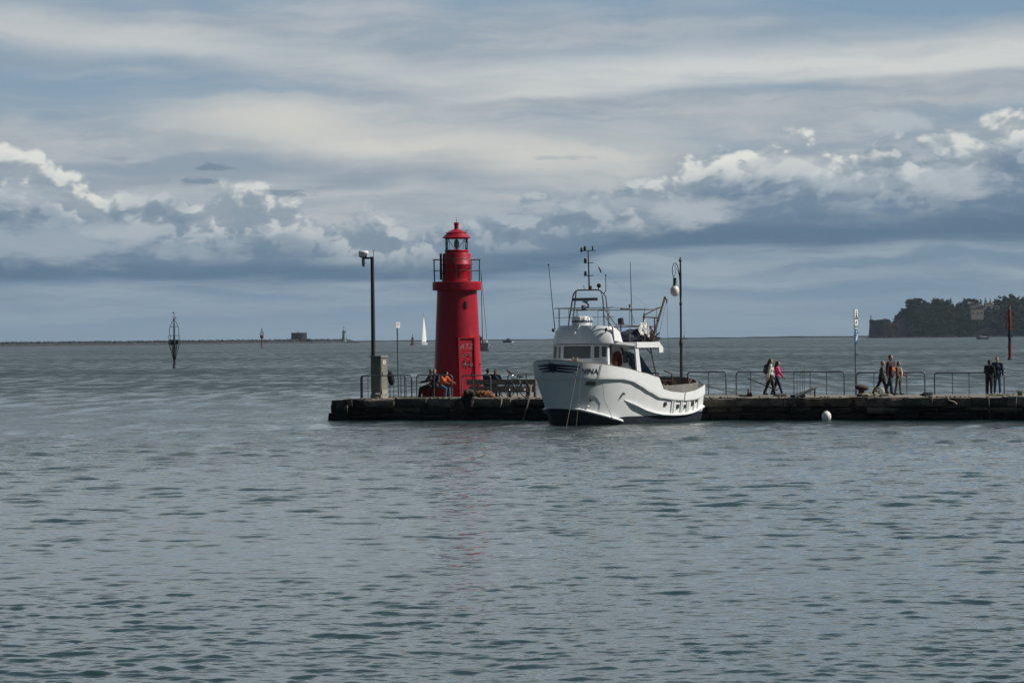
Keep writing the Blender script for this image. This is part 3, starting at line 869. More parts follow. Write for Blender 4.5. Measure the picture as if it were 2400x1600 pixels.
# ------------------------------------------------------------------ camera post, cabinet and small sign
b = deck_at(876, 2.7)
k = 49.3
zp = lambda y: 3.75 + (795.4-y)/k - DECK
post = empty('camera_post', b, 0, 'tall dark steel post carrying a white weather camera at its left arm', 'post')
MB().tube([(0, 0, -0.03), (0, 0, 2.2), (-0.01, 0, zp(603))], [0.115, 0.105, 0.085], 14).build('pole', M['dark_steel'], post, smooth=50)
MB().box((-0.22, 0, zp(606)), (0.52, 0.09, 0.09)).build('arm', M['dark_steel'], post)
MB().tube([(0.05, 0, zp(603)), (0.05, 0, zp(590)), (0.075, 0, zp(587))], 0.014, 6).build('antenna', M['dark_steel'], post)
hd = MB().box((-0.44, 0, zp(599)), (0.40, 0.40, 0.16)); hd.lathe([(0.23, zp(596)), (0.24, zp(592)), (0.20, zp(589.5)), (0.1, zp(589))], 20, (-0.42, 0, 0))
hd.build('radome', M['white_paint'], post, smooth=40)
MB().box((-0.44, 0, zp(603)), (0.30, 0.3, 0.07)).build('bracket', M['dark_steel'], post)
cm = MB().lathe([(0.075, zp(604)), (0.08, zp(610)), (0.075, zp(619)), (0.05, zp(625)), (0.02, zp(626.5))], 14, (-0.43, 0, 0)).build('camera', M['galvanised'], post, smooth=40)
cb = deck_at(889, 1.9)
cab = empty('electrical_cabinet', cb, R(-38), 'grey metal electrical cabinet with sloping lid at the foot of the camera post', 'cabinet')
hc = zp(835)
MB().box((0, 0, hc/2+0.11), (0.62, 0.46, hc-0.22)).build('body', M['cabinet'], cab)
MB().box((0, 0, hc), (0.70, 0.54, 0.07), taper=0.93).build('lid', M['cabinet'], cab)
MB().box((0, 0, 0.06), (0.66, 0.50, 0.17)).build('plinth', M['concrete'], cab)
dmb = MB().box((0.315, 0, hc/2+0.1), (0.02, 0.38, hc-0.5)); drr = dmb.build('door', M['cabinet'], cab)
MB().box((0.332, -0.14, hc/2+0.15), (0.02, 0.03, 0.14)).build('handle', M['dark_steel'], drr)
MB().box((0.334, -0.02, hc-0.27), (0.012, 0.18, 0.16)).build('notice', M['sign_white'], cab)
MB().box((0.342, -0.02, hc-0.27), (0.006, 0.05, 0.08)).build('notice_mark', M['ink'], cab)
MB().box((0.30, 0, 0.24), (0.10, 0.40, 0.26)).build('foot_block', M['concrete'], cab)
MB().tube([(-0.1, -0.245, 1.1), (-0.13, -0.26, 0.8), (-0.17, -0.25, 0.5), (-0.2, -0.245, 0.2)], 0.012, 6).build('cable', M['pale_rope'], cab)
MB().box((-0.36, 0.0, hc*0.66), (0.1, 0.3, 0.2), taper=0.6).build('side_hood', M['cabinet'], cab)
p = on_pier(915, 892, 3.4)
bag = MB().ball(p + Vector((0, 0, 0.18)), (0.15, 0.12, 0.26), 14, 10); bag.ball(p + Vector((0.05, 0, 0.0)), (0.16, 0.13, 0.22), 12, 8)
bag.tube([p + Vector((-0.09, 0, 0.38)), p + Vector((-0.1, 0, 0.52)), p + Vector((-0.03, 0, 0.45)), p+Vector((0.03, 0, 0.5))], 0.02, 6)
tag(bag.build('bag', M['black_cloth'], smooth=60), 'bulky black bag hung on the railing right of the grey cabinet', 'bag')
sp_ = deck_at(934, 2.5)
sg = empty('signpost', sp_, 0, 'thin pole with a small square white sign, left of the lighthouse', 'sign')
MB().tube([(0, 0, -0.03), (-0.03, 0, zp(768))], 0.030, 8).build('pole', M['grey_steel'], sg, smooth=50)
rsq = Matrix.Rotation(R(42), 3, 'Z')
def sq(x, y, z): return rsq @ Vector((x, y, 0)) + Vector((-0.03, 0, z))
pl = MB().box(sq(0, -0.05, zp(762.5)), (0.25, 0.02, 0.27), rsq).build('plate', M['sign_white'], sg)
MB().box(sq(0, -0.063, zp(760)), (0.14, 0.006, 0.022), rsq).build('lettering', M['ink'], pl)
MB().box(sq(-0.03, -0.063, zp(763.5)), (0.10, 0.006, 0.018), rsq).build('lettering', M['ink_red'], pl)

# ------------------------------------------------------------------ lamp post behind the stern
lb = deck_at(1597.5, 6.0); kk = 8000/lb.y
zl = lambda y: 3.75 + (788.6-y)/kk - DECK
lp = empty('street_lamp', lb, 0, 'old cast iron lamp post with one hanging white globe behind the boat', 'street lamp')
prof = [(0.13, -0.02), (0.13, 0.25), (0.10, 0.3), (0.085, 0.5), (0.075, 1.0), (0.062, zl(815)), (0.075, zl(812)), (0.095, zl(806)), (0.095, zl(802)), (0.07, zl(798)), (0.05, zl(792)), (0.046, zl(716)), (0.07, zl(714)), (0.07, zl(710)), (0.042, zl(707)), (0.055, zl(690)), (0.055, zl(640)), (0.04, zl(628)), (0.038, zl(614)), (0.085, zl(611)), (0.06, zl(608)), (0.035, zl(607)), (0.03, zl(603.5)), (0.01, zl(602))]
MB().lathe(prof, 14).build('column', M['dark_steel'], lp, smooth=45)
PXM = lambda px: (px-1595.5)/kk
arm = MB()
c1 = [(1594, 662), (1592.5, 645), (1590.5, 630), (1587, 619), (1583, 616), (1579, 619), (1576.5, 630), (1577, 643), (1580, 650), (1581.5, 653)]
arm.tube([(PXM(a), 0, zl(y)) for a, y in c1], 0.017, 7)
c2 = [(1593, 650), (1590, 636), (1586.5, 629), (1583, 633), (1584, 640), (1581, 648)]
arm.tube([(PXM(a), 0, zl(y)) for a, y in c2], 0.012, 6)
c3 = [(1585, 617), (1583, 624), (1586, 630)]
arm.tube([(PXM(a), 0, zl(y)) for a, y in c3], 0.012, 6)
arm.build('arm', M['dark_steel'], lp, smooth=50)
gx = PXM(1582)
MB().lathe([(0.04, zl(651)), (0.085, zl(652)), (0.075, zl(656)), (0.085, zl(667)), (0.11, zl(669)), (0.10, zl(670))], 16, (gx, 0, 0)).build('lamp_holder', M['dark_steel'], lp, smooth=45)
MB().ball((gx, 0, zl(681.5)), (0.212, 0.212, 0.262), 24, 16).build('globe', M['globe_white'], lp, smooth=60)

# ------------------------------------------------------------------ tall signpost with two plates
sb = deck_at(2005.5, 5.2); ks = 8000/sb.y
zs_ = lambda y: 3.75 + (784.7-y)/ks - DECK
st = empty('signpost', sb, 0, 'tall pole with a long pictogram plate above a round blue pedestrian sign', 'sign')
MB().tube([(0, 0, -0.03), (0, 0, zs_(724))], 0.030, 8).build('pole', M['grey_steel'], st, smooth=50)
SA = R(68)       # plates face along the pier, to the right
rs_ = Matrix.Rotation(SA, 3, 'Z')
def pp(x, y, z): return rs_ @ Vector((x, -y, 0)) + Vector((0.0, 0, z))
def pbox(mb, x0, x1, y0, y1, z0, z1):
    vs = [pp(x0, y0, z0), pp(x1, y0, z0), pp(x1, y1, z0), pp(x0, y1, z0), pp(x0, y0, z1), pp(x1, y0, z1), pp(x1, y1, z1), pp(x0, y1, z1)]
    mb.add(vs, [(3, 2, 1, 0), (4, 5, 6, 7), (0, 1, 5, 4), (1, 2, 6, 5), (2, 3, 7, 6), (3, 0, 4, 7)])
pm = MB(); pbox(pm, -0.27, 0.27, 0.04, 0.06, zs_(771), zs_(725)); plate = pm.build('pictogram_plate', M['sign_white'], st)
for x0, x1, z0, z1 in ((-0.285, -0.27, zs_(771.5), zs_(724.5)), (0.27, 0.285, zs_(771.5), zs_(724.5))):
    bd = MB(); pbox(bd, x0, x1, 0.035, 0.066, z0, z1); bd.build('plate_edge', M['dark_steel'], plate)
pk = MB()   # figure, triangle, second figure
pbox(pk, -0.05, 0.05, 0.0625, 0.068, zs_(735), zs_(728)); pbox(pk, -0.14, 0.14, 0.0625, 0.068, zs_(737), zs_(735.6))
pk.prism([(0, 0)], 0.001) if False else None
tri = [(-0.2, zs_(747)), (0.2, zs_(747)), (0.0, zs_(738))]
for i in range(3):
    a, c = tri[i], tri[(i+1) % 3]
    pk.tube([pp(a[0], 0.066, a[1]), pp(c[0], 0.066, c[1])], 0.018, 5)
pbox(pk, -0.03, 0.03, 0.0625, 0.068, zs_(746), zs_(741))
pbox(pk, -0.13, 0.05, 0.0625, 0.068, zs_(758), zs_(755)); pbox(pk, 0.0, 0.12, 0.0625, 0.068, zs_(755), zs_(752)); pbox(pk, -0.1, -0.02, 0.0625, 0.068, zs_(761), zs_(758))
pk.build('pictogram', M['ink'], plate)
pg = MB(); pbox(pg, -0.24, 0.24, 0.0625, 0.066, zs_(767), zs_(763)); pg.build('lower_band', M['ink_green'], plate)
pr = MB(); pbox(pr, -0.22, 0.22, 0.0625, 0.066, zs_(770), zs_(768.6)); pr.build('lettering', M['ink'], plate)
rz0 = zs_(789); rr0 = 0.33
disc = MB()
ring = [pp(rr0*math.cos(2*math.pi*k/32), 0.04, rz0 + rr0*math.sin(2*math.pi*k/32)) for k in range(32)]
ring2 = [pp(rr0*math.cos(2*math.pi*k/32), 0.06, rz0 + rr0*math.sin(2*math.pi*k/32)) for k in range(32)]
disc.add(ring + ring2, [tuple(range(31, -1, -1)), tuple(range(32, 64))] + [(i, (i+1) % 32, (i+1) % 32 + 32, i+32) for i in range(32)])
rsn = disc.build('round_plate', M['sign_blue'], st)
wf = MB()
def stroke(pts, r): wf.tube([pp(x, 0.064, rz0+z) for x, z in pts], r, 6, flat=1.0)
wf.ball(pp(-0.06, 0.062, rz0+0.22), 0.05, 10, 6)
stroke([(-0.06, 0.16), (-0.02, 0.02), (0.05, -0.14)], 0.038); stroke([(-0.02, 0.02), (-0.1, -0.12), (-0.14, -0.2)], 0.034)
stroke([(-0.05, 0.13), (0.08, 0.04)], 0.026); stroke([(0.14, 0.12), (0.12, 0.0)], 0.035); stroke([(0.12, 0.0), (0.14, -0.14)], 0.03)
wf.build('walker_symbol', M['sign_white'], rsn)
MB().box((0.06, 0, zs_(831)), (0.14, 0.05, 0.05)).build('clamp', M['galvanised'], st)

# ------------------------------------------------------------------ bench, bicycle, bollards, ropes and nets
ba, bb = deck_at(1094, 3.0), deck_at(1256, 3.0)
bu = (bb-ba).normalized(); bl = (bb-ba).length
bench = empty('bench', ba, math.atan2(bu.y, bu.x), 'long weathered plank bench with high back, right of the lighthouse', 'bench')
for z0, z1, x0 in ((0.55, 0.80, 0.0), (0.20, 0.50, 0.16)):
    m_ = MB(); m_.box((bl/2+x0/2, 0, (z0+z1)/2), (bl-x0, 0.05, z1-z0)); m_.build('backrest_plank', M['old_wood'], bench)
MB().box((bl/2, 0.26, 0.41), (bl-0.1, 0.42, 0.05)).build('seat', M['old_wood'], bench)
for x in (0.55, 1.45, bl/2+0.4, bl-0.45, bl-0.08):
    q = MB().box((x, 0.07, 0.38), (0.09, 0.07, 0.84)); q.build('support', M['dark_wood'], bench)
for x in (0.62, 1.5, bl-0.5):
    MB().box((x, 0.40, 0.19), (0.08, 0.08, 0.40)).build('leg', M['dark_wood'], bench)
for x in (0.9, 1.15):
    MB().box((x, -0.035, 0.66), (0.012, 0.02, 0.22)).build('strap', M['dark_steel'], bench)

def bicycle(c, rz, label):
    root = empty('bicycle', c, rz, label, 'bicycle')
    r = 0.33
    def wheel(x):
        tor = MB()
        P = [[Vector((x + (r-0.02+0.02*math.cos(b))*math.cos(a), 0.02*math.sin(b), r + (r-0.02+0.02*math.cos(b))*math.sin(a))) for b in [2*math.pi*j/6 for j in range(7)]] for a in [2*math.pi*i/28 for i in range(28)]]
        tor.grid(P, close_u=True)
        w = tor.build('wheel', M['black_rubber'], root, smooth=60)
        sp = MB()
        ringp = [Vector((x + 0.295*math.cos(2*math.pi*i/28), 0, r + 0.295*math.sin(2*math.pi*i/28))) for i in range(29)]
        sp.tube(ringp, 0.010, 5, caps=False)
        for i in range(14):
            a = 2*math.pi*i/14
            sp.tube([(x, 0.02 if i % 2 else -0.02, r), (x+0.295*math.cos(a), 0, r+0.295*math.sin(a))], 0.003, 4)
        sp.tube([(x, -0.04, r), (x, 0.04, r)], 0.02, 8)
        sp.build('rim', M['chrome'], w)
        fd = MB()
        fp = [Vector((x + (r+0.03)*math.cos(a), 0, r + (r+0.03)*math.sin(a))) for a in [R(10+15*i) for i in range(11)]]
        fd.tube(fp, 0.022, 6); fd.build('mudguard', M['dark_steel'], w)
    wheel(-0.53); wheel(0.53)
    fr = MB()
    head0, head1 = (-0.36, 0, 0.86), (-0.41, 0, 0.66); bb_ = (0.02, 0, 0.29); seat = (0.19, 0, 0.80); rear = (0.53, 0, 0.33)
    for a, b_ in ((head0, seat), (head1, bb_), (bb_, seat)): fr.tube([a, b_], 0.018, 8)
    fr.tube([head0, head1], 0.022, 8)
    for s in (-0.05, 0.05):
        fr.tube([(bb_[0], s*0.5, bb_[2]), (rear[0], s, rear[2])], 0.011, 6); fr.tube([(seat[0], s*0.4, seat[2]-0.03), (rear[0], s, rear[2])], 0.010, 6)
        fr.tube([(head1[0], s*0.6, head1[2]), (-0.47, s, 0.5), (-0.53, s, 0.33)], 0.012, 6)
    fr.build('frame', M['grey_steel'], root, smooth=50)
    hb = MB()
    hb.tube([head0, (-0.34, 0, 0.98)], 0.014, 8)
    hb.tube([(-0.18, -0.29, 1.0), (-0.3, -0.27, 1.03), (-0.36, -0.12, 1.01), (-0.34, 0, 0.98), (-0.36, 0.12, 1.01), (-0.3, 0.27, 1.03), (-0.18, 0.29, 1.0)], 0.013, 8)
    hb.build('handlebar', M['chrome'], root, smooth=50)
    sd_ = MB().tube([seat, (0.21, 0, 0.90)], 0.014, 8)
    sd_.ball((0.25, 0, 0.93), (0.14, 0.09, 0.04), 12, 8); sd_.ball((0.14, 0, 0.925), (0.11, 0.035, 0.028), 10, 6)
    sd_.build('saddle', M['black_rubber'], root, smooth=60)
    ck = MB().lathe([(0.09, -0.005), (0.09, 0.005)], 20, (0.02, -0.05, 0.29), Matrix.Rotation(R(90), 3, 'X'))
    ck.tube([(0.02, -0.07, 0.29), (0.13, -0.07, 0.17)], 0.012, 6); ck.box((0.13, -0.11, 0.17), (0.09, 0.07, 0.02))
    ck.tube([(0.02, 0.07, 0.29), (-0.09, 0.07, 0.41)], 0.012, 6); ck.box((-0.09, 0.11, 0.41), (0.09, 0.07, 0.02))
    ck.build('crank', M['dark_steel'], root)
    cg = MB()
    cg.box((0.16, 0.0, 0.30), (0.62, 0.02, 0.06)); cg.build('chain_guard', M['ink_green'], root)
    rk = MB()
    for s in (-0.06, 0.06): rk.tube([(0.3, s, 0.72), (0.72, s, 0.72)], 0.008, 5); rk.tube([(0.66, s, 0.72), (0.53, s, 0.33)], 0.007, 5)
    for x in (0.4, 0.52, 0.64): rk.tube([(x, -0.06, 0.72), (x, 0.06, 0.72)], 0.007, 5)
    rk.build('carrier', M['dark_steel'], root)
    return root
bicycle(deck_at(1212, 2.2), PRZ - R(28), 'dark city bicycle leaning by the railing at the end of the plank bench')

gl = on_pier(1194.5, 876.5, 4.2)
gull = empty('bird', gl, R(200), 'small brown bird perched on the railing above the bicycle', 'bird')
g_ = MB().ball((0, 0, 0.10), (0.14, 0.07, 0.065), 12, 8, Matrix.Rotation(R(-25), 3, 'Y')); g_.ball((0.11, 0, 0.19), (0.05, 0.045, 0.045), 10, 7); g_.tube([(0.06, 0, 0.12), (0.11, 0, 0.19)], [0.05, 0.035], 8)
g_.tube([(-0.1, 0, 0.06), (-0.22, 0, 0.02)], [0.045, 0.012], 6, flat=0.5)
g_.build('body', M['feather'], gull, smooth=60)
MB().tube([(0.15, 0, 0.19), (0.2, 0, 0.18)], [0.014, 0.004], 6).build('beak', M['dark_steel'], gull)
for s in (-0.025, 0.025): MB().tube([(0.0, s, 0.06), (0.0, s, -0.01)], 0.007, 5).build('leg', M['dark_steel'], gull)

def bollard(px, t, sc, label, tilt=0.0):
    root = empty('bollard', deck_at(px, t), 0, label, 'bollard', 'iron mooring bollards')
    MB().lathe([(0.20*sc, -0.02), (0.20*sc, 0.06*sc), (0.13*sc, 0.12*sc), (0.12*sc, 0.26*sc), (0.15*sc, 0.30*sc)], 20).build('stem', M['iron_rust'], root, smooth=45)
    rot = Matrix.Rotation(tilt, 3, 'Y')
    MB().ball((0.02, 0, 0.36*sc), (0.30*sc, 0.24*sc, 0.125*sc), 20, 10, rot).build('head', M['iron_rust'], root, smooth=60)
    return root
bollard(2019, 1.0, 1.05, 'rusty mushroom bollard wrapped in rope, below the tall signpost', R(6))
bollard(1097, 1.2, 0.80, 'dark iron bollard standing left of the orange net heap')

def rope_pile(name, c, sx, sy, h, mat, turns, seed, rr, label, cat, group=None):
    q = random.Random(seed); mb = MB()
    for k in range(turns):
        f = k/turns
        cx, cy = q.uniform(-0.3, 0.3)*sx, q.uniform(-0.3, 0.3)*sy
        rx, ry = sx*q.uniform(0.25, 0.62), sy*q.uniform(0.25, 0.62)
        zb = h*f*max(0.1, 1-abs(cx)/sx*1.4)
        ph = q.uniform(0, 6.28); n = 20; arc = q.uniform(3.0, 6.2)
        pts = [c + PE*(cx + rx*math.cos(ph+arc*i/n)) + PN*(cy + ry*math.sin(ph+arc*i/n)) + Vector((0, 0, rr + zb + 0.05*math.sin(i*1.3+ph)*h*2)) for i in range(n+1)]
        for p_ in pts: p_.z = max(p_.z, c.z+rr)
        mb.tube(pts, rr, 6)
    return tag(mb.build(name, mat, smooth=60), label, cat, group)
rope_pile('fishing_net', deck_at(1136, 0.9), 0.58, 0.5, 0.30, M['orange_net'], 46, 2, 0.024, 'heap of orange brown fishing net on the pier edge before the bench', 'fishing net')
rope_pile('rope', deck_at(2032, 0.8), 0.42, 0.4, 0.16, M['pale_rope'], 14, 4, 0.024, 'pale rope lying round the foot of the mushroom bollard', 'rope', 'loose ropes on the pier')
rope_pile('rope', deck_at(2076, 0.9), 0.40, 0.35, 0.08, M['pale_rope'], 8, 6, 0.022, 'pale rope trailing on the edge below the man in the orange top', 'rope', 'loose ropes on the pier')
rope_pile('rope', deck_at(2345, 0.9), 0.85, 0.4, 0.06, M['pale_rope'], 9, 8, 0.022, 'pale rope spread on the edge in front of the standing couple', 'rope', 'loose ropes on the pier')
rope_pile('rope', deck_at(1830, 1.2), 0.45, 0.5, 0.10, M['grey_rope'], 12, 9, 0.022, 'grey rope tangle at the feet of the girl in pink', 'rope', 'loose ropes on the pier')
rope_pile('rope', deck_at(1745, 1.3), 0.5, 0.5, 0.08, M['grey_rope'], 10, 10, 0.022, 'grey rope tangle on the edge left of the walking girls', 'rope', 'loose ropes on the pier')
rope_pile('fishing_net', deck_at(2173, 1.0), 0.35, 0.5, 0.12, M['black_cloth'], 24, 12, 0.03, 'low heap of black net between the two right railings', 'fishing net')
# upright coil beside the walkers
cc = deck_at(2062, 1.0)
coil = MB()
for k in range(7):
    rr_ = 0.20 - 0.004*k
    pts = [cc + PE*(rr_*math.cos(a)) + PN*(0.06*k-0.2) + Vector((0, 0, 0.21 + rr_*math.sin(a))) for a in [2*math.pi*i/24 + k for i in range(25)]]
    coil.tube(pts, 0.018, 6)
for k in range(5):
    a = k*1.3
    coil.tube([cc + PE*(0.2*math.cos(a)) + PN*-0.22 + Vector((0, 0, 0.21+0.2*math.sin(a))), cc - PE*(0.2*math.cos(a)) + PN*-0.2 + Vector((0, 0, 0.21-0.2*math.sin(a)))], 0.012, 5)
tag(coil.build('rope', M['pale_rope'], smooth=60), 'round coil of rope standing upright by the legs of the three walkers', 'rope', 'loose ropes on the pier')

def line(name, pts, r, mat, label, group=None, sag=0.0, n=14):
    p0, p1 = pts[0], pts[-1]
    if len(pts) == 2:
        pts = [p0.lerp(p1, i/n) - Vector((0, 0, sag*4*(i/n)*(1-i/n))) for i in range(n+1)]
    return tag(MB().tube(pts, r, 6).build(name, mat, smooth=60), label, 'rope', group)
line('rope', [on_pier(1166, 927.5, 0.35), on_pier(1172, 928.5, -0.03), on_pier(1175.5, 934, -0.06), on_pier(1175, 945, -0.07), on_pier(1173, 955, -0.07)], 0.032, M['pale_rope'], 'frayed pale rope end hanging over the wall right of the net heap')
line('rope', [on_pier(1245, 903, 1.6), on_pier(1243, 925, 0.3), on_pier(1240, 936, -0.08), on_pier(1232, 962, -0.12), on_pier(1225, 990, -0.16)], 0.035, M['grey_rope'], 'grey rope dropping from the pier into the water below the bicycle')
line('rope', [on_pier(2316, 927, 0.3), on_pier(2317, 931, -0.06), on_pier(2319, 955, -0.1), on_pier(2321, 982, -0.1)], 0.02, M['grey_rope'], 'weathered rope hanging down the wall under the standing couple')
line('rope', [on_pier(2385, 923, 0.3), on_pier(2382, 931, -0.06), on_pier(2381, 966, -0.1)], 0.02, M['grey_rope'], 'short rope hanging down the wall at the far right edge')
ch = [on_pier(2217, 926, 0.3), on_pier(2221, 931, -0.08), on_pier(2224, 938, -0.1), on_pier(2236, 941, -0.1), on_pier(2243, 947, -0.1)]
line('rope', ch, 0.028, M['pale_rope'], 'short loop of pale rope snagged on the wall left of the couple')

# dark bundle of tarred net slung over the edge as a fender
fb = MB(); qf = random.Random(15)
for k in range(26):
    f = qf.random()
    c = on_pier(1096 + qf.uniform(-13, 14)*(1-0.35*f), 921 + 42*f, -0.10 + qf.uniform(-0.08, 0.06))
    fb.ball(c, (qf.uniform(0.09, 0.17), qf.uniform(0.08, 0.13), qf.uniform(0.10, 0.20)), 9, 6, Matrix.Rotation(qf.uniform(-.5, .5), 3, 'Y'))
for k in range(10):
    c = on_pier(1096 + qf.uniform(-14, 14), 920, -0.14); d = on_pier(1096 + qf.uniform(-11, 11), 962, -0.16)
    fb.tube([c, c.lerp(d, 0.5) + PE*qf.uniform(-.05, .05) - PN*0.07, d], 0.02, 5)
tag(fb.build('net_fender', M['black_rubber'], smooth=60), 'black bundle of tarred net slung over the wall under the orange net', 'fender')

# ramp board with trestle, and rods stuck upright
g0 = deck_at(1888, 0.9)
gw = empty('boarding_ramp', g0, PRZ, 'tilted brown boarding ramp with a white edge resting on the pier rim', 'ramp')
rot = Matrix.Rotation(R(-24), 3, 'Y')
MB().box((0.05, 0.0, 0.22), (0.92, 0.75, 0.05), rot).build('board', M['dark_wood'], gw)
MB().box((0.07, -0.39, 0.20), (0.94, 0.03, 0.07), rot).build('edge_strip', M['white_paint'], gw)
MB().box((-0.34, -0.05, 0.02), (0.5, 0.7, 0.12)).build('base_block', M['black_rubber'], gw)
MB().box((0.40, 0.1, 0.16), (0.06, 0.06, 0.34)).build('prop', M['dark_wood'], gw)
rods = [(1868.5, 866, 1.9), (1875.5, 872, 2.1), (1881.5, 866, 2.0), (1885.5, 857, 1.9)]
lab = ['leftmost of the four thin rods standing by the boarding ramp', 'second from left and shortest of the thin rods by the boarding ramp', 'third from left of the thin rods by the boarding ramp', 'tallest and rightmost of the thin rods by the boarding ramp']
for (px, ty_, t_), l_ in zip(rods, lab):
    o_ = MB().tube([deck_at(px, t_), on_pier(px-0.6, ty_, t_)], [0.014, 0.009], 6).build('rod', M['dark_steel'])
    tag(o_, l_, 'rod', 'thin rods by the boarding ramp')
tag(MB().tube([on_pier(1753.5, 886.5, 5.6), on_pier(1785, 900, 4.6), on_pier(1822, 914.5, 3.4)], 0.028, 8).build('pole', M['dark_steel']), 'dark pole slanting down behind the legs of the girls', 'pole')
cl = deck_at(1757, 1.0)
clt = MB().box(cl + Vector((0, 0, 0.08)), (0.22, 0.2, 0.16)); clt.tube([cl + Vector((-0.05, 0, 0.1)), cl + Vector((-0.07, 0, 0.34))], [0.05, 0.03], 8); clt.tube([cl + Vector((0.06, 0, 0.1)), cl + Vector((0.04, 0, 0.22))], [0.04, 0.03], 8)
tag(clt.build('mooring_cleat', M['iron_rust']), 'small dark mooring cleat on the edge left of the walking girls', 'cleat')

# mooring buoy floating before the wall
bo = on_pier(1937, 981, -0.9); bo.z = 0.0
by = empty('mooring_buoy', bo, 0, 'round white mooring buoy floating in front of the pier wall', 'buoy')
MB().ball((0, 0, 0.19), (0.21, 0.21, 0.25), 22, 14).build('float', M['globe_white'], by, smooth=60)
MB().lathe([(0.05, 0.42), (0.05, 0.46), (0.02, 0.48)], 10).build('eye', M['dark_steel'], by)

# weeds at the right edge
for i, (px, hh, l_) in enumerate([(2391, 0.30, 'dry weed tuft growing on the pier at the right edge'), (2371, 0.10, 'low weed tuft on the pier edge right of the couple')]):
    c = deck_at(px, 1.2); mb = MB(); q = random.Random(20+i)
    for k in range(46):
        a = q.uniform(0, 6.28); l = hh*q.uniform(0.5, 1.15); sp_r = q.uniform(0.02, 0.20)
        st0 = c + Vector((q.uniform(-.1, .1), q.uniform(-.1, .1), 0))
        mb.tube([st0, st0 + Vector((sp_r*math.cos(a)*0.4, sp_r*math.sin(a)*0.4, l*0.6)), st0 + Vector((sp_r*math.cos(a), sp_r*math.sin(a), l))], [0.008, 0.006, 0.002], 4)
    tag(mb.build('weed', M['weed']), l_, 'plant')
# ------------------------------------------------------------------ fishing boat (local frame: x forward, y to port, z up from the water)
TH = R(38.0)
BF = Vector((-math.sin(TH), -math.cos(TH), 0)); BP = Vector((math.cos(TH), -math.sin(TH), 0))
BO = Vector((7.104, 152.419, 0))
boat = empty('fishing_boat', BO, math.atan2(BF.y, BF.x), 'white fishing boat with blue bow emblem moored against the pier', 'boat')

mk('hull_blue', (0.010, 0.020, 0.038), 0.6, var=0.4, scale=4, grime=(0.05, 0.04, 0.035), gscale=2.0)
mk('mark_blue', (0.008, 0.016, 0.045), 0.45, var=0.2, scale=8)
mk('cap_grey', (0.13, 0.12, 0.115), 0.6, var=0.3, scale=6)
mk('inner_grey', (0.21, 0.20, 0.19), 0.8, var=0.35, scale=3, grime=(0.09, 0.075, 0.06), gscale=2.2)
mk('deck_grey', (0.25, 0.25, 0.24), 0.85, var=0.3, scale=3)
mk('cabin_dark', (0.02, 0.022, 0.024), 0.8, var=0.3, scale=3)
mk('window_glass', (0.13, 0.14, 0.138), 0.08, var=0.2, scale=2)
mk('lifebuoy', (0.17, 0.028, 0.015), 0.75, var=0.45, scale=5)
mk('blue_tarp', (0.012, 0.075, 0.17), 0.7, var=0.35, scale=3, bump=0.02, bscale=6)
mk('navy_tarp', (0.015, 0.022, 0.05), 0.75, var=0.4, scale=3, bump=0.02, bscale=6)
mk('net_brown', (0.10, 0.065, 0.045), 0.95, var=0.6, scale=7)
mk('rust_steel', (0.085, 0.055, 0.04), 0.75, var=0.45, scale=6)
mk('flag_white', (0.75, 0.75, 0.74), 0.8, var=0.1, scale=6)
mk('olive', (0.12, 0.12, 0.085), 0.7, var=0.3, scale=6)

M['white_gel'] = worn_paint('white_gel', (0.80, 0.825, 0.835), (0.76, 0.78, 0.79),
    [((0.64, 0.645, 0.64), 1.3, (1, 1, 0.5), 0.52, 0.80, 0.5), ((0.55, 0.52, 0.46), 3.2, (2.4, 2.4, 0.25), 0.58, 0.74, 0.5),
     ((0.30, 0.16, 0.08), 4.6, (3.0, 3.0, 0.22), 0.66, 0.74, 0.55), ((0.34, 0.33, 0.32), 7.0, (0.5, 0.5, 1.4), 0.68, 0.74, 0.45)], 0.34, 0.004, 3.0)
M['white_paint'] = worn_paint('white_paint', (0.81, 0.83, 0.84), (0.77, 0.785, 0.79),
    [((0.62, 0.60, 0.56), 2.0, (1.5, 1.5, 0.4), 0.55, 0.78, 0.5), ((0.34, 0.19, 0.10), 5.5, (2.4, 2.4, 0.3), 0.68, 0.75, 0.5)], 0.38, 0.003, 4.0)
def interp(tab, x):
    if x <= tab[0][0]: return tab[0][1]
    for (x0, y0), (x1, y1) in zip(tab, tab[1:]):
        if x <= x1:
            f = (x-x0)/(x1-x0); f = f*f*(3-2*f)*0.35 + f*0.65
            return y0 + (y1-y0)*f
    return tab[-1][1]
def beam(t_, B, n, bs, p=0.5):
    e = B*max(0.0, 1-max(t_, 0)**n)**p
    st = 1-(1-min(1, max(t_, 0)*2.6))**2
    return e*(bs/B + (1-bs/B)*st)
X0 = -0.35
ZK = [(-0.4, 1.20), (0.3, 1.02), (0.9, 0.96), (1.8, 0.94), (2.7, 0.98), (3.8, 1.10), (4.6, 1.37), (5.2, 1.62), (5.8, 1.84), (6.4, 1.94), (7.4, 1.97), (8.8, 1.98)]
ZS = [(-0.4, 1.62), (0.1, 1.50), (0.9, 1.37), (2.0, 1.29), (3.0, 1.36), (3.6, 1.47), (3.78, 1.75), (3.92, 1.98), (4.95, 2.18), (6.4, 2.43), (7.5, 2.58), (8.4, 2.68), (8.9, 2.78)]
ZB = [(-0.4, 0.46), (1.0, 0.35), (5.8, 0.34), (6.4, 0.28), (7.0, 0.40), (7.6, 0.53), (8.4, 0.71), (8.9, 0.78)]
ZL = lambda f: 8.43 + 0.47*f        # stem position at relative height f (0 water, 1 sheer)
def xs(t_, f, lo=X0): return lo + (ZL(f)-lo)*t_
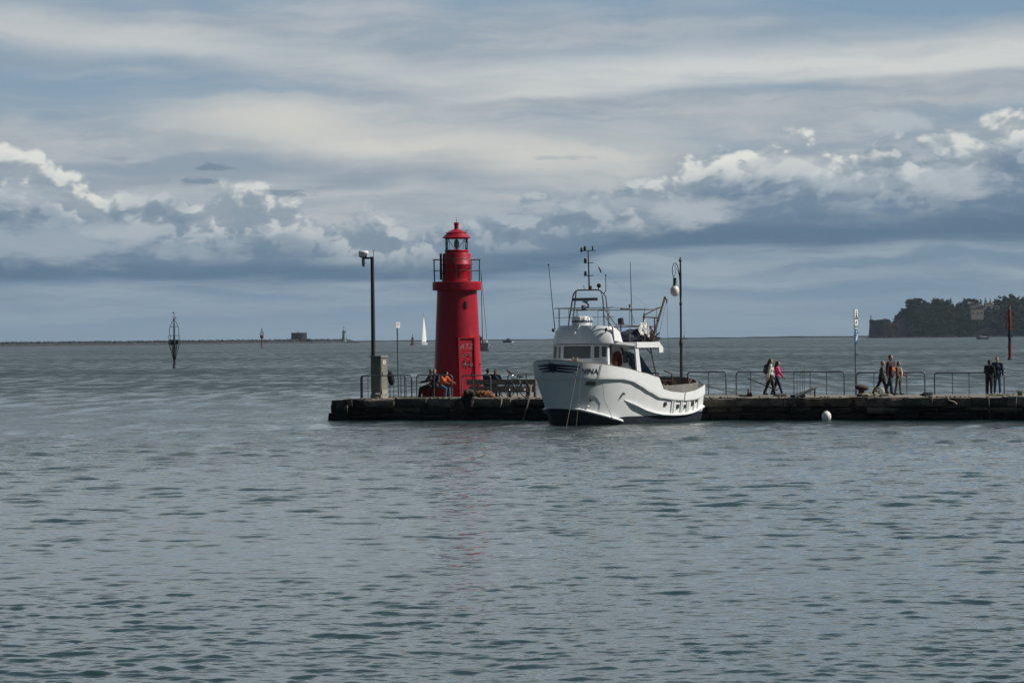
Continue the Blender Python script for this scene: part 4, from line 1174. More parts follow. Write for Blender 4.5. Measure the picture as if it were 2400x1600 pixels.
def hull_y(x, z):
    """half breadth of the lower hull"""
    zk = interp(ZK, x); f = z/zk if zk > 0 else 0
    fl = min(max(z, -0.6)/2.7, 1)
    L = ZL(max(fl, -0.1)); tt = min(max((x-X0)/(L-X0), 0), 1)
    bw = beam(tt, 1.92, 3.6, 1.30, 0.55); bk = beam(tt, 2.05, 8.0, 1.50, 0.5)
    if f < 0: return bw*(1+f*0.35)
    # concave flare forward, fuller aft
    pw = 1.02 if x > 5 else 0.6 + 0.42*max(0, x)/5.0
    return bw + (bk-bw)*min(f, 1.0)**pw
def sheer_y(x, z):
    fl = min(z/2.7, 1); L = ZL(fl); tt = min(max((x-X0)/(L-X0), 0), 1)
    return beam(tt, 2.08, 8.0, 1.52, 0.5)
NT_ = 72
TS = [1-(1-i/(NT_))**1.0 for i in range(NT_+1)]
TS = [math.sin(math.pi/2*(i/NT_))*0.55 + 0.45*(i/NT_) for i in range(NT_+1)]
# denser near the stem
TS = [1-(1-i/NT_)**1.7 for i in range(NT_+1)]
def hull_pt(t_, f, side):
    """f: -0.3..1 between water and knuckle"""
    x = xs(t_, 0.5)
    z = f*interp(ZK, x)
    x = xs(t_, min(max(z, -0.3)/2.7, 1))
    z = f*interp(ZK, x)
    return Vector((x, side*hull_y(x, z), z))
NLO, NHI = 5, 11
def hull_col(t_, side):
    out = []
    for k in range(NLO + NHI + 1):
        x = xs(t_, 0.3)
        for _ in range(3):
            zb, zk = interp(ZB, x), interp(ZK, x)
            z = -0.45 + (zb+0.45)*k/NLO if k <= NLO else zb + (zk-zb)*(k-NLO)/NHI
            x = xs(t_, min(max(z, -0.3)/2.7, 1))
        out.append(Vector((x, side*hull_y(x, z), z)))
    return out
hb = MB()
for side in (1, -1):
    P = [hull_col(t_, side) for t_ in TS]
    nv = NLO + NHI + 1
    base = len(hb.v)
    hb.v += [tuple(p) for row in P for p in row]
    for i in range(len(TS)-1):
        for j in range(nv-1):
            hb.f.append((base+i*nv+j, base+(i+1)*nv+j, base+(i+1)*nv+j+1, base+i*nv+j+1))
            hb.m.append(1 if j < NLO else 0)
# transom
Lr, Rr = hull_col(0, 1), hull_col(0, -1)
for j in range(NLO + NHI):
    hb.add([Lr[j], Lr[j+1], Rr[j+1], Rr[j]], [(0, 1, 2, 3)], 1 if j < NLO else 0)
hull = hb.build('hull', [M['white_gel'], M['hull_blue']], boat, smooth=40)

# bulwark: overhanging band between knuckle and rail, with thickness
bw = MB()
def bul(t_, g, side, off):
    x = xs(t_, 0.85); zk, zs = interp(ZK, x), interp(ZS, x)
    z = zk + (zs-zk)*g
    x = xs(t_, min(z/2.7, 1)); zk, zs = interp(ZK, x), interp(ZS, x); z = zk + (zs-zk)*g
    y = sheer_y(x, z)
    p = Vector((x, side*(y+off*min(1.0, y/0.3)), z))
    if t_ > 0.9: p.x += off*((t_-0.9)/0.1)
    return p
GS = [0, 0.07, 0.2, 0.4, 0.6, 0.8, 1.0]
TS2 = sorted(set(TS + [(x-X0)/(8.7-X0) for x in (3.6, 3.66, 3.72, 3.78, 3.84, 3.9, 3.96)]))
for side in (1, -1):
    outer = [[bul(t_, g, side, 0.055 if g > 0.03 else 0.045) for g in GS] for t_ in TS2]
    inner = [[bul(t_, g, side, -0.05) for g in (1.0, 0.0)] for t_ in TS2]
    bw.grid(outer); bw.grid(inner)
    bw.grid([[outer[i][-1], inner[i][0]] for i in range(len(TS2))])
    low = [[bul(t_, 0.0, side, -0.04), outer[i][0]] for i, t_ in enumerate(TS2)]
    bw.grid(low)
o1 = [bul(0, g, 1, 0.055) for g in GS]; o2 = [bul(0, g, -1, 0.055) for g in GS]
for j in range(len(GS)-1): bw.add([o1[j], o1[j+1], o2[j+1], o2[j]], [(0, 1, 2, 3)])
bulwark = bw.build('bulwark', M['white_gel'], boat, smooth=40)
cap = MB()
for side in (1, -1):
    pts = [bul(t_, 1.0, side, 0.015) + Vector((0, 0, 0.012)) for t_ in TS2]
    cap.tube(pts, 0.028, 6)
cap.build('cap_rail', M['cap_grey'], boat, smooth=60)
# decks
dk = MB()
def deck_strip(x0, x1, z):
    n = 24
    P = [[Vector((x0+(x1-x0)*i/n, s*(hull_y(x0+(x1-x0)*i/n, z)-0.03), z)) for s in (-1, 1)] for i in range(n+1)]
    dk.grid(P)
deck_strip(-0.3, 4.1, 0.86); deck_strip(4.1, 8.45, 1.84)
dk.add([(4.1, -1.95, 0.86), (4.1, 1.95, 0.86), (4.1, 1.95, 1.84), (4.1, -1.95, 1.84)], [(0, 1, 2, 3)])
dk.build('deck', M['deck_grey'], boat)

# rubbing strake aft and spray rail forward
stk = [(6.05, 1.06), (5.5, 0.86), (4.7, 0.59), (4.1, 0.46), (3.55, 0.38), (2.9, 0.345), (2.3, 0.335), (1.6, 0.355), (1.0, 0.41), (0.3, 0.52), (-0.33, 0.64)]
def along(tab, n):
    out = []
    for i in range(len(tab)-1):
        for k in range(n): out.append(tuple(tab[i][q]+(tab[i+1][q]-tab[i][q])*k/n for q in (0, 1)))
    return out + [tab[-1]]
for side in (1, -1):
    mb = MB(); rows = []
    for i, (x, z) in enumerate(along(stk, 4)):
        w = 0.11*min(1, i/5)+0.01
        y0 = hull_y(x, z)
        rows.append([Vector((x, side*(y0-0.03), z+0.09)), Vector((x, side*(y0+w), z+0.03)), Vector((x, side*(y0+w), z-0.02)), Vector((x, side*(y0-0.04), z-0.05))])
    mb.grid(rows); mb.build('rubbing_strake', M['white_gel'], boat, smooth=30)
    mb = MB(); rows = []
    sp = [(8.38, 0.73), (8.1, 0.68), (7.6, 0.545), (7.1, 0.42), (6.55, 0.275), (6.2, 0.21), (5.9, 0.15)]
    for i, (x, z) in enumerate(along(sp, 5)):
        w = 0.17*min(1, (i+1)/6)*min(1, (31-i)/9)+0.005
        y0 = hull_y(x, z)
        rows.append([Vector((x, side*(y0-0.02), z+0.10)), Vector((x+0.02, side*(y0+w), z+0.01)), Vector((x+0.02, side*(y0+w), z-0.025)), Vector((x, side*(y0-0.05), z-0.06))])
    mb.grid(rows); mb.build('spray_rail', M['white_gel'], boat, smooth=30)

def on_hull(x, z, off=0.0, side=1, fn=hull_y):
    e = 0.03
    y = fn(x, z)
    n = Vector((-(fn(x+e, z)-fn(x-e, z))/(2*e), 1, -(fn(x, z+e)-fn(x, z-e))/(2*e))).normalized()
    p = Vector((x, y, z)) + n*off
    return Vector((p.x, side*p.y, p.z))
def plate(poly, fn, off, mat, name, parent, side=1, th=0.015, sub=5):
    """flat mark wrapped on the hull: poly in (x, z)"""
    bm = bmesh.new()
    vs = [bm.verts.new((x, 0, z)) for x, z in poly]
    f = bm.faces.new(vs)
    bmesh.ops.triangulate(bm, faces=[f])
    bmesh.ops.subdivide_edges(bm, edges=bm.edges[:], cuts=sub, use_grid_fill=True)
    for v in bm.verts: v.co = on_hull(v.co.x, v.co.z, off, side, fn)
    bmesh.ops.solidify(bm, geom=bm.faces[:], thickness=th)
    me = bpy.data.meshes.new(name); bm.to_mesh(me); bm.free(); me.materials.append(mat)
    o = bpy.data.objects.new(name, me); COL.objects.link(o); o.parent = parent
    return o
# bow emblem: round boss on the stem with three stripes to each side
PLAN = {}
def plan_line(z):
    key = round(z, 2)
    if key not in PLAN:
        half = []
        L = ZL(min(key/2.7, 1))
        for k in range(241):
            t_ = 1-(k/240)**1.7*0.65
            x = X0 + (L-X0)*t_; y = beam(t_, 2.08, 8.0, 1.52, 0.5)
            y += 0.055*min(1.0, y/0.3)
            if t_ > 0.9: x += 0.055*((t_-0.9)/0.1)
            half.append(Vector((x, y, 0)))
        acc = [0.0]
        for a, b in zip(half, half[1:]): acc.append(acc[-1] + (b-a).length)
        PLAN[key] = (half, acc)
    return PLAN[key]
def arc_pt(s, z, off):
    """point on the bulwark at arc length s from the stem (port positive), off metres proud of it"""
    half, acc = plan_line(z)
    side = 1 if s >= 0 else -1
    a = abs(s); k = 1
    while k < len(acc)-1 and acc[k] < a: k += 1
    f = (a-acc[k-1])/max(1e-6, acc[k]-acc[k-1])
    p = half[k-1].lerp(half[k], f)
    if a < 0.12: n = Vector((1, 0, 0)).lerp(Vector((0.6, 0.8, 0)), a/0.12)
    else:
        d = half[min(k+3, len(half)-1)] - half[max(k-4, 0)]
        n = Vector((d.y, -d.x, 0))
        if n.y < 0: n = -n
    n.normalize()
    p = p + n*off
    return Vector((p.x, side*p.y, z))
NAME_S = 1.74
emb = MB()
def stripe(sa, sb, za, zb, h):
    P = []
    n = 14
    for i in range(n+1):
        f = i/n; s = sa+(sb-sa)*f; z = za+(zb-za)*f
        hh = h*(1-0.55*f)
        P.append([arc_pt(s, z-hh/2, 0.022), arc_pt(s, z+hh/2, 0.022)])
    Q = [[arc_pt(sa+(sb-sa)*i/n, za+(zb-za)*i/n-h*(1-0.55*i/n)/2, -0.03), arc_pt(sa+(sb-sa)*i/n, za+(zb-za)*i/n+h*(1-0.55*i/n)/2, -0.03)] for i in range(n+1)]
    emb.grid(P); emb.grid([[P[i][1], Q[i][1]] for i in range(n+1)]); emb.grid([[P[i][0], Q[i][0]] for i in range(n+1)])
    emb.add([P[-1][0], P[-1][1], Q[-1][1], Q[-1][0]], [(0, 1, 2, 3)])
ES = 0.13
for sg_ in (1, -1):
    stripe(ES+sg_*0.15, ES+sg_*1.24 if sg_ > 0 else ES-0.85, 2.585, 2.50 if sg_ > 0 else 2.55, 0.10)
    stripe(ES+sg_*0.17, ES+sg_*1.10 if sg_ > 0 else ES-0.80, 2.465, 2.38 if sg_ > 0 else 2.41, 0.10)
    stripe(ES+sg_*0.13, ES+sg_*0.95 if sg_ > 0 else ES-0.62, 2.345, 2.27 if sg_ > 0 else 2.30, 0.095)
c_ = arc_pt(ES, 2.47, 0.06)
ring = []
for k in range(24):
    a = 2*math.pi*k/24
    z = 2.48 + 0.185*math.sin(a)*(1.0 if math.sin(a) > 0 else 1.15); s = ES + 0.21*math.cos(a)*(1 if math.sin(a) > -0.2 else 0.85)
    ring.append((s, z))
fr_ = [arc_pt(s, z, 0.035) for s, z in ring]; bk_ = [arc_pt(s, z, -0.03) for s, z in ring]
emb.add(fr_ + bk_ + [arc_pt(ES, 2.48, 0.06)], [(i, (i+1) % 24, 48) for i in range(24)] + [(i, (i+1) % 24, (i+1) % 24+24, i+24) for i in range(24)])
emb.build('bow_emblem', M['mark_blue'], bulwark)
# name
text_mesh('NINA', 0.33, M['ink'], 'name_lettering', lambda x, y: arc_pt(NAME_S + x, 2.31 + y - 0.06*x, 0.012), bulwark, 0.32, 0.008, 0.95)
# hawse plate, outlets and scuppers on the port side
def fitting(x, z, w, h, mat, name, th=0.05, fn=hull_y, off=0.0):
    mb = MB()
    P = [on_hull(x+a*w/2, z+b*h/2, off+th, 1, fn) for a, b in ((-1, -1), (1, -1), (1, 1), (-1, 1))]
    Q = [on_hull(x+a*w/2, z+b*h/2, off-0.03, 1, fn) for a, b in ((-1, -1), (1, -1), (1, 1), (-1, 1))]
    mb.add(P+Q, [(0, 1, 2, 3)] + [(i, (i+1) % 4, (i+1) % 4+4, i+4) for i in range(4)])
    return mb.build(name, mat, hull)
fitting(7.95, 1.80, 0.34, 0.15, M['olive'], 'hawse_plate', 0.06)
fitting(7.75, 1.10, 0.09, 0.09, M['inner_grey'], 'outlet'); fitting(7.80, 0.80, 0.07, 0.07, M['white_paint'], 'outlet', 0.08)
mb = MB().ball(on_hull(6.2, 1.34, 0.05), 0.06, 10, 6); mb.tube([on_hull(6.2, 1.34, 0.0), on_hull(6.2, 1.34, 0.12)], 0.03, 8); mb.build('outlet', M['inner_grey'], hull)
for x, z in ((3.35, 0.83), (2.38, 0.71), (1.82, 0.69), (1.05, 0.80), (0.62, 0.95)):
    f_ = fitting(x, z, 0.17, 0.16, M['cabin_dark'], 'scupper', 0.045)
for x in (2.85, 2.68, 2.12, 1.98, 1.58, 1.42, 0.88, 0.42):
    zk = interp(ZK, x)
    mb = MB(); zz_ = [0.46, 0.6, 0.75, zk-0.03]
    for x_ in (x,):
        P = [[on_hull(x_+d, z, 0.045) for d in (-0.04, 0.04)] for z in zz_]
        Q = [[on_hull(x_+d, z, -0.02) for d in (-0.04, 0.04)] for z in zz_]
        mb.grid(P); mb.grid([[P[i][0], Q[i][0]] for i in range(4)]); mb.grid([[P[i][1], Q[i][1]] for i in range(4)])
    mb.build('fender_rib', M['white_gel'], hull)
# bulwark seams
for x in (7.74, 2.0):
    pts = [on_hull(x-0.1*g, interp(ZK, x)+(interp(ZS, x)-interp(ZK, x))*g, 0.078, 1, sheer_y) for g in (0.05, 0.3, 0.6, 1.0)]
    MB().tube(pts, 0.014, 5).build('seam', M['cap_grey'], bulwark)

# aft coaming: raised grey inner bulwark along the far side and round the stern
ac = MB()
def coam(u):
    # u 0..1 : starboard side from x=3.6 aft, round the stern, to the port quarter
    if u < 0.55:
        x = 3.6 - (3.6-0.35)*u/0.55; y = -(sheer_y(x, 1.3) - 0.10)
        return Vector((x, y, 0)), 1.93 + 0.06*u
    if u < 0.85:
        f = (u-0.55)/0.30; a = math.pi/2*0 + f*math.pi
        y0 = sheer_y(0.35, 1.3)-0.10
        return Vector((0.35 - 0.62*math.sin(a), -y0*math.cos(a), 0)), 1.96 - 0.26*max(0, f-0.6)/0.4
    f = (u-0.85)/0.15; x = 0.35 + (3.55-0.35)*f
    return Vector((x, sheer_y(x, 1.3)-0.12, 0)), 1.70 - 0.10*f
rows_o, rows_i = [], []
for i in range(61):
    p, zt = coam(i/60)
    q = p.copy(); q.x += 0.04 if p.x < 0.3 else 0; q.y *= 0.96
    zt2 = zt
    rows_o.append([Vector((p.x, p.y, 0.86)), Vector((p.x, p.y, zt2))]); rows_i.append([Vector((q.x, q.y, zt2)), Vector((q.x, q.y, 0.86))])
ac.grid(rows_o); ac.grid(rows_i); ac.grid([[rows_o[i][1], rows_i[i][0]] for i in range(61)])
ac.build('stern_coaming', M['inner_grey'], boat, smooth=40)

# ------------------------------------------------------------------ wheelhouse
ZD, ZT = 1.84, 3.46
plan = [(4.75, -1.30), (6.60, -1.70), (7.00, -0.86), (7.00, 0.80), (6.66, 1.37), (6.46, 1.37), (6.46, 1.12), (4.75, 1.12)]
wh = MB()
nP = len(plan)
def rake(p, z):   # front leans back slightly towards the top
    return Vector((p[0] - (0.10*(z-ZD)/(ZT-ZD) if p[0] > 6.5 else 0), p[1]*(1-0.03*(z-ZD)/(ZT-ZD)), z))
wh.add([rake(p, ZD) for p in plan] + [rake(p, ZT) for p in plan], [(i, (i+1) % nP, (i+1) % nP+nP, i+nP) for i in range(nP)] + [tuple(range(nP, 2*nP))])
house = wh.build('wheelhouse', M['white_gel'], boat)
def wall_pt(a, b, f, z, off):
    pa, pb = rake(a, z), rake(b, z)
    d = (pb-pa).normalized(); n = Vector((-d.y, d.x, 0))
    m_ = (pa+pb)/2
    if n.dot(Vector((m_.x-5.6, m_.y, 0))) < 0: n = -n
    return pa.lerp(pb, f) + n*off
def window(a, b, f0, f1, z0, z1, fr=0.05, slope=0.0, frame_mat=None):
    root = MB()
    L = (Vector(a)-Vector(b)).length
    e = fr/L
    def quadbox(mb, f0, f1, z0, z1, o0, o1):
        vs = [wall_pt(a, b, f, z, o) for o in (o0, o1) for f, z in ((f0, z0), (f1, z0), (f1, z1), (f0, z1))]
        mb.add(vs, [(0, 1, 2, 3), (7, 6, 5, 4), (0, 4, 5, 1), (1, 5, 6, 2), (2, 6, 7, 3), (3, 7, 4, 0)])
    for q in ((f0-e, f0, z0-fr, z1+fr), (f1, f1+e, z0-fr, z1+fr), (f0, f1, z1, z1+fr), (f0, f1, z0-fr, z0)): quadbox(root, *q, -0.02, 0.035)
    w = root.build('window', frame_mat or M['white_paint'], house)
    g = MB(); quadbox(g, f0+0.001, f1-0.001, z0+0.001, z1-0.001, -0.02, 0.008)
    g.build('pane', M['window_glass'], w)
    return w
fL, fR_ = plan[2], plan[3]
window(fL, fR_, 0.04, 0.95, 2.85, 3.39, 0.04)
window(plan[3], plan[4], 0.10, 0.44, 2.88, 3.37, 0.04)
window(plan[3], plan[4], 0.60, 0.90, 2.92, 3.36, 0.04)
window(plan[1], plan[2], 0.62, 0.86, 2.86, 3.36, 0.05)
window(plan[1], plan[2], 0.14, 0.44, 2.86, 3.36, 0.05)
sl_ = MB()
for f0, f1, z0, z1, o in ((0.05, 0.93, 2.74, 2.80, 0.05),):
    vs = [wall_pt(plan[3], plan[4], f, z, oo) for oo in (-0.02, o) for f, z in ((f0, z0), (f1, z0), (f1, z1), (f0, z1))]
    sl_.add(vs, [(0, 1, 2, 3), (7, 6, 5, 4), (0, 4, 5, 1), (1, 5, 6, 2), (2, 6, 7, 3), (3, 7, 4, 0)])
sl_.build('window_sill', M['white_paint'], house)
# side of the after cabin (in the shade of the overhang): two windows, a doorway post, life ring
window(plan[7], plan[6], 0.78, 0.93, 2.82, 3.30, 0.03, frame_mat=M['inner_grey'])
window(plan[7], plan[6], 0.06, 0.22, 2.66, 3.10, 0.03, frame_mat=M['inner_grey'])
rg_ = MB()
P = []
rc = Vector((5.72, 1.22, 2.74)); 
for i in range(30):
    a = 2*math.pi*i/30
    P.append([rc + Vector(((0.19+0.10*math.cos(b))*math.cos(a), 0.09*math.sin(b), (0.32+0.10*math.cos(b))*math.sin(a))) for b in [2*math.pi*j/10 for j in range(11)]])
rg_.grid(P, close_u=True)
rg_.box(rc, (0.22, 0.04, 0.44))
tag(rg_.build('life_ring', M['lifebuoy'], smooth=60), 'dark red life ring hanging on the shaded cabin side of the white boat', 'life ring').matrix_world = boat.matrix_basis
mb = MB().tube([(5.42, 1.20, 3.30), (5.36, 1.24, 3.17), (5.38, 1.24, 2.98)], 0.045, 8); mb.build('hose', M['black_rubber'], house, smooth=60)
mb = MB().tube([(4.95, 1.20, 2.95), (4.90, 1.30, 2.85), (4.82, 1.32, 2.66), (4.9, 1.25, 2.56)], 0.04, 8); mb.build('hose', M['black_rubber'], house, smooth=60)
for x in (6.40, 6.1): MB().box((x, 1.15, 2.65), (0.05, 0.06, 1.6)).build('door_frame', M['inner_grey'], house)

# visor / flybridge front: curved white fascia
ZF0, ZF1 = 3.49, 4.27
outline = []
for (x, y) in [(5.0, -1.60), (5.7, -1.68), (6.25, -1.72), (6.62, -1.60), (6.95, -1.22), (7.12, -0.80), (7.19, -0.3), (7.19, 0.3), (7.13, 0.72), (7.00, 1.05), (6.82, 1.32), (6.60, 1.52), (6.46, 1.57)]:
    outline.append(Vector((x, y, 0)))
def smooth_line(pts, n=4):
    out = []
    for i in range(len(pts)-1):
        p0 = pts[max(i-1, 0)]; p1 = pts[i]; p2 = pts[i+1]; p3 = pts[min(i+2, len(pts)-1)]
        for k in range(n):
            t_ = k/n
            out.append(0.5*((2*p1) + (p2-p0)*t_ + (2*p0-5*p1+4*p2-p3)*t_*t_ + (3*p1-p0-3*p2+p3)*t_**3))
    return out + [pts[-1]]
ol = smooth_line(outline)
def inset(p, k): return Vector((5.6+(p.x-5.6)*k, p.y*k, 0))
fa = MB()
zt_ = lambda p: ZF1 - max(0, (p.y-1.0))*0.10
rows = [[p + Vector((0, 0, ZF0)), p + Vector((0, 0, ZF0+0.03)), inset(p, 0.955) + Vector((0, 0, ZF0+0.38)), inset(p, 0.865) + Vector((0, 0, zt_(p)-0.04)), inset(p, 0.845) + Vector((0, 0, zt_(p)))] for p in ol]
fa.grid(rows)
fa.grid([[rows[i][-1], inset(ol[i], 0.815) + Vector((0, 0, zt_(ol[i])-0.03)), inset(ol[i], 0.815) + Vector((0, 0, 3.58))] for i in range(len(ol))])
fa.grid([[inset(ol[i], 0.78)+Vector((0, 0, ZF0+0.004)), rows[i][0]] for i in range(len(ol))])
for i in (0, len(ol)-1): fa.add([rows[i][0], rows[i][2], rows[i][4], inset(ol[i], 0.815)+Vector((0, 0, zt_(ol[i])-0.03)), inset(ol[i], 0.815)+Vector((0, 0, ZF0))], [(0, 1, 2, 3, 4)])
fascia = fa.build('flybridge_fascia', M['white_paint'], boat, smooth=40)
# side coaming behind the fascia on the port side
sc_ = MB()
cp = [(6.44, 3.60, 4.19), (6.2, 3.58, 4.12), (5.95, 3.54, 3.98), (5.75, 3.5, 3.54)]
rows = [[Vector((x, 1.60, z0)), Vector((x, 1.52, z1)), Vector((x, 1.46, z1)), Vector((x, 1.52, z0))] for x, z0, z1 in cp]
sc_.grid(rows); sc_.add([rows[0][k] for k in range(4)], [(0, 1, 2, 3)])
sc_.build('side_coaming', M['white_paint'], boat)
# roof slab with overhang over the port side deck, then the after awning roof
rf = MB()
roof = [(7.0, -1.1), (7.0, 0.95), (6.62, 1.40), (6.40, 1.46), (5.8, 1.75), (5.27, 1.98), (5.27, -1.6), (6.4, -1.6)]
nr = len(roof)
zr = lambda x: 3.49 - max(0, 6.45-x)*0.12
rf.add([(x, y, zr(x)) for x, y in roof] + [(x, y, zr(x)+0.10) for x, y in roof], [tuple(range(nr)), tuple(range(nr, 2*nr))] + [(i, (i+1) % nr, (i+1) % nr+nr, i+nr) for i in range(nr)])
rf.build('roof', M['white_paint'], boat)
aw = MB()
ZA = 3.33
aw.add([(x, y, z) for z in (ZA+0.10, ZA+0.20) for x, y in ((4.95, -1.6), (4.95, 1.94), (3.30, 1.94), (3.30, -1.6))], [(0, 1, 2, 3), (4, 5, 6, 7), (0, 1, 5, 4), (1, 2, 6, 5), (2, 3, 7, 6), (3, 0, 4, 7)])
aw.box((4.1, 1.95, ZA+0.08), (1.72, 0.05, 0.24))
aw.box((3.29, 0.2, ZA+0.04), (0.05, 3.5, 0.32))
aw.box((4.1, 0.6, ZA+0.02), (1.5, 0.08, 0.14)); aw.box((4.1, -0.6, ZA+0.02), (1.5, 0.08, 0.14))
awn = aw.v = [(x+0.38, y, z) for x, y, z in aw.v]
awn = aw.build('awning_roof', M['white_paint'], boat)
tr = MB(); tr.add([(3.22, 1.98, ZA+0.22), (3.22, 1.98, ZA-0.26), (2.92, 1.98, ZA-0.26), (2.90, 1.98, ZA-0.06), (3.22, 1.90, ZA+0.22), (3.22, 1.90, ZA-0.26), (2.92, 1.90, ZA-0.26), (2.90, 1.90, ZA-0.06)],
       [(0, 1, 2, 3), (4, 5, 6, 7), (0, 1, 5, 4), (1, 2, 6, 5), (2, 3, 7, 6), (3, 0, 4, 7)]); tr.v = [(x+0.48, y, z) for x, y, z in tr.v]; tr.build('end_flap', M['white_paint'], awn)
# raked white stanchion and thin after post
sn = MB()
sn.add([(5.13, 1.93, ZA+0.15), (4.92, 1.93, ZA+0.15), (4.66, 1.93, 2.10), (4.98, 1.93, 2.17), (5.13, 1.86, ZA+0.15), (4.92, 1.86, ZA+0.15), (4.66, 1.86, 2.10), (4.98, 1.86, 2.17)],
       [(0, 1, 2, 3), (4, 5, 6, 7), (0, 1, 5, 4), (1, 2, 6, 5), (2, 3, 7, 6), (3, 0, 4, 7)])
sn.v = [(x+0.28, y, z) for x, y, z in sn.v]
sn.build('stanchion', M['white_paint'], boat)
ps = MB().tube([(3.82, 1.75, ZA+0.02), (3.72, 1.82, 2.7), (3.55, 1.9, 1.95)], 0.03, 8); ps.tube([(4.1, 1.6, ZA+0.03), (3.78, 1.77, ZA-0.30)], 0.02, 6)
ps.v = [(x+0.22, y, z) for x, y, z in ps.v]
ps.build('after_post', M['rust_steel'], boat, smooth=60)
# blue tarpaulin stretched down to the working deck
tp = MB(); P = []
for i in range(13):
    f = i/12
    row = []
    for j in range(7):
        g = j/6
        x = 4.10 - 1.55*f; y = 0.25 + 0.95*g
        z = 3.12 - 1.20*f - 0.10*math.sin(f*math.pi) + 0.05*math.sin(7*g+4*f) - 0.25*abs(g-0.5)
        row.append(Vector((x, y, z)))
    P.append(row)
tp.grid(P); tp.grid([[p - Vector((0.01, 0, 0.02)) for p in r] for r in P], flip=True)
tp.build('tarpaulin', M['blue_tarp'], boat, smooth=60)

# ------------------------------------------------------------------ gear on the roof
lrft = empty('life_raft', (0, 0, 0), 0); lrft.parent = boat
q = MB().lathe([(0.40, 4.22), (0.43, 4.30), (0.43, 4.41)], 28, (6.45, -0.12, 0)); q.build('lower_shell', M['white_paint'], lrft, smooth=40)
q = MB().lathe([(0.45, 4.41), (0.46, 4.44), (0.46, 4.46), (0.45, 4.47)], 28, (6.45, -0.12, 0)); q.build('seam_band', M['mark_blue'], lrft, smooth=40)
q = MB().lathe([(0.44, 4.47), (0.43, 4.57), (0.38, 4.65), (0.2, 4.675), (0.02, 4.68)], 28, (6.45, -0.12, 0))
for k in range(14):
    a = 2*math.pi*k/14
    q.tube([(6.45+0.44*math.cos(a), -0.12+0.44*math.sin(a), 4.48), (6.45+0.43*math.cos(a), -0.12+0.43*math.sin(a), 4.58), (6.45+0.36*math.cos(a), -0.12+0.36*math.sin(a), 4.66)], 0.022, 5)
q.build('upper_shell', M['white_paint'], lrft, smooth=40)
MB().box((6.2, 0.1, 4.05), (1.3, 1.6, 0.36)).build('flybridge_console', M['white_paint'], boat)
# horn and deck lamps on the fascia
hn = MB().tube([(6.98, 0.12, 4.27), (7.05, 0.10, 4.12), (7.12, 0.06, 4.00)], [0.035, 0.022, 0.02], 8)
hn.lathe([(0.02, -0.05), (0.06, 0.05), (0.07, 0.07)], 14, (7.16, 0.04, 3.95), Matrix.Rotation(R(110), 3, 'Y')); hn.build('horn', M['white_paint'], fascia, smooth=50)
for x, y in ((6.66, 1.30), (6.50, -1.52)):
    l_ = MB().ball((x+0.06, y+(0.06 if y > 0 else -0.1), 4.08), (0.07, 0.06, 0.085), 10, 7); l_.tube([(x-0.05, y, 3.98), (x+0.05, y, 3.97), (x+0.06, y, 4.05)], 0.018, 6)
    l_.build('deck_lamp', M['cabin_dark'], fascia, smooth=60)

# flybridge rails
ZR = 5.02
fr = MB()
rp = [(3.35, -1.55), (6.35, -1.50), (6.55, -1.30), (6.55, 1.40), (6.35, 1.58), (3.45, 1.62)]
top = smooth_line([Vector((x, y, ZR - (0.08 if x < 4 else 0))) for x, y in rp], 3)
fr.tube(top + [top[0]], 0.020, 7)
fr.build('flybridge_rail', M['galvanised'], boat, smooth=60)
mid = MB(); mid.tube([Vector((p.x, p.y, 4.62)) for p in top if p.y < 0 or p.x > 6.2], 0.011, 6); mid.build('mid_rail', M['galvanised'], boat, smooth=60)
low = MB(); low.tube([(6.3, 1.60, 4.30), (5.3, 1.62, 4.24), (4.4, 1.62, 4.22), (3.3, 1.62, 4.20), (3.3, -1.5, 4.2)], 0.022, 6); low.build('low_rail', M['rust_steel'], boat, smooth=60)
for x, y in ((6.53, -1.28), (6.53, -0.78), (6.53, -0.30), (6.3, -1.50), (6.53, 1.38), (5.35, 1.62), (4.25, 1.62), (3.37, 1.62), (4.9, -1.6), (3.37, -1.55)):
    MB().tube([(x, y, 3.55), (x, y, ZR-(0.06 if x < 4 else 0.0))], 0.015, 6).build('rail_stanchion', M['galvanised'], boat, smooth=60)
MB().tube([(5.35, 1.62, ZR), (4.9, 1.55, 4.35)], 0.015, 6).build('rail_brace', M['galvanised'], boat)

# radar arch, mast, lights
ar = MB()
AY = -0.16
XA = 6.05
for dx_, in ((0.0,), (-0.28,)):
    k_ = 1.0
    pts = [(XA+dx_+0.06, -0.98, 4.2), (XA+dx_*0.8, -0.80, 5.3), (XA+dx_*0.6, -0.72, 5.62), (XA+dx_*0.5, -0.60, 5.76), (XA+dx_*0.5, -0.48, 5.80), (XA+dx_*0.5, 0.62, 5.80), (XA+dx_*0.5, 0.76, 5.75), (XA+dx_*0.6, 0.84, 5.60), (XA+dx_*0.8, 0.88, 5.3), (XA+dx_+0.06, 0.97, 4.2)]
    if dx_ != 0.0: pts = pts[:3] + [(XA+dx_*0.2, -0.62, 5.73)]
    ar.tube(pts, 0.034, 8)
ar.tube([(XA-0.28, 0.97, 4.2), (XA-0.2, 0.88, 5.5), (XA-0.05, 0.8, 5.70)], 0.030, 8)
ar.tube([(XA-0.05, 0.90, 5.0), (XA-0.75, 1.05, 4.2)], 0.028, 8); ar.tube([(XA-0.02, 0.92, 4.7), (XA-0.45, 1.0, 4.2)], 0.022, 8)
ar.v = [(x, y+AY, z) for x, y, z in ar.v]
ar.build('radar_arch', M['galvanised'], boat, smooth=60)
rd_ = empty('radar', (0, 0, 0), 0); rd_.parent = boat
q = MB().box((XA, -0.24, 5.40), (0.14, 1.36, 0.13), Matrix.Rotation(R(-6), 3, 'Z')); q.build('scanner_bar', M['galvanised'], rd_)
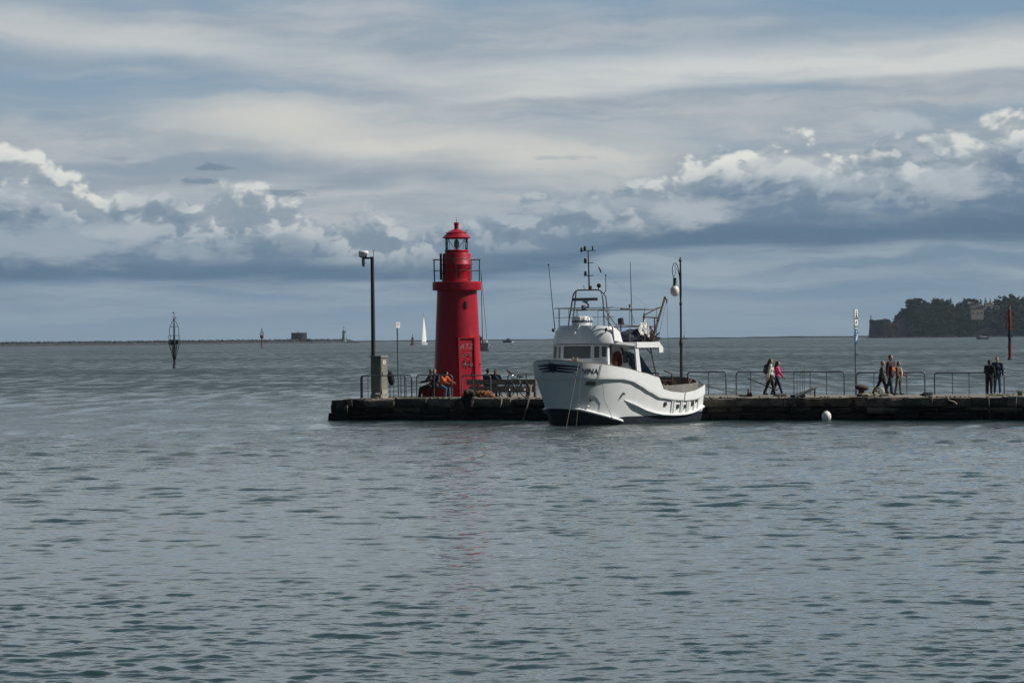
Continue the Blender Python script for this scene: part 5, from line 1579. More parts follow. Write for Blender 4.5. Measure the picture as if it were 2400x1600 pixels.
q = MB().lathe([(0.16, 5.33), (0.10, 5.27), (0.07, 5.24)], 14, (XA, -0.24, 0)); q.tube([(XA, -0.19, 5.26), (XA, -0.07, 5.18), (XA, -0.09, 5.05), (XA, -0.32, 5.02)], 0.05, 8); q.box((XA, -0.34, 5.03), (0.16, 0.12, 0.22)); q.build('pedestal', M['galvanised'], rd_, smooth=50)
q = MB().box((XA, -0.30, 4.93), (0.3, 0.66, 0.05)); q.tube([(XA, -1.05, 4.95), (XA, 0.76, 4.95)], 0.022, 6); q.build('radar_shelf', M['inner_grey'], boat)
ms_ = empty('mast', (0, 0, 0), 0); ms_.parent = boat
MB().tube([(XA, -0.02, 5.80), (XA, -0.06, 7.52)], [0.038, 0.026], 10).build('pole', M['grey_steel'], ms_, smooth=60)
for z, y0, y1 in ((7.50, -0.28, 0.42), (6.97, -0.24, 0.26), (6.42, -0.24, 0.26)):
    MB().box((XA, -0.05+(y0+y1)/2, z), (0.05, y1-y0, 0.03)).build('crosstree', M['grey_steel'], ms_)
for y, z, r_ in ((-0.24, 7.60, 0.055), (-0.42, 7.54, 0.05), (-0.22, 7.08, 0.06), (-0.22, 6.52, 0.055)):
    MB().lathe([(r_, z-0.09), (r_*1.1, z-0.02), (r_, z+0.05), (r_*0.7, z+0.10)], 12, (XA, y, 0)).build('navigation_light', M['cabin_dark'], ms_, smooth=40)
q = MB().tube([(XA, 0.18, 7.5), (XA, 0.17, 7.66), (XA, 0.14, 7.72)], [0.035, 0.03, 0.01], 8); q.build('wind_vane', M['cabin_dark'], ms_)
q = MB().tube([(XA, -0.32, 7.50), (XA, -0.42, 7.50), (XA, -0.42, 7.56)], 0.012, 5); q.build('bracket', M['grey_steel'], ms_)
q = MB().ball((XA, 0.50, 5.98), (0.09, 0.10, 0.10), 14, 9); q.tube([(XA, 0.48, 5.80), (XA, 0.49, 5.92)], 0.02, 6); q.build('searchlight', M['cabin_dark'], boat, smooth=60)
q = MB().tube([(XA, -0.30, 5.80), (XA, -0.30, 5.97), (XA, -0.36, 5.985)], 0.016, 6); q.build('bracket', M['grey_steel'], boat)
q = MB().box((XA, 0.05, 5.90), (0.08, 0.10, 0.16)); q.build('junction_box', M['rust_steel'], boat)
def whip(pts, rs, tip=True):
    q = MB().tube(pts, rs, 7)
    if tip: q.ball(Vector(pts[-1]), (0.035, 0.035, 0.05), 8, 6)
    q.build('whip_antenna', M['dark_steel'], boat, smooth=60)
whip([(6.45, -1.60, 4.1), (6.50, -1.70, 5.3), (6.55, -1.84, 6.92)], [0.022, 0.018, 0.012])
whip([(4.75, 1.30, 4.2), (4.75, 1.28, 5.2), (4.75, 1.24, 7.00)], [0.024, 0.020, 0.012], False)
whip([(XA-0.1, 0.68, 5.60), (XA-0.1, 0.80, 5.78), (XA-0.1, 0.80, 6.42)], [0.018, 0.018, 0.014])
# tattered little pennant on a stay
sty = MB().tube([(XA, -0.04, 7.3), (5.2, 0.3, 6.4), (3.6, 1.4, 5.0)], 0.0025, 4); sty.build('stay', M['dark_steel'], boat)
pn_ = MB(); a_ = Vector((5.62, 0.13, 6.85)); pn_.add([a_, a_+Vector((-0.03, 0.09, -0.12)), a_+Vector((-0.02, 0.16, -0.20)), a_+Vector((-0.07, 0.15, -0.36)), a_+Vector((-0.12, 0.03, -0.26)), a_+Vector((-0.05, -0.01, -0.1))], [(0, 1, 2, 3, 4, 5)])
pn_.build('pennant', M['ink_red'], boat)
# lumber at the after end of the flybridge: tarp bundle, net, flags, small lamp, speaker
q = MB().ball((4.25, 0.85, 3.78), (0.78, 0.55, 0.26), 18, 10); q.ball((4.75, 1.1, 3.75), (0.45, 0.4, 0.2), 12, 8)
for k in range(9):
    q.ball((4.25+rng.uniform(-0.6, 0.6), 0.85+rng.uniform(-.4, .5), 3.9+rng.uniform(-.1, .12)), rng.uniform(0.14, 0.26), 10, 7)
q.build('covered_gear', M['navy_tarp'], boat, smooth=60)
q = MB(); rn = random.Random(31)
for k in range(40):
    a = Vector((3.45+rn.uniform(-0.25, 0.45), 1.2+rn.uniform(-0.6, 0.5), 3.6)); h_ = rn.uniform(0.1, 0.62)
    q.tube([a, a+Vector((rn.uniform(-.15, .15), rn.uniform(-.15, .15), h_*0.6)), a+Vector((rn.uniform(-.3, .2), rn.uniform(-.25, .25), h_))], 0.035, 5)
q.ball((3.55, 1.15, 3.72), (0.42, 0.5, 0.24), 14, 9); q.build('net_bundle', M['net_brown'], boat, smooth=60)
q = MB().box((5.5, 1.25, 4.42), (0.2, 0.20, 0.30), Matrix.Rotation(R(12), 3, 'Y'), taper=0.85); q.tube([(5.5, 1.25, 4.0), (5.5, 1.25, 4.3)], 0.03, 6); q.build('flood_lamp', M['cabin_dark'], boat)
q = MB().box((5.15, 1.50, 5.09), (0.09, 0.09, 0.14)); q.build('rail_lamp', M['inner_grey'], boat)
q = MB().box((5.62, 1.55, 4.97), (0.5, 0.1, 0.06)); q.build('name_board', M['olive'], boat)
q = MB()
for (x, y, z, w, h, tw) in ((4.55, 1.66, 4.12, 0.26, 0.5, 0.3), (4.3, 1.68, 4.22, 0.22, 0.62, -0.4), (4.05, 1.66, 4.02, 0.16, 0.48, 0.2)):
    P = [[Vector((x + w*(j/4-0.5) + 0.04*math.sin(i*1.7+j), y + 0.05*math.sin(i*1.3+j*1.9+tw), z + h*(i/5-0.5) - 0.12*abs(j/4-0.5)*(1 if i < 3 else 0))) for j in range(5)] for i in range(6)]
    q.grid(P); q.grid([[p+Vector((0, -0.012, 0)) for p in r] for r in P], flip=True)
q.build('flag', M['flag_white'], boat, smooth=60)
q = MB(); P = [[Vector((4.28+0.10*(j/3-0.5)*(1.4-i/5)+0.03*math.sin(i), 1.60+0.03*math.sin(i*1.5+j), 4.05+0.72*i/6)) for j in range(4)] for i in range(7)]
q.grid(P); q.grid([[p+Vector((0, -0.012, 0)) for p in r] for r in P], flip=True); q.build('flag', M['navy_tarp'], boat, smooth=60)

# derrick at the after end
dr = empty('derrick', (0, 0, 0), 0); dr.parent = boat
DA, DB = Vector((3.50, 1.45, 3.55)), Vector((2.35, 1.35, 5.45))
q = MB().tube([DA, DA.lerp(DB, 0.55), DB], [0.06, 0.05, 0.045], 10); q.ball(DB, (0.06, 0.06, 0.07), 10, 7); q.box(DB+Vector((-0.1, 0, -0.06)), (0.16, 0.05, 0.07)); q.build('boom', M['rust_steel'], dr, smooth=60)
q = MB()
q.tube([(3.50, 1.05, 3.5), (3.55, 1.05, 4.62), (2.88, 1.38, 4.58)], 0.035, 8); q.tube([(3.35, 1.5, 3.5), (3.35, 1.5, 4.56)], 0.028, 8)
q.tube([(3.55, 1.05, 4.68), (3.0, 1.3, 4.95), (2.66, 1.37, 5.05)], 0.026, 6)
q.tube([(4.3, 1.5, 3.55), (3.6, 1.42, 4.2)], 0.03, 6)
q.build('frame', M['rust_steel'], dr, smooth=60)
q = MB(); 
for k in range(14):
    f0, f1 = k/14, (k+1)/14
    q.box((Vector((3.0, 1.3, 4.98)).lerp(Vector((2.62, 1.37, 5.06)), f0)), (0.05, 0.03, 0.03))
q.tube([DB+Vector((-0.15, 0, -0.08)), DB+Vector((-0.17, 0, -0.6)), DB+Vector((-0.05, 0.1, -1.6)), DB+Vector((0.1, 0.3, -2.75))], 0.008, 5)
q.tube([DB+Vector((-0.12, 0, -0.1)), (2.75, 1.45, 4.4), (3.25, 1.6, 3.55)], 0.008, 5); q.tube([DB+Vector((-0.14, 0, -0.06)), DB+Vector((-0.16, 0, -0.22))], 0.028, 6)
q.build('rigging', M['dark_steel'], dr)

# working deck: winch, nets, fish boxes
q = MB().lathe([(0.30, -0.30), (0.30, -0.26), (0.13, -0.25), (0.13, 0.25), (0.30, 0.26), (0.30, 0.30)], 18, (1.25, -0.3, 1.55), Matrix.Rotation(R(90), 3, 'X'))
q.box((1.25, -0.3, 1.98), (0.45, 0.8, 0.05)); q.tube([(1.25, -0.65, 0.86), (1.3, -0.65, 2.0)], 0.05, 8); q.tube([(1.25, 0.05, 0.86), (1.3, 0.05, 2.0)], 0.05, 8)
q.tube([(1.6, -0.6, 1.2), (2.0, -0.5, 1.6), (1.35, -0.4, 2.05)], 0.035, 6)
q.build('winch', M['rust_steel'], boat, smooth=40)
q = MB(); rn = random.Random(44)
for k in range(150):
    a = Vector((rn.uniform(0.2, 2.8), rn.uniform(-1.2, 0.9), 0))
    h0 = 1.25 + 0.5*math.exp(-((a.x-0.9)/0.8)**2) + rn.uniform(-.1, .1)
    pts = [a + Vector((rn.uniform(-.35, .35)*i*0.5, rn.uniform(-.3, .3)*i*0.5, h0 + rn.uniform(-.1, .1))) for i in range(4)]
    q.tube(pts, 0.016, 4)
q.ball((1.2, -0.2, 1.2), (0.8, 0.9, 0.35), 14, 8)
q.build('net_heap', M['net_brown'], boat, smooth=60)
q = MB().box((2.9, 0.9, 1.45), (0.5, 0.35, 0.28)); q.box((2.3, 1.15, 1.35), (0.5, 0.35, 0.28)); q.build('fish_box', M['inner_grey'], boat)
q = MB()
for y in (-1.1, 0.75): q.tube([(2.05, y, 0.86), (2.05, y, 2.15)], 0.035, 7)
q.tube([(2.05, -1.1, 2.15), (2.05, 0.75, 2.15)], 0.03, 7); q.tube([(2.05, 0.75, 2.1), (2.6, 0.9, 1.4)], 0.025, 6)
q.tube([(0.2, 0.2, 0.9), (0.25, 0.2, 2.1), (0.7, 0.1, 2.25)], 0.035, 7)
q.build('deck_gallows', M['rust_steel'], boat, smooth=60)
q = MB(); rn = random.Random(61)
for k in range(9):
    q.ball((rn.uniform(0.6, 3.2), rn.uniform(0.3, 1.35), 1.42+rn.uniform(-.1, .16)), (rn.uniform(0.10, 0.2), rn.uniform(0.10, 0.2), rn.uniform(0.07, 0.14)), 10, 7)
q.build('float_heap', M['olive'], boat, smooth=60)
q = MB(); P_ = []
for k in range(16):
    a = Vector((rn.uniform(0.4, 3.0), rn.uniform(-0.4, 1.2), 1.5))
    q.tube([a, a+Vector((rn.uniform(-.3, .3), rn.uniform(-.2, .2), rn.uniform(0.1, 0.35))), a+Vector((rn.uniform(-.5, .5), rn.uniform(-.4, .4), rn.uniform(-.1, 0.12)))], 0.018, 5)
q.build('rope_heap', M['pale_rope'], boat, smooth=60)
q = MB().tube([(3.35, 1.5, 1.35), (3.2, 1.72, 1.62), (3.0, 1.66, 1.66), (2.85, 1.5, 1.45)], 0.05, 8); q.build('hose', M['black_rubber'], boat, smooth=60)
# mooring hardware at the bow
q = MB().tube([(8.36, 0.98, 2.55), (8.36, 1.02, 2.90)], 0.04, 8); q.tube([(8.50, 0.86, 2.56), (8.50, 0.90, 2.92)], 0.04, 8); 
for k in range(5): q.tube([(8.30, 1.0, 2.74+0.025*k), (8.42, 1.06, 2.75+0.025*k), (8.56, 0.9, 2.74+0.025*k)], 0.016, 5)
q.build('bow_bitts', M['pale_rope'], boat, smooth=60)
q = MB().box((0.45, 1.30, 1.78), (0.28, 0.1, 0.1), Matrix.Rotation(R(35), 3, 'Y')); q.tube([(0.5, 1.25, 1.4), (0.5, 1.25, 1.95)], 0.045, 8); q.build('stern_bitt', M['rust_steel'], boat)

bm_ = Matrix.LocRotScale(BO, boat.rotation_euler, None)
def bw_(p): return bm_ @ Vector(p)
W = lambda x, y, z: bw_((x, y, z))
line('rope', [W(8.46, 0.98, 2.80), W(8.55, 1.24, 2.66), on_sea(1327, 999) + Vector((0, 0, -0.05))], 0.015, M['grey_rope'], 'pale anchor rope slanting from the bow rail to the water on the left', 'ropes at the bow of the boat')
line('rope', [W(8.42, 1.02, 2.80), W(8.44, 1.36, 2.64), on_sea(1350, 999.5) + Vector((0, 0, -0.05))], 0.009, M['grey_rope'], 'thin pale rope dropping straight down from the bow rail', 'ropes at the bow of the boat')
line('rope', [W(7.6, 1.78, 1.95), W(*on_hull(7.2, 1.1, 0.05)), W(*on_hull(6.75, 0.45, 0.16)), W(*on_hull(6.6, 0.25, 0.2))], 0.010, M['grey_rope'], 'thin dark rope lying down the port side of the hull')
line('rope', [W(0.25, 1.45, 1.80), on_pier(1726, 918.5, 2.0)], 0.024, M['dark_steel'], 'dark stern rope running from the boat to the pier', sag=0.10)
line('rope', [W(0.0, 1.5, 1.45), W(-0.45, 1.35, 1.1), on_pier(1664, 938, -0.05)], 0.02, M['dark_steel'], 'short dark rope between the boat stern and the wall')
# ------------------------------------------------------------------ people
mk('skin', (0.48, 0.29, 0.21), 0.6, var=0.12, scale=12)
for nm, c in {'hair_dark': (0.016, 0.011, 0.009), 'hair_brown': (0.0935, 0.0578, 0.0374), 'hair_grey': (0.1700, 0.1615, 0.1530), 'cloth_black': (0.011, 0.011, 0.014),
              'cloth_navy': (0.0204, 0.0306, 0.0612), 'cloth_white': (0.62, 0.60, 0.56), 'cloth_pink': (0.55, 0.03, 0.14), 'cloth_green': (0.0510, 0.0680, 0.0612), 'cloth_maroon': (0.0510, 0.0170, 0.0221),
              'cloth_orange': (0.62, 0.115, 0.022), 'cloth_brown': (0.1445, 0.0714, 0.0408), 'cloth_grey': (0.1445, 0.1445, 0.1530), 'jeans_blue': (0.0765, 0.1275, 0.2210), 'cloth_teal': (0.0765, 0.1054, 0.1445), 'shoe_dark': (0.014, 0.013, 0.013), 'shoe_pale': (0.40, 0.38, 0.36), 'cloth_rust': (0.16, 0.055, 0.04)}.items():
    mk(nm, c, 0.88, var=0.3, scale=9)

def fuse(mb, name, mat, voxel, parent=None, smooth_it=3):
    """melt the shapes of a builder into one continuous skin"""
    o = mb.build('tmp_skin', mat, fix=False)
    md = o.modifiers.new('r', 'REMESH'); md.mode = 'VOXEL'; md.voxel_size = voxel; md.use_smooth_shade = True
    sm = o.modifiers.new('s', 'SMOOTH'); sm.iterations = smooth_it; sm.factor = 0.5
    dg = bpy.context.evaluated_depsgraph_get()
    me = bpy.data.meshes.new_from_object(o.evaluated_get(dg))
    old = o.data
    bpy.data.objects.remove(o); bpy.data.meshes.remove(old)
    me.name = name; me.materials.clear(); me.materials.append(mat)
    me.polygons.foreach_set('use_smooth', [True]*len(me.polygons))
    ob = bpy.data.objects.new(name, me); COL.objects.link(ob)
    if parent: ob.parent = parent
    return ob
def cap(mb, a, b, ra, rb, n=10):
    a, b = Vector(a), Vector(b)
    mb.tube([a, b], [ra, rb], n); mb.ball(a, ra, n, 6); mb.ball(b, rb, n, 6)
DV = lambda pitch, side=0.0: Vector((math.sin(pitch)*math.cos(side), math.sin(side), -math.cos(pitch)*math.cos(side)))

def person(loc, heading, hgt, label, top, legs_m, hair, shoe, leg_l=(20, 5), leg_r=(-22, 12), arm_l=(-15, 10), arm_r=(18, 15), lean=2, head_turn=0, head_nod=0, hair_len=0.0,
           coat=0.0, seat=None, extra=None, sleeve=True, arm_out=7, cap_mat=None, bulk=1.12):
    k = hgt/1.75
    sp = Vector((math.sin(R(lean)), 0, math.cos(R(lean))))
    # legs first, to find the hip height
    rel_ = {}
    for s, (th, kb) in ((1, leg_l), (-1, leg_r)):
        kn = Vector((0, s*0.09, 0)) + DV(R(th), R(3*s))*0.43
        an = kn + DV(R(th-kb), R(1*s))*0.42
        rel_[s] = (kn, an)
    hz = (0.085 - min(rel_[1][1].z, rel_[-1][1].z)) if seat is None else seat/k + 0.10
    P = Vector((0, 0, hz))
    hip = {s: P + Vector((0, s*0.09, 0)) for s in (1, -1)}
    kn = {s: P + rel_[s][0] for s in (1, -1)}; an = {s: P + rel_[s][1] for s in (1, -1)}
    chest, shc, nb = P + sp*0.32, P + sp*0.47, P + sp*0.54
    hd = nb + (sp + Vector((math.sin(R(head_nod)), 0, 0))).normalized()*0.155
    hq = Matrix.Rotation(R(head_turn), 3, 'Z') @ Matrix.Rotation(R(lean*0.5+head_nod), 3, 'Y')
    hl = lambda x, y, z: hd + hq @ Vector((x, y, z))
    sh = {s: shc + Vector((0, s*0.175*bulk, 0)) for s in (1, -1)}
    el, wr, hdir = {}, {}, {}
    for s, (pa, eb) in ((1, arm_l), (-1, arm_r)):
        el[s] = sh[s] + DV(R(pa), R(arm_out*s))*0.29
        d = DV(R(pa+eb), R((arm_out-5)*s)); wr[s] = el[s] + d*0.25; hdir[s] = d
    b = MB()
    b.ball(hd, (0.094, 0.075, 0.112), 18, 12, hq); b.ball(hl(0.035, 0, -0.06), (0.06, 0.055, 0.055), 12, 8, hq)       # skull, jaw
    b.ball(hl(0.098, 0, -0.015), (0.016, 0.013, 0.022), 8, 6, hq); b.ball(hl(0.085, 0, -0.062), (0.014, 0.026, 0.011), 8, 6, hq)   # nose, lips
    for s in (1, -1):
        b.ball(hl(0.0, s*0.078, -0.012), (0.018, 0.010, 0.030), 8, 6, hq); b.ball(hl(0.078, s*0.032, 0.022), (0.014, 0.020, 0.010), 8, 6, hq)   # ear, brow
    cap(b, nb - sp*0.05, hd - sp*0.06, 0.056, 0.052)
    b.ball(P + sp*0.04, (0.115, 0.155, 0.11), 14, 9); b.ball(P + sp*0.20, (0.10, 0.135, 0.13), 14, 9); b.ball(chest, (0.115, 0.160*bulk, 0.16), 14, 9)
    cap(b, sh[1], sh[-1], 0.06, 0.06)
    for s in (1, -1):
        cap(b, sh[s], el[s], 0.052, 0.040); cap(b, el[s], wr[s], 0.040, 0.027)
        cap(b, hip[s], kn[s], 0.082, 0.055); cap(b, kn[s], an[s], 0.054, 0.036)
        # foot
        ft = an[s] + Vector((0.02, 0, -0.045)); cap(b, ft + Vector((-0.045, 0, 0)), ft + Vector((0.125, s*0.012, -0.012)), 0.036, 0.028)
        # hand: palm, four fingers of unequal length, thumb from the side
        d = hdir[s]; lat = Vector((0, 1, 0)); lat = (lat - d*lat.dot(d)).normalized(); nrm_ = d.cross(lat)
        fwd = nrm_ if nrm_.x > 0 else -nrm_
        pc = wr[s] + d*0.05
        b.ball(pc, (0.040, 0.020, 0.048), 10, 7, Vector((0, 0, -1)).rotation_difference(d).to_matrix())
        for q in range(4):
            f0 = wr[s] + d*0.085 + fwd*(0.028-0.019*q); ln = (0.068, 0.078, 0.072, 0.056)[q]
            inw = lat*(-s)
            m1 = f0 + d*ln*0.5 + inw*0.006; m2 = f0 + d*ln*0.92 + inw*0.030
            cap(b, f0, m1, 0.0105, 0.0100, 6); cap(b, m1, m2, 0.0100, 0.0088, 6)
        t0 = wr[s] + d*0.03 + fwd*0.032
        cap(b, t0, t0 + d*0.035 + fwd*0.026, 0.0125, 0.011, 6); cap(b, t0 + d*0.035 + fwd*0.026, t0 + d*0.066 + fwd*0.024, 0.011, 0.0095, 6)
    def scale(mb): mb.v = [(x*k, y*k, z*k) for x, y, z in mb.v]; return mb
    body = fuse(scale(b), 'person', M['skin'], 0.0105)
    tag(body, label, 'person')
    body.location = loc; body.rotation_euler = (0, 0, heading)
    # top or jacket
    c = MB()
    c.ball(P + sp*0.20, (0.122, 0.160, 0.15), 14, 9); c.ball(chest, (0.150, 0.185*bulk, 0.175), 14, 9); c.ball(P + sp*0.08, (0.132, 0.172, 0.12), 14, 9)
    cap(c, sh[1], sh[-1], 0.077, 0.077); c.ball(shc + sp*0.03, (0.085, 0.12, 0.06), 12, 8)
    for s in (1, -1):
        cap(c, sh[s], el[s], 0.080, 0.066)
        if sleeve: cap(c, el[s], wr[s] - hdir[s]*0.012, 0.066, 0.050)
    if coat > 0:
        c.tube([P + sp*0.16, P + Vector((0, 0, 0.0)), P - Vector((0, 0, coat))], [0.15, 0.175, 0.185], 16, flat=1.0)
    fuse(scale(c), 'jacket' if coat > 0 else 'top', top, 0.016, body, 4)
    l = MB()
    l.ball(P + sp*0.03, (0.128, 0.168, 0.12), 14, 9)
    for s in (1, -1):
        cap(l, hip[s], kn[s], 0.104, 0.078); cap(l, kn[s], an[s] + Vector((0, 0, 0.02)), 0.077, 0.062)
    fuse(scale(l), 'trousers', legs_m, 0.016, body, 4)
    for s in (1, -1):
        q = MB(); ft = an[s] + Vector((0.02, 0, -0.045)); cap(q, ft + Vector((-0.05, 0, 0)), ft + Vector((0.14, s*0.012, -0.008)), 0.043, 0.036); q.box(ft + Vector((0.045, 0, -0.032)), (0.27, 0.085, 0.022))
        cap(q, ft, an[s], 0.045, 0.045)
        fuse(scale(q), 'shoe', shoe, 0.014, body, 2)
    h = MB()
    h.ball(hl(-0.018, 0, 0.022), (0.094, 0.086, 0.105), 16, 10, hq); h.ball(hl(-0.045, 0, -0.03), (0.070, 0.080, 0.08), 12, 8, hq)
    if hair_len > 0:
        cap(h, hl(-0.06, 0, 0.0), nb + Vector((-0.10, 0, 0.10-hair_len*0.5)), 0.082, 0.085); cap(h, nb + Vector((-0.10, 0, 0.10-hair_len*0.5)), nb + Vector((-0.135, 0, 0.08-hair_len)), 0.085, 0.045)
        for s in (1, -1): cap(h, hl(0.0, s*0.06, 0.0), nb + Vector((-0.05, s*0.08, 0.06-hair_len*0.5)), 0.036, 0.03)
    fuse(scale(h), 'cap' if cap_mat else 'hair', cap_mat or hair, 0.013, body, 3)
    e = MB()
    for s in (1, -1): e.ball(hl(0.083, s*0.031, 0.006), (0.008, 0.011, 0.007), 8, 6, hq)
    scale(e).build('eyes', M['ink'], body)
    if extra: extra(body, k, dict(P=P, sp=sp, chest=chest, sh=sh, nb=nb, hd=hd, wr=wr, el=el, kn=kn))
    return body

ALONG = PRZ                      # heading along the pier, to the right
def pad(name, mat, cx, w, hh, z0, th=0.05, y=0.0):
    def f(body, k, j):
        c = j['P'] + j['sp']*z0
        mb = MB(); mb.ball(c + Vector((cx, y, 0)), (th, w, hh), 14, 9)
        mb.v = [(a*k, b*k, c_*k) for a, b, c_ in mb.v]
        mb.build(name, mat, body, smooth=60)
    return f
g1 = deck_at(1806, 4.3)
p1 = person(g1, ALONG + R(14), 1.70, 'girl with long hair, white top and a backpack walking by the longest railing', M['cloth_white'], M['cloth_black'], M['hair_brown'], M['shoe_dark'], leg_l=(14, 3), leg_r=(-16, 8), arm_l=(8, 12), arm_r=(-14, 6), hair_len=0.22, lean=2)
q = MB(); bp_c = Vector((-0.20, 0, 1.20)); q.ball(bp_c, (0.11, 0.155, 0.24), 16, 10); q.ball(bp_c+Vector((-0.07, 0, -0.10)), (0.07, 0.12, 0.12), 12, 8)
bpk = fuse(q, 'backpack', M['cloth_teal'], 0.02)
q = MB()
for s in (1, -1): q.tube([(-0.16, s*0.10, 1.40), (-0.02, s*0.11, 1.47), (0.11, s*0.10, 1.33), (0.06, s*0.13, 1.12), (-0.14, s*0.13, 1.02)], 0.016, 6)
q.build('strap', M['cloth_navy'], bpk)
bpk.location = g1; bpk.rotation_euler = (0, 0, ALONG + R(14)); tag(bpk, 'blue grey backpack on the back of the girl in white', 'backpack')
person(deck_at(1822, 4.9), ALONG + R(4), 1.60, 'dark haired girl in a pink top striding beside the girl in white', M['cloth_pink'], M['cloth_navy'], M['hair_dark'], M['shoe_dark'], leg_l=(-17, 10), leg_r=(20, 4), arm_l=(-12, 10), arm_r=(30, 12), hair_len=0.24, lean=4)
person(deck_at(2067, 4.4), ALONG + R(6), 1.58, 'shorter walker in a long dark green jacket, left of the three', M['cloth_green'], M['cloth_black'], M['hair_grey'], M['shoe_dark'], leg_l=(20, 4), leg_r=(-22, 14), arm_l=(-8, 15), arm_r=(10, 12), coat=0.10, lean=5)
def open_coat(body, k, j):
    mb = MB()
    c = j['chest']
    P = []
    for i in range(9):
        f = i/8; z = -0.30 + 0.42*f
        P.append([Vector((c.x + 0.125 - 0.55*abs(y)**1.6 - 0.06*(f-0.55)**2*4 + (0.012 if f < 0.6 else 0), y, c.z + z)) for y in [(-0.105 + 0.21*m_/6)*(1.0-0.45*f) for m_ in range(7)]])
    mb.grid([[p + Vector((0.022, 0, 0)) for p in r] for r in P]); mb.grid([[p - Vector((0.03, 0, 0)) for p in r] for r in P], flip=True)
    mb.v = [(a*k, b*k, d*k) for a, b, d in mb.v]
    mb.build('shirt', M['cloth_orange'], body, smooth=60)
person(deck_at(2088, 4.0), ALONG - R(22), 1.82, 'tall man in open dark coat over orange shirt, middle of the three walkers', M['cloth_maroon'], M['cloth_navy'], M['hair_dark'], M['shoe_dark'], leg_l=(-24, 8), leg_r=(12, 3), arm_l=(-14, 12), arm_r=(-8, 12), coat=0.12, extra=open_coat, lean=1, bulk=1.06)
def scarf(body, k, j):
    mb = MB(); mb.tube([j['nb'] + Vector((0.09, 0.03, -0.02)), j['chest'] + Vector((0.165, 0.05, 0.02)), j['P'] + Vector((0.19, 0.06, 0.06))], [0.03, 0.05, 0.06], 8, flat=0.6)
    mb.v = [(a*k, b*k, d*k) for a, b, d in mb.v]
    mb.build('scarf', M['cloth_white'], body, smooth=60)
person(deck_at(2106, 4.9), ALONG - R(12), 1.50, 'short walker in a brown jacket with a white scarf, right of the three', M['cloth_brown'], M['cloth_grey'], M['hair_dark'], M['shoe_dark'], leg_l=(6, 3), leg_r=(-7, 6), arm_l=(15, 40), arm_r=(5, 25), extra=scarf)
person(deck_at(2319, 4.6), R(62), 1.55, 'woman in a dark coat standing left of the man at the right edge', M['cloth_black'], M['cloth_black'], M['hair_dark'], M['shoe_dark'], leg_l=(4, 3), leg_r=(-3, 3), arm_l=(20, 40), arm_r=(4, 8), coat=0.08, arm_out=12)
person(deck_at(2338, 4.8), R(-98), 1.70, 'man in a dark jacket and jeans facing the water at the right edge', M['cloth_navy'], M['jeans_blue'], M['hair_dark'], M['shoe_pale'], leg_l=(4, 2), leg_r=(-3, 2), arm_l=(6, 12), arm_r=(4, 10), bulk=1.1, arm_out=10, coat=0.02)
# seated at the foot of the lighthouse
sq = deck_at(1017, 3.9)
seat_ = MB()
for pxx in (0,):
    seat_.box((sq - LC) + Vector((0.05, 0.25, 0.21)), (1.15, 0.42, 0.42), Matrix.Rotation(PRZ, 3, 'Z'))
seat_.build('seat_ledge', M['red_paint'], lh)
person(deck_at(1006, 3.75), R(178), 1.72, 'person in black sitting at the lighthouse foot, facing left', M['cloth_black'], M['cloth_black'], M['hair_grey'], M['shoe_dark'], leg_l=(72, 62), leg_r=(62, 48), arm_l=(35, 40), arm_r=(30, 50), lean=-6, seat=0.42)
person(deck_at(1020, 3.9), R(-105), 1.66, 'brown haired person in dark clothes, seated between black and orange sitters', M['cloth_navy'], M['cloth_black'], M['hair_brown'], M['shoe_pale'], leg_l=(78, 72), leg_r=(74, 78), arm_l=(25, 45), arm_r=(28, 40), lean=4, seat=0.44, hair_len=0.12)
person(deck_at(1035, 3.65), R(-42), 1.62, 'person in orange top and jeans, bent forward at the lighthouse foot', M['cloth_orange'], M['jeans_blue'], M['hair_dark'], M['shoe_pale'], leg_l=(76, 70), leg_r=(70, 76), arm_l=(48, 20), arm_r=(40, 35), lean=26, head_nod=18, seat=0.42, hair_len=0.10)
# on the bench, seen from behind
bdir = PRZ + R(90)
person(deck_at(1143, 3.22), bdir, 1.66, 'person in a dark blue jacket on the bench, back turned, nearer the lighthouse', M['cloth_navy'], M['cloth_black'], M['hair_dark'], M['shoe_dark'], leg_l=(82, 78), leg_r=(80, 76), arm_l=(30, 40), arm_r=(30, 40), lean=4, seat=0.44, head_turn=20, cap_mat=M['cloth_black'])
person(deck_at(1161, 3.22), bdir, 1.64, 'person in a navy coat leaning on the bench, back turned, nearer the bicycle', M['cloth_navy'], M['jeans_blue'], M['hair_brown'], M['shoe_dark'], leg_l=(82, 78), leg_r=(80, 76), arm_l=(30, 40), arm_r=(30, 40), lean=12, seat=0.44, head_turn=-25, hair_len=0.12)
# ------------------------------------------------------------------ far objects
HAZE = 2.6e-5
mk('far_rock', (0.032, 0.036, 0.043), 0.95, var=0.5, scale=0.3)
mk('far_stone', (0.10, 0.105, 0.11), 0.95, var=0.45, scale=0.12)
mk('ruin_stone', (0.30, 0.18, 0.155), 0.95, var=0.5, scale=0.08, grime=(0.09, 0.09, 0.08), gscale=0.06, glo=0.45, ghi=0.6)
mk('statue_green', (0.22, 0.32, 0.29), 0.8, var=0.3, scale=0.4)
mk('beacon_steel', (0.035, 0.050, 0.058), 0.6, var=0.35, scale=2, grime=(0.05, 0.045, 0.03), gscale=0.7, glo=0.62, ghi=0.72)
mk('beacon_red', (0.22, 0.03, 0.028), 0.6, var=0.35, scale=0.8, grime=(0.08, 0.02, 0.02), gscale=0.5)
mk('beacon_blue', (0.012, 0.035, 0.06), 0.6, var=0.3, scale=1)
mk('buoy_red', (0.12, 0.045, 0.04), 0.7, var=0.35, scale=0.8)
mk('sail_white', (0.80, 0.80, 0.78), 0.7, var=0.06, scale=0.6)
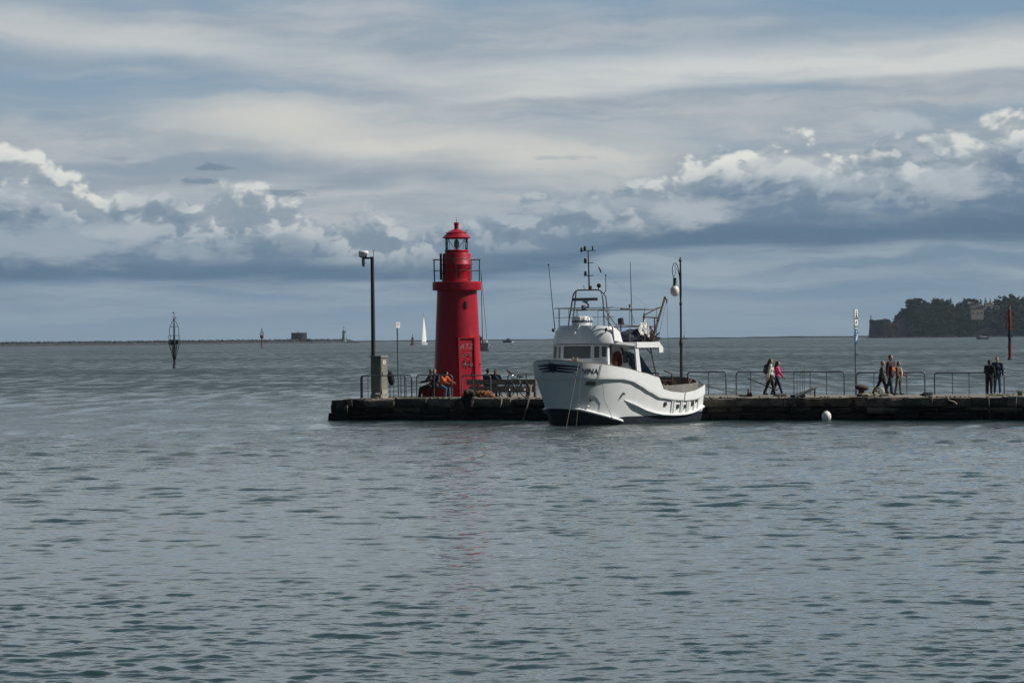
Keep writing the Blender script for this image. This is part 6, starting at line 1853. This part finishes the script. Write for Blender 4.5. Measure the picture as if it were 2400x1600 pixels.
mk('far_hull', (0.62, 0.62, 0.60), 0.5, var=0.1, scale=0.5)
mk('yacht_hull', (0.36, 0.38, 0.40), 0.4, var=0.1, scale=0.5)
mk('yacht_olive', (0.15, 0.145, 0.085), 0.8, var=0.25, scale=1.0)
mk('far_dark', (0.03, 0.035, 0.04), 0.7, var=0.3, scale=0.5)
mk('coast_blue', (0.05, 0.06, 0.065), 1.0, var=0.4, scale=0.01)
mk('cliff_earth', (0.022, 0.024, 0.019), 1.0, var=0.4, scale=0.03, spec=0.0)
mk('leaf_dark', (0.014, 0.025, 0.017), 1.0, var=0.5, scale=0.05, col2=(0.034, 0.042, 0.020), spec=0.0)
mk('leaf_mid', (0.022, 0.034, 0.019), 1.0, var=0.5, scale=0.05, col2=(0.062, 0.064, 0.028), spec=0.0)
mk('bark', (0.05, 0.04, 0.03), 0.95, var=0.4, scale=0.8)
mk('house_wall', (0.40, 0.34, 0.30), 0.9, var=0.3, scale=0.2)
mk('house_roof', (0.20, 0.12, 0.09), 0.9, var=0.3, scale=0.3)

def strip(px0, px1, Y, hfun, depth, step=14.0):
    mb = MB(); P = []
    px = px0
    while px <= px1:
        a, _ = ray(px, EYE)
        h = hfun(px)
        P.append([Vector((a*Y, Y, -1)), Vector((a*Y, Y, h*0.7)), Vector((a*Y, Y+depth*0.3, h)), Vector((a*Y, Y+depth, h)), Vector((a*Y, Y+depth, -1))])
        px += step
    mb.grid(P); return mb
o = strip(-700, 2200, 5870, lambda px: 1.5 + 1.3*abs(mnoise.noise(Vector((px*0.011, 3, 1)))) + (0.5 if px > 1750 else 0), 60).build('far_coast', M['coast_blue'])
o['kind'] = 'structure'

# breakwater with rough boulders
rb = random.Random(12)
mb = MB()
def bw_pt(px): 
    Y = 3400 + (px-0)/840.0*620
    a, _ = ray(px, EYE); return Vector((a*Y, Y, 0))
px = -260.0
while px < 842:
    c = bw_pt(px)
    taper = min(1, (842-px)/30)
    for row in range(3):
        s = rb.uniform(1.0, 1.9)*(0.6+0.4*taper)
        ct = c + Vector((rb.uniform(-.6, .6), row*1.6-2, (0.25+row*1.65)*taper + rb.uniform(-0.4, 0.5)))
        q = MB().ball((0, 0, 0), (s*1.25, s, s*0.8), 6, 4)
        mb.add([ct + Vector(v)*rb.uniform(0.8, 1.15) for v in q.v], q.f)
    px += 2.3
mb.add([bw_pt(-262)+Vector((0, 0, -1)), bw_pt(838)+Vector((0, 0, -1)), bw_pt(838)+Vector((0, 3, 1.8)), bw_pt(-262)+Vector((0, 3, 2.2))], [(0, 1, 2, 3)])
tag(mb.build('breakwater', M['far_rock']), 'long low breakwater of dark boulders far out on the left', 'breakwater')
# round fort on it
fp = bw_pt(700) + Vector((0, 8, 0)); kf = 8000/fp.y
zf = lambda y: H + (797.0-y)/kf
fort = empty('old_fort', fp, 0, 'squat round stone fort standing on the far breakwater', 'fort')
M['fort_stone'] = material('fort_stone', (0.035, 0.039, 0.045), 0.95, var=0.45, scale=0.15, spec=0.1)
MB().lathe([(9.6, -1), (9.4, 2), (8.9, zf(784)), (9.0, zf(783)), (9.2, zf(780)), (8.6, zf(779.4)), (8.0, zf(781))], 28).build('wall', M['fort_stone'], fort, smooth=30)
for a_ in (-1.9, -1.3, -1.62): MB().box((8.9*math.cos(a_), 8.9*math.sin(a_), 4.2), (0.9, 0.9, 1.3), Matrix.Rotation(a_, 3, 'Z')).build('embrasure', M['far_dark'], fort)
an = MB(); an.box((10.6, -1, 2.6), (4.6, 6, 5.4)); an.box((13.4, -1, 1.0), (3.5, 4, 2.0), taper=0.7); an.build('annex', M['fort_stone'], fort)
MB().tube([(-1.2, 0, zf(781)), (-1.2, 0, zf(775.5))], [0.5, 0.3], 6).build('mast', M['far_dark'], fort)
# statue at the tip
stp = bw_pt(806) + Vector((0, 2, 0)); kst = 8000/stp.y
zt2 = lambda y: H + (796.0-y)/kst
sta = empty('statue', stp, 0, 'tall pale green statue on a pedestal at the tip of the far breakwater', 'statue')
MB().lathe([(3.4, -1), (3.2, 2.2), (2.2, 3.2), (1.9, 4.2), (1.6, 5.0)], 12).build('pedestal', M['statue_green'], sta, smooth=30)
q = MB().lathe([(2.4, 4.6), (2.1, 8), (1.8, 11), (1.9, 13), (1.6, 14.4), (0.85, 15.2), (0.6, 15.6)], 12); q.ball((0, 0, zt2(767.5)), (0.8, 0.8, 1.05), 10, 7)
q.tube([(0.3, -0.6, 13.6), (1.7, -1.3, 12.4), (2.3, -1.2, 13.0)], [0.7, 0.55, 0.4], 8); q.ball((2.0, -1.0, 13.4), (0.75, 0.7, 1.0), 9, 6); q.ball((1.9, -1.0, 14.6), 0.45, 8, 6)
q.build('figure', M['statue_green'], sta, smooth=50)
MB().tube([(3.1, 0, 1.5), (3.0, 0, zt2(781))], [0.18, 0.1], 6).build('pole', M['far_dark'], sta)

# lattice beacon in the water, left
def beacon_base(px, py): return on_sea(px, py)
bb = beacon_base(409, 862); kb = 8000/bb.y
zb_ = lambda y: H + (799.8-y)/kb
PX = lambda d: d/kb
bea = empty('channel_beacon', bb, 0, 'slender dark lattice beacon with a cage on a V shaped foot, left of the pier', 'beacon')
q = MB(); q.tube([(0, 0, -1), (0, 0, zb_(840)), (0, 0, zb_(786))], [0.20, 0.17, 0.15], 10); q.lathe([(0.3, -0.5), (0.3, 0.15), (0.2, 0.3)], 10); q.build('pile', M['beacon_steel'], bea, smooth=50)
q = MB()
for k_ in range(6):
    a = k_*math.pi/3 + 0.15
    q.tube([(0.08*math.cos(a), 0.08*math.sin(a), zb_(846)), (0.70*math.cos(a), 0.70*math.sin(a), zb_(807))], 0.06, 6)
q.build('foot_strut', M['beacon_steel'], bea)
q = MB().lathe([(0.78, zb_(808)), (0.78, zb_(806))], 12); 
for k_ in range(8):
    a = k_*math.pi/4 + 0.1; a2 = a + math.pi/4
    x, y = 0.78*math.cos(a), 0.78*math.sin(a); x2, y2 = 0.78*math.cos(a2), 0.78*math.sin(a2)
    q.tube([(x, y, zb_(807)), (x, y, zb_(786))], 0.035, 5)
    for yy in (786, 796): q.tube([(x, y, zb_(yy)), (x2, y2, zb_(yy))], 0.04, 5)
    if k_ % 2: q.add([(x, y, zb_(806)), (x2, y2, zb_(806)), (x2, y2, zb_(797)), (x, y, zb_(797)), (x*.97, y*.97, zb_(806)), (x2*.97, y2*.97, zb_(806)), (x2*.97, y2*.97, zb_(797)), (x*.97, y*.97, zb_(797))], [(0, 1, 2, 3), (7, 6, 5, 4)])
q.build('platform_cage', M['beacon_steel'], bea)
q = MB()
for k_ in range(4):
    a = k_*math.pi/2 + 0.25
    c_a, s_a = math.cos(a), math.sin(a)
    q.tube([(0.66*c_a, 0.66*s_a, zb_(786)), (0.66*c_a, 0.66*s_a, zb_(768)), (0.5*c_a, 0.5*s_a, zb_(764)), (0.32*c_a, 0.32*s_a, zb_(756)), (0.06*c_a, 0.06*s_a, zb_(750))], 0.045, 6)
ring = [Vector((0.55*math.cos(2*math.pi*i/16), 0.55*math.sin(2*math.pi*i/16), zb_(765.5))) for i in range(17)]
q.tube(ring, 0.035, 5, caps=False); q.tube([(0, 0, zb_(786)), (0, 0, zb_(746))], 0.05, 6)
q.build('upper_frame', M['beacon_steel'], bea)
q = MB(); q.lathe([(0.12, zb_(752)), (0.14, zb_(748)), (0.06, zb_(745))], 10)
q.tube([(-0.05, 0, zb_(746)), (-0.2, 0, zb_(745)), (0.02, 0, zb_(737)), (0.05, 0, zb_(745)), (0.28, 0, zb_(746)), (0.28, 0, zb_(743.5)), (0.1, 0, zb_(743.5))], 0.04, 5)
q.tube([(0, 0, zb_(740)), (0, 0, zb_(731))], 0.03, 5)
q.add([(0, 0, zb_(731)), (-0.30, 0, zb_(734.2)), (0, 0, zb_(734.6)), (0, 0.05, zb_(731)), (-0.30, 0.05, zb_(734.2)), (0, 0.05, zb_(734.6))], [(0, 1, 2), (5, 4, 3), (0, 3, 4, 1), (1, 4, 5, 2)])
q.build('topmark', M['beacon_steel'], bea)
# small red marker further out
mb_ = beacon_base(614, 816.5); km = 8000/mb_.y; zm = lambda y: H + (797.9-y)/km
mk_ = empty('red_marker', mb_, 0, 'small red boxed marker on a thin pole before the far breakwater', 'beacon')
MB().tube([(0, 0, -1), (0, 0, zm(792))], 0.28, 8).build('pole', M['beacon_red'], mk_)
MB().lathe([(0.7, zm(793)), (0.85, zm(791)), (0.85, zm(786)), (0.7, zm(785))], 12).build('box', M['beacon_red'], mk_, smooth=30)
q = MB()
for k_ in range(6):
    a = k_*math.pi/3
    q.tube([(0.8*math.cos(a), 0.8*math.sin(a), zm(786)), (0.78*math.cos(a), 0.78*math.sin(a), zm(780)), (0.1*math.cos(a), 0.1*math.sin(a), zm(775.5))], 0.09, 5)
q.build('cage', M['beacon_steel'], mk_)
q = MB().tube([(0, 0, zm(778)), (0, 0, zm(769))], 0.09, 6); q.ball((0, 0, zm(772)), (0.25, 0.25, 0.55), 10, 7); q.build('topmark', M['beacon_steel'], mk_)
# buoy beside the sailing boat
bp_ = beacon_base(967, 809); kq = 8000/bp_.y; zq = lambda y: H + (794.6-y)/kq
bu_ = empty('channel_buoy', bp_, 0, 'reddish tower buoy floating just left of the white sailing boat', 'buoy')
MB().lathe([(1.25, -0.5), (1.3, 0.5), (1.2, 0.7), (0.9, 0.9)], 14).build('float', M['buoy_red'], bu_, smooth=40)
q = MB().lathe([(0.95, 0.8), (0.62, zq(793)), (0.72, zq(792)), (0.72, zq(791)), (0.35, zq(790))], 8); q.build('tower', M['buoy_red'], bu_)
q = MB().tube([(0, 0, zq(791)), (0, 0, zq(787))], 0.12, 6); q.ball((0, 0, zq(786.3)), (0.32, 0.32, 0.4), 10, 7); q.build('topmark', M['far_dark'], bu_)

def hull_mesh(L, B, Fb, sheer=0.25, rk=0.9):
    """simple displacement hull, bow at +x"""
    mb = MB(); n = 14; rows = []
    for i in range(n+1):
        t_ = i/n; x = -L/2 + L*t_
        b = B/2*(1-max(0, (t_-0.35)/0.65)**2.4)*(0.78+0.22*min(1, t_*3))
        zt = Fb + sheer*(t_**2)
        row = []
        for s in (-1, 1):
            pass
        xr = x + rk*max(0, t_-0.7)/0.3*0.5
        row = [Vector((x, 0.0, -0.5)), Vector((x, -b*0.72, 0.0)), Vector((xr, -b, zt)), Vector((xr, -b*0.9, zt)), Vector((xr, b*0.9, zt)), Vector((xr, b, zt)), Vector((x, b*0.72, 0.0))]
        rows.append(row)
    m2 = [[r[k] for k in (0, 1, 2, 3, 4, 5, 6, 0)] for r in rows]
    mb.grid(m2)
    for r in (rows[0],): mb.add(r, [tuple(range(7))])
    return mb
# white sailing boat under sail
sp2 = on_sea(994, 808.2); k2 = 8000/sp2.y
sail = empty('sailing_boat', sp2, R(252), 'white sailing boat under full sail between the buoy and the lighthouse', 'sailing boat')
hull_mesh(8.0, 2.8, 1.3).build('hull', M['far_hull'], sail, smooth=40)
q = MB().box((-0.6, 0, 1.7), (3.0, 1.7, 0.7), taper=0.8); q.build('cabin', M['far_hull'], sail)
q = MB().box((-2.6, 0.2, 1.9), (1.6, 1.6, 1.2), taper=0.7); q.build('sprayhood', M['far_dark'], sail)
def sail_mesh(tack, head, clew, belly, n=10):
    P = []
    tack, head, clew = Vector(tack), Vector(head), Vector(clew)
    d = (clew-tack).cross(head-tack).normalized()
    for i in range(n+1):
        f = i/n; a = tack.lerp(head, f); b = clew.lerp(head, f)
        P.append([a.lerp(b, j/6) + d*belly*math.sin(math.pi*j/6)*(1-f*0.7) + (clew-tack)*0.10*math.sin(math.pi*f)*(j/6) for j in range(7)])
    m = MB(); m.grid(P); m.grid([[p+d*0.03 for p in r] for r in P], flip=True); return m
MB().tube([(0.6, 0, 1.2), (0.6, 0.0, 20.3)], [0.12, 0.07], 8).build('mast', M['far_dark'], sail)
sail_mesh((0.45, 0.05, 2.6), (0.5, 0.05, 18.2), (-2.5, 0.8, 2.4), 0.25).build('mainsail', M['sail_white'], sail, smooth=60)
sail_mesh((4.0, 0, 1.7), (0.75, 0, 18.0), (0.9, 1.3, 2.3), 0.25).build('foresail', M['sail_white'], sail, smooth=60)
MB().tube([(0.6, 0, 2.4), (-2.5, 0.8, 2.3)], 0.09, 6).build('boom', M['far_dark'], sail)
# motor cruiser on the horizon
c3 = on_sea(1189, 802.6)
mc = empty('motor_boat', c3, R(185), 'small dark motor boat on the horizon between lighthouse and fishing boat', 'motor boat')
hull_mesh(7.6, 2.8, 1.5, 0.5).build('hull', M['far_dark'], mc, smooth=40)
q = MB().box((-0.3, 0, 2.2), (3.6, 2.2, 1.5), taper=0.75); q.box((-0.8, 0, 3.3), (2.2, 1.7, 0.7), taper=0.8); q.build('cabin', M['far_dark'], mc)
q = MB().box((-2.4, 0, 2.9), (1.2, 2.0, 0.15)); q.tube([(-2, 0.6, 2), (-2, 0.6, 3.9)], 0.06, 5); q.tube([(-0.6, 0, 3.5), (-0.6, 0, 4.6)], 0.06, 5); q.build('canopy_frame', M['far_dark'], mc)
MB().ball((-4.2, 0, 0.15), (1.7, 1.2, 0.55), 10, 6).build('stern_wake', M['sail_white'], mc)
# moored yacht, mostly behind the lighthouse
yp = on_sea(1096, 822.8); ky = 8000/yp.y
yz = lambda y: H + (793.2-y)/ky
yt = empty('moored_yacht', yp, R(180), 'grey moored yacht whose stern shows to the right of the lighthouse', 'yacht')
XL = lambda px: -(px-1096)/ky
hm = MB(); rows = []
for i in range(13):
    t_ = i/12; x = XL(1146) + (XL(1048)-XL(1146))*t_
    b = 1.9*(1-max(0, (t_-0.4)/0.6)**2.2)*(0.8+0.2*min(1, t_*4))
    zt = yz(803.5) + 0.3*t_
    xr = x + (0.35 if i == 0 else 0)
    rows.append([Vector((x, 0, -0.4)), Vector((x, -b*0.8, 0.0)), Vector((xr, -b, zt)), Vector((xr, b, zt)), Vector((x, b*0.8, 0.0)), Vector((x, 0, -0.4))])
hm.grid(rows); hm.add(rows[0], [tuple(range(6))]); hm.build('hull', M['yacht_hull'], yt, smooth=35)
q = MB().box((XL(1143.5), 0, yz(812)), (0.25, 3.0, 2.1), Matrix.Rotation(R(-14), 3, 'Y')); q.box((XL(1147.5), 0.7, yz(809)), (0.5, 0.5, 0.6)); q.build('transom', M['sail_white'], yt)
MB().box((XL(1127), 2.03, yz(817)), (0.5, 0.06, 0.2)).build('hull_mark', M['far_dark'], yt)
MB().tube([(XL(1131), 0, yz(803)), (XL(1129.2), 0, yz(638))], [0.13, 0.07], 8).build('mast', M['beacon_steel'], yt)
MB().tube([(XL(1129.5), 0, yz(642)), (XL(1142), 0, yz(803))], 0.075, 6).build('backstay', M['beacon_steel'], yt)
MB().tube([(XL(1141), 0.2, yz(803)), (XL(1140.5), 0.2, yz(797))], 0.22, 8).build('ensign', M['sail_white'], yt)
q = MB(); q.prism([(XL(1117), yz(785)), (XL(1125), yz(785.5)), (XL(1127), yz(790)), (XL(1130.5), yz(789)), (XL(1129.5), yz(796)), (XL(1127), yz(800)), (XL(1129), yz(821)), (XL(1122), yz(822)), (XL(1117), yz(820))], 0.5, Matrix.Translation((0, 2.2, 0)))
q.build('canvas_cover', M['yacht_olive'], yt)
for px in (1124, 1134): MB().tube([(XL(px), 1.6, yz(804)), (XL(px), 1.6, yz(797))], 0.05, 5).build('stanchion', M['beacon_steel'], yt)
# faint yacht on the horizon right of the lamp post
fy = empty('sailing_boat', Vector((ray(1605, 793)[0]*4600, 4600, 0)), R(200), 'faint distant yacht with bare mast just right of the lamp post', 'sailing boat')
hull_mesh(8.5, 2.8, 1.6).build('hull', M['far_stone'], fy, smooth=40)
MB().tube([(0.5, 0, 1), (0.5, 0, 23)], [0.14, 0.10], 6).build('mast', M['far_stone'], fy)
MB().ball((0.9, 0, 4.0), (0.9, 0.5, 1.6), 8, 6).build('furled_sail', M['far_stone'], fy)
# grey motor cruiser in front of the headland
c4 = on_sea(2303, 795.3); k4 = 8000/c4.y
z4 = lambda y: H + (781.9-y)/k4
cr = empty('motor_cruiser', c4, R(176), 'grey motor cruiser lying in front of the wooded headland', 'motor boat')
hull_mesh(7.8, 2.6, 1.35, 0.3).build('hull', M['yacht_hull'], cr, smooth=40)
q = MB().box((-0.7, 0, 1.75), (3.8, 2.0, 0.8), taper=0.8); q.box((1.1, 0, 2.2), (1.0, 1.2, 1.0), taper=0.7); q.build('cabin', M['far_hull'], cr)
MB().tube([(-2.9, 0, 1.5), (-2.9, 0, z4(745))], 0.06, 5).build('mast', M['far_stone'], cr)
# red pile beacon at the right
rp_ = on_sea(2367, 843); kr = 8000/rp_.y; zr_ = lambda y: H + (781.2-y)/kr
rpb = empty('red_pile_beacon', rp_, 0, 'tall red and blue pile beacon rising from the water near the right edge', 'beacon')
MB().lathe([(0.35, -0.5), (0.35, 0.15), (0.24, 0.3)], 12).build('base', M['far_dark'], rpb)
MB().tube([(0, 0, 0.2), (0, 0, zr_(806))], 0.24, 12).build('pile', M['beacon_red'], rpb, smooth=50, label='lower red part of the pile')
MB().tube([(0, 0, zr_(806)), (0, 0, zr_(773))], 0.22, 12).build('pile', M['beacon_blue'], rpb, smooth=50, label='dark blue middle part of the pile')
q = MB().tube([(0, 0, zr_(773)), (0, 0, zr_(728)), (0, 0, zr_(724)), (0, 0, zr_(711))], [0.22, 0.20, 0.13, 0.10], 12); q.build('pile', M['beacon_red'], rpb, smooth=50, label='upper red part of the pile')
q = MB().box((0.3, -0.1, zr_(787)), (0.10, 0.08, 0.5)); q.box((-0.28, -0.1, zr_(786)), (0.10, 0.08, 0.4)); q.build('ladder_bracket', M['beacon_blue'], rpb)
q = MB()
for k_ in range(8):
    a = k_*math.pi/4
    q.tube([(0.62*math.cos(a), 0.62*math.sin(a), zr_(771)), (0.66*math.cos(a), 0.66*math.sin(a), zr_(745)), (0.25*math.cos(a), 0.25*math.sin(a), zr_(727))], 0.028, 5)
for yy in (771, 758, 745):
    q.tube([Vector((0.64*math.cos(2*math.pi*i/16), 0.64*math.sin(2*math.pi*i/16), zr_(yy))) for i in range(17)], 0.022, 5, caps=False)
q.build('cage', M['beacon_red'], rpb)
MB().lathe([(0.12, zr_(726)), (0.14, zr_(721)), (0.06, zr_(718))], 10).build('lantern', M['house_wall'], rpb)

# ------------------------------------------------------------------ wooded headland
HY = 3800.0
prof_ = [(2103, 788), (2113, 762), (2120, 749), (2127, 738), (2139, 714), (2152, 704), (2168, 700), (2188, 707), (2200, 709), (2212, 702), (2239, 705), (2256, 711), (2272, 713), (2286, 704), (2304, 707), (2325, 713), (2350, 711), (2372, 698), (2389, 692), (2420, 690), (2480, 684), (2560, 690), (2700, 700), (2850, 740), (2930, 790)]
def hz_at(px):
    for (a, b), (c, d) in zip(prof_, prof_[1:]):
        if px <= c: return H + (EYE - ROLL*(px-1200) - (b + (d-b)*max(0, (px-a))/(c-a)))/8000*HY
    return 0.0
mb = MB(); P = []
px = 2104.0
while px <= 2930:
    a, _ = ray(px, EYE); h = max(hz_at(px) - 5.0, 1.0)
    row = []
    for j, (f, g) in enumerate(((-0.3, -1.0), (0.0, 0.03), (0.10, 0.35), (0.25, 0.66), (0.45, 0.88), (0.8, 1.0), (1.6, 0.9), (2.6, -0.05))):
        Y = HY + 90*f + 8*mnoise.noise(Vector((px*0.03, j*1.7, 2)))
        row.append(Vector((a*HY, Y, h*g if g > -0.5 else -1)))
    P.append(row); px += 6
mb.grid(P)
hd_ = mb.build('headland', M['cliff_earth'], smooth=60); hd_['kind'] = 'structure'
def head_pt(px, g):
    """point on the seaward slope at relative height g"""
    a, _ = ray(px, EYE); h = max(hz_at(px)-5.0, 1.0)
    tab = [(0.0, 0.0), (0.35, 0.10), (0.66, 0.25), (0.88, 0.45), (1.0, 0.8)]
    f = interp(tab, g)
    return Vector((a*HY, HY + 90*f, h*g))
def leaf_clump(mb, c, r, n, q, leaf=1.3, squash=0.85):
    """leaf-sized faces scattered through the outer shell of a lobed crown"""
    lobes = [(Vector((q.gauss(0, 0.42), q.gauss(0, 0.42), q.uniform(-0.35, 0.5)))*r, r*q.uniform(0.42, 0.72)) for _ in range(6)]
    for _ in range(n):
        lc, lr = q.choice(lobes)
        d = Vector((q.gauss(0, 1), q.gauss(0, 1), q.gauss(0, 1))).normalized()
        p = c + lc + Vector((d.x, d.y, d.z*squash))*lr*q.uniform(0.55, 1.05)
        s = leaf*q.uniform(0.5, 1.2)
        u = d.cross(Vector((q.gauss(0, 1), q.gauss(0, 1), q.gauss(0, 1)))).normalized(); w = d.lerp(u.cross(d), 0.8).normalized()
        mb.add([p - u*s*0.5, p + w*s*0.5, p + u*s*0.5, p - w*s*0.5], [(0, 1, 2, 3)], q.randrange(2))
def clearing(px, g):  # spots kept open for the houses
    return (2276 < px < 2318 and 0.50 < g < 0.99) or (2320 < px < 2354 and 0.80 < g < 1.0)
q = random.Random(77); mb = MB()
for k_ in range(720):
    px = q.uniform(2111, 2640); g = q.uniform(0.03, 0.99)**0.8
    if clearing(px, g): continue
    r_ = q.uniform(2.4, 4.6)
    leaf_clump(mb, head_pt(px, g) + Vector((0, -1.5, r_*0.5)), r_, 120, q, 1.5)
for k_ in range(150):
    px = q.uniform(2111, 2165) if k_ < 110 else q.uniform(2165, 2480); g = q.uniform(0.3, 1.0) if k_ < 110 else q.uniform(0.9, 1.0)
    r_ = q.uniform(1.8, 3.4)
    leaf_clump(mb, head_pt(px, g) + Vector((0, -1.5, r_*0.5)), r_, 90, q, 1.3)
for k_ in range(80):
    px = q.uniform(2112, 2142); g = q.uniform(0.6, 1.0)
    r_ = q.uniform(2.0, 3.2)
    leaf_clump(mb, head_pt(px, g) + Vector((-2.0, q.uniform(0, 40), r_*0.3)), r_, 90, q, 1.3)
w_ = mb.build('woodland', [M['leaf_dark'], M['leaf_mid']], fix=False); w_['kind'] = 'stuff'; w_['label'] = 'dark woodland covering the headland slope at the right'; w_['category'] = 'woods'
def tree(px, topy, width_px, label, g=1.0, seed=0, conical=False):
    q = random.Random(seed)
    base = head_pt(px, g) + Vector((0, 4, -1.0))
    top = H + (EYE - ROLL*(px-1200) - topy)/8000*base.y
    hgt = max(top - base.z, 5.0); w = width_px/8000*base.y/2
    root = empty('tree', base, 0, label, 'tree', 'trees on the headland skyline')
    tk = MB(); tk.tube([(0, 0, -1), (0.1, 0, hgt*0.4), (0.0, 0, hgt*0.75)], [0.45, 0.32, 0.12], 7)
    for j in range(5):
        a = j*1.3; tk.tube([(0, 0, hgt*(0.35+0.07*j)), (w*0.55*math.cos(a), w*0.55*math.sin(a), hgt*(0.6+0.06*j))], [0.18, 0.05], 5)
    tk.build('trunk', M['bark'], root)
    cr_ = MB()
    if conical:
        for j in range(7):
            f = j/6; leaf_clump(cr_, Vector((0, 0, hgt*(0.2+0.76*f))), w*(1.05-0.85*f)+0.3, 60, q, 0.9)
    else:
        for j in range(11):
            c = Vector((q.uniform(-.6, .6)*w, q.uniform(-.5, .5)*w, hgt*(q.uniform(0.18, 0.76) if j else 0.78)))
            leaf_clump(cr_, c, min(w*0.66, hgt*0.30), 130, q, 1.15)
    cr_.build('crown', [M['leaf_dark'], M['leaf_mid']], root, fix=False)
trees = [(2150, 700, 26, 'broad dark tree at the left shoulder of the headland'), (2168, 696, 32, 'round topped big tree, first summit of the headland from the left'), (2188, 703, 20, 'low dark tree right of the big round one'),
         (2211, 697, 20, 'upright tree at the second summit of the headland'), (2232, 700, 30, 'wide flat tree right of the second summit'), (2247, 699, 12, 'small pointed tree just left of the dip'), (2269, 706, 26, 'low spreading tree in the dip left of the houses'),
         (2287, 698, 26, 'bushy tree standing above the pale ruined house'), (2305, 699, 20, 'rounded tree behind the two pale houses'), (2318, 701, 10, 'thin tree in the gap right of the houses'), (2330, 699, 12, 'slim tree standing before the tall right group'),
         (2341, 700, 8, 'narrow pointed tree left of the red beacon top'), (2357, 699, 26, 'thick tree beside the top of the red beacon'), (2376, 692, 26, 'tall tree right of the red beacon'), (2392, 688, 28, 'tallest tree of the headland at the right edge of the view')]
for i, (px, ty_, wd, lab_) in enumerate(trees):
    tree(px, ty_, wd, lab_, 0.96, 100+i, wd < 13)
# pale houses among the trees
def house(px, y0, y1, wpx, g, label, win=True, ruin=False):
    b = head_pt(px, g) + Vector((0, -9, 0)); kk_ = 8000/b.y
    e0 = EYE - ROLL*(px-1200)
    z0 = H + (e0-y0)/kk_; z1 = H + (e0-y1)/kk_; w = wpx/kk_
    root = empty('house', Vector((b.x, b.y, z0)), R(8), label, 'house', 'pale buildings on the headland')
    hh = z1-z0
    MB().box((0, 3, hh/2-1.0), (w, 6, hh+2.0)).build('wall', M['house_wall'], root)
    if not ruin:
        q = MB(); q.prism([(-w/2-0.4, hh), (w/2+0.4, hh), (0, hh+w*0.16)], 7.0, Matrix.Translation((0, 3, 0))); q.build('roof', M['house_roof'], root)
    n_ = max(1, int(w/4))
    for i in range(n_):
        x = -w/2 + w*(i+0.5)/n_
        f = MB().box((x, -0.02, hh*0.55), (1.1, 0.16, min(1.8, hh*0.4))); f.build('window', M['far_dark'], root)
house(2293, 718, 710, 17, 0.9, 'pale upper house among the trees left of the second pale house')
house(2312, 722, 717, 16, 0.86, 'low pale building right of the upper house')
house(2332, 714, 709.0, 19, 0.93, 'long pale wall of a building in the tree gap', ruin=True)
house(2348, 721, 717, 10, 0.88, 'small pale house left of the red beacon')
house(2295, 745, 725, 30, 0.62, 'large pale ruined house front with a dark window on the slope', ruin=True)
# ruined seaside fort at the point
RY = 3780.0
def rz(px, y): return H + (EYE - ROLL*(px-1200) - y)/8000*RY
def rx(px): return ray(px, EYE)[0]*RY
ruin = empty('ruined_fort', Vector((rx(2072), RY, 0)), 0, 'dark ruined fort with broken walls at the water on the headland point', 'ruin')
def ruin_block(name, outline, depth, mat, y_off=0.0):
    mb = MB(); mb.prism([(rx(px)-rx(2072), rz(px, y)) for px, y in outline], depth, Matrix.Translation((0, y_off, 0))); return mb.build(name, mat, ruin)
ruin_block('tower', [(2036, 792), (2038, 780), (2039.5, 762), (2039, 750), (2042, 748.5), (2050, 750.5), (2058, 749), (2066, 748.5), (2067, 752), (2070, 752), (2070, 792)], 14, M['far_stone'])
ruin_block('gatehouse', [(2068, 792), (2068.5, 749), (2072, 746.5), (2079, 748), (2083, 749), (2086, 753), (2086, 792)], 16, M['ruin_stone'], -3)
ruin_block('curtain_wall', [(2084, 792), (2085, 757), (2107, 756), (2109, 760), (2112, 792)], 8, M['ruin_stone'], 1)
ruin_block('gable_stub', [(2106, 792), (2106, 750), (2109, 747.5), (2112, 751), (2116, 748), (2122, 747), (2124, 792)], 9, M['far_stone'], 2)
q = MB().tube([(rx(2041.5)-rx(2072), 0, rz(2041, 750)), (rx(2041.5)-rx(2072), 0, rz(2041, 738))], [0.7, 0.4], 6); q.build('chimney_post', M['far_dark'], ruin)
for px, y, w, h_ in ((2050, 768, 2.2, 4.0), (2058, 772, 1.8, 3.5), (2076, 768, 2.4, 6.0), (2092, 768, 2.0, 4.0), (2100, 769, 2.0, 4.0)):
    MB().box((rx(px)-rx(2072), -8.0 if px < 2070 else (-11.05 if px < 2086 else -3.2), rz(px, y)), (w, 2.2, h_)).build('opening', M['far_dark'], ruin)
MB().tube([(rx(2097)-rx(2072), -3.2, rz(2097, 757)), (rx(2108)-rx(2072), -3.2, rz(2108, 756.6))], 0.5, 5).build('coping', M['far_dark'], ruin)
mb = MB(); q = random.Random(9)
for k_ in range(120):
    px = q.uniform(2024, 2420); sz = q.uniform(0.6, 1.8)
    m_ = MB().ball((0, 0, 0), (sz*1.4, sz, sz*0.7), 6, 4); ct = Vector((rx(px), RY - 18 - q.uniform(0, 6), q.uniform(-0.2, 0.6)))
    mb.add([ct + Vector(v)*q.uniform(0.85, 1.15) for v in m_.v], m_.f)
o = mb.build('shore_rocks', M['far_rock']); o['kind'] = 'structure'

# ------------------------------------------------------------------ sea haze: one closed box of even, thin air round everything
hz = MB().box((0, 2800, 34.0), (12600, 6700, 70.0)).build('haze', None)
hm_ = bpy.data.materials.new('haze'); hm_.use_nodes = True
t = NT(hm_.node_tree)
o_ = t.node('ShaderNodeOutputMaterial'); v_ = t.node('ShaderNodeVolumePrincipled')
v_.inputs['Color'].default_value = (0.62, 0.80, 1.0, 1.0)
v_.inputs['Density'].default_value = HAZE
t.l.new(v_.outputs[0], o_.inputs['Volume'])
hz.data.materials.clear(); hz.data.materials.append(hm_)
hz['kind'] = 'stuff'
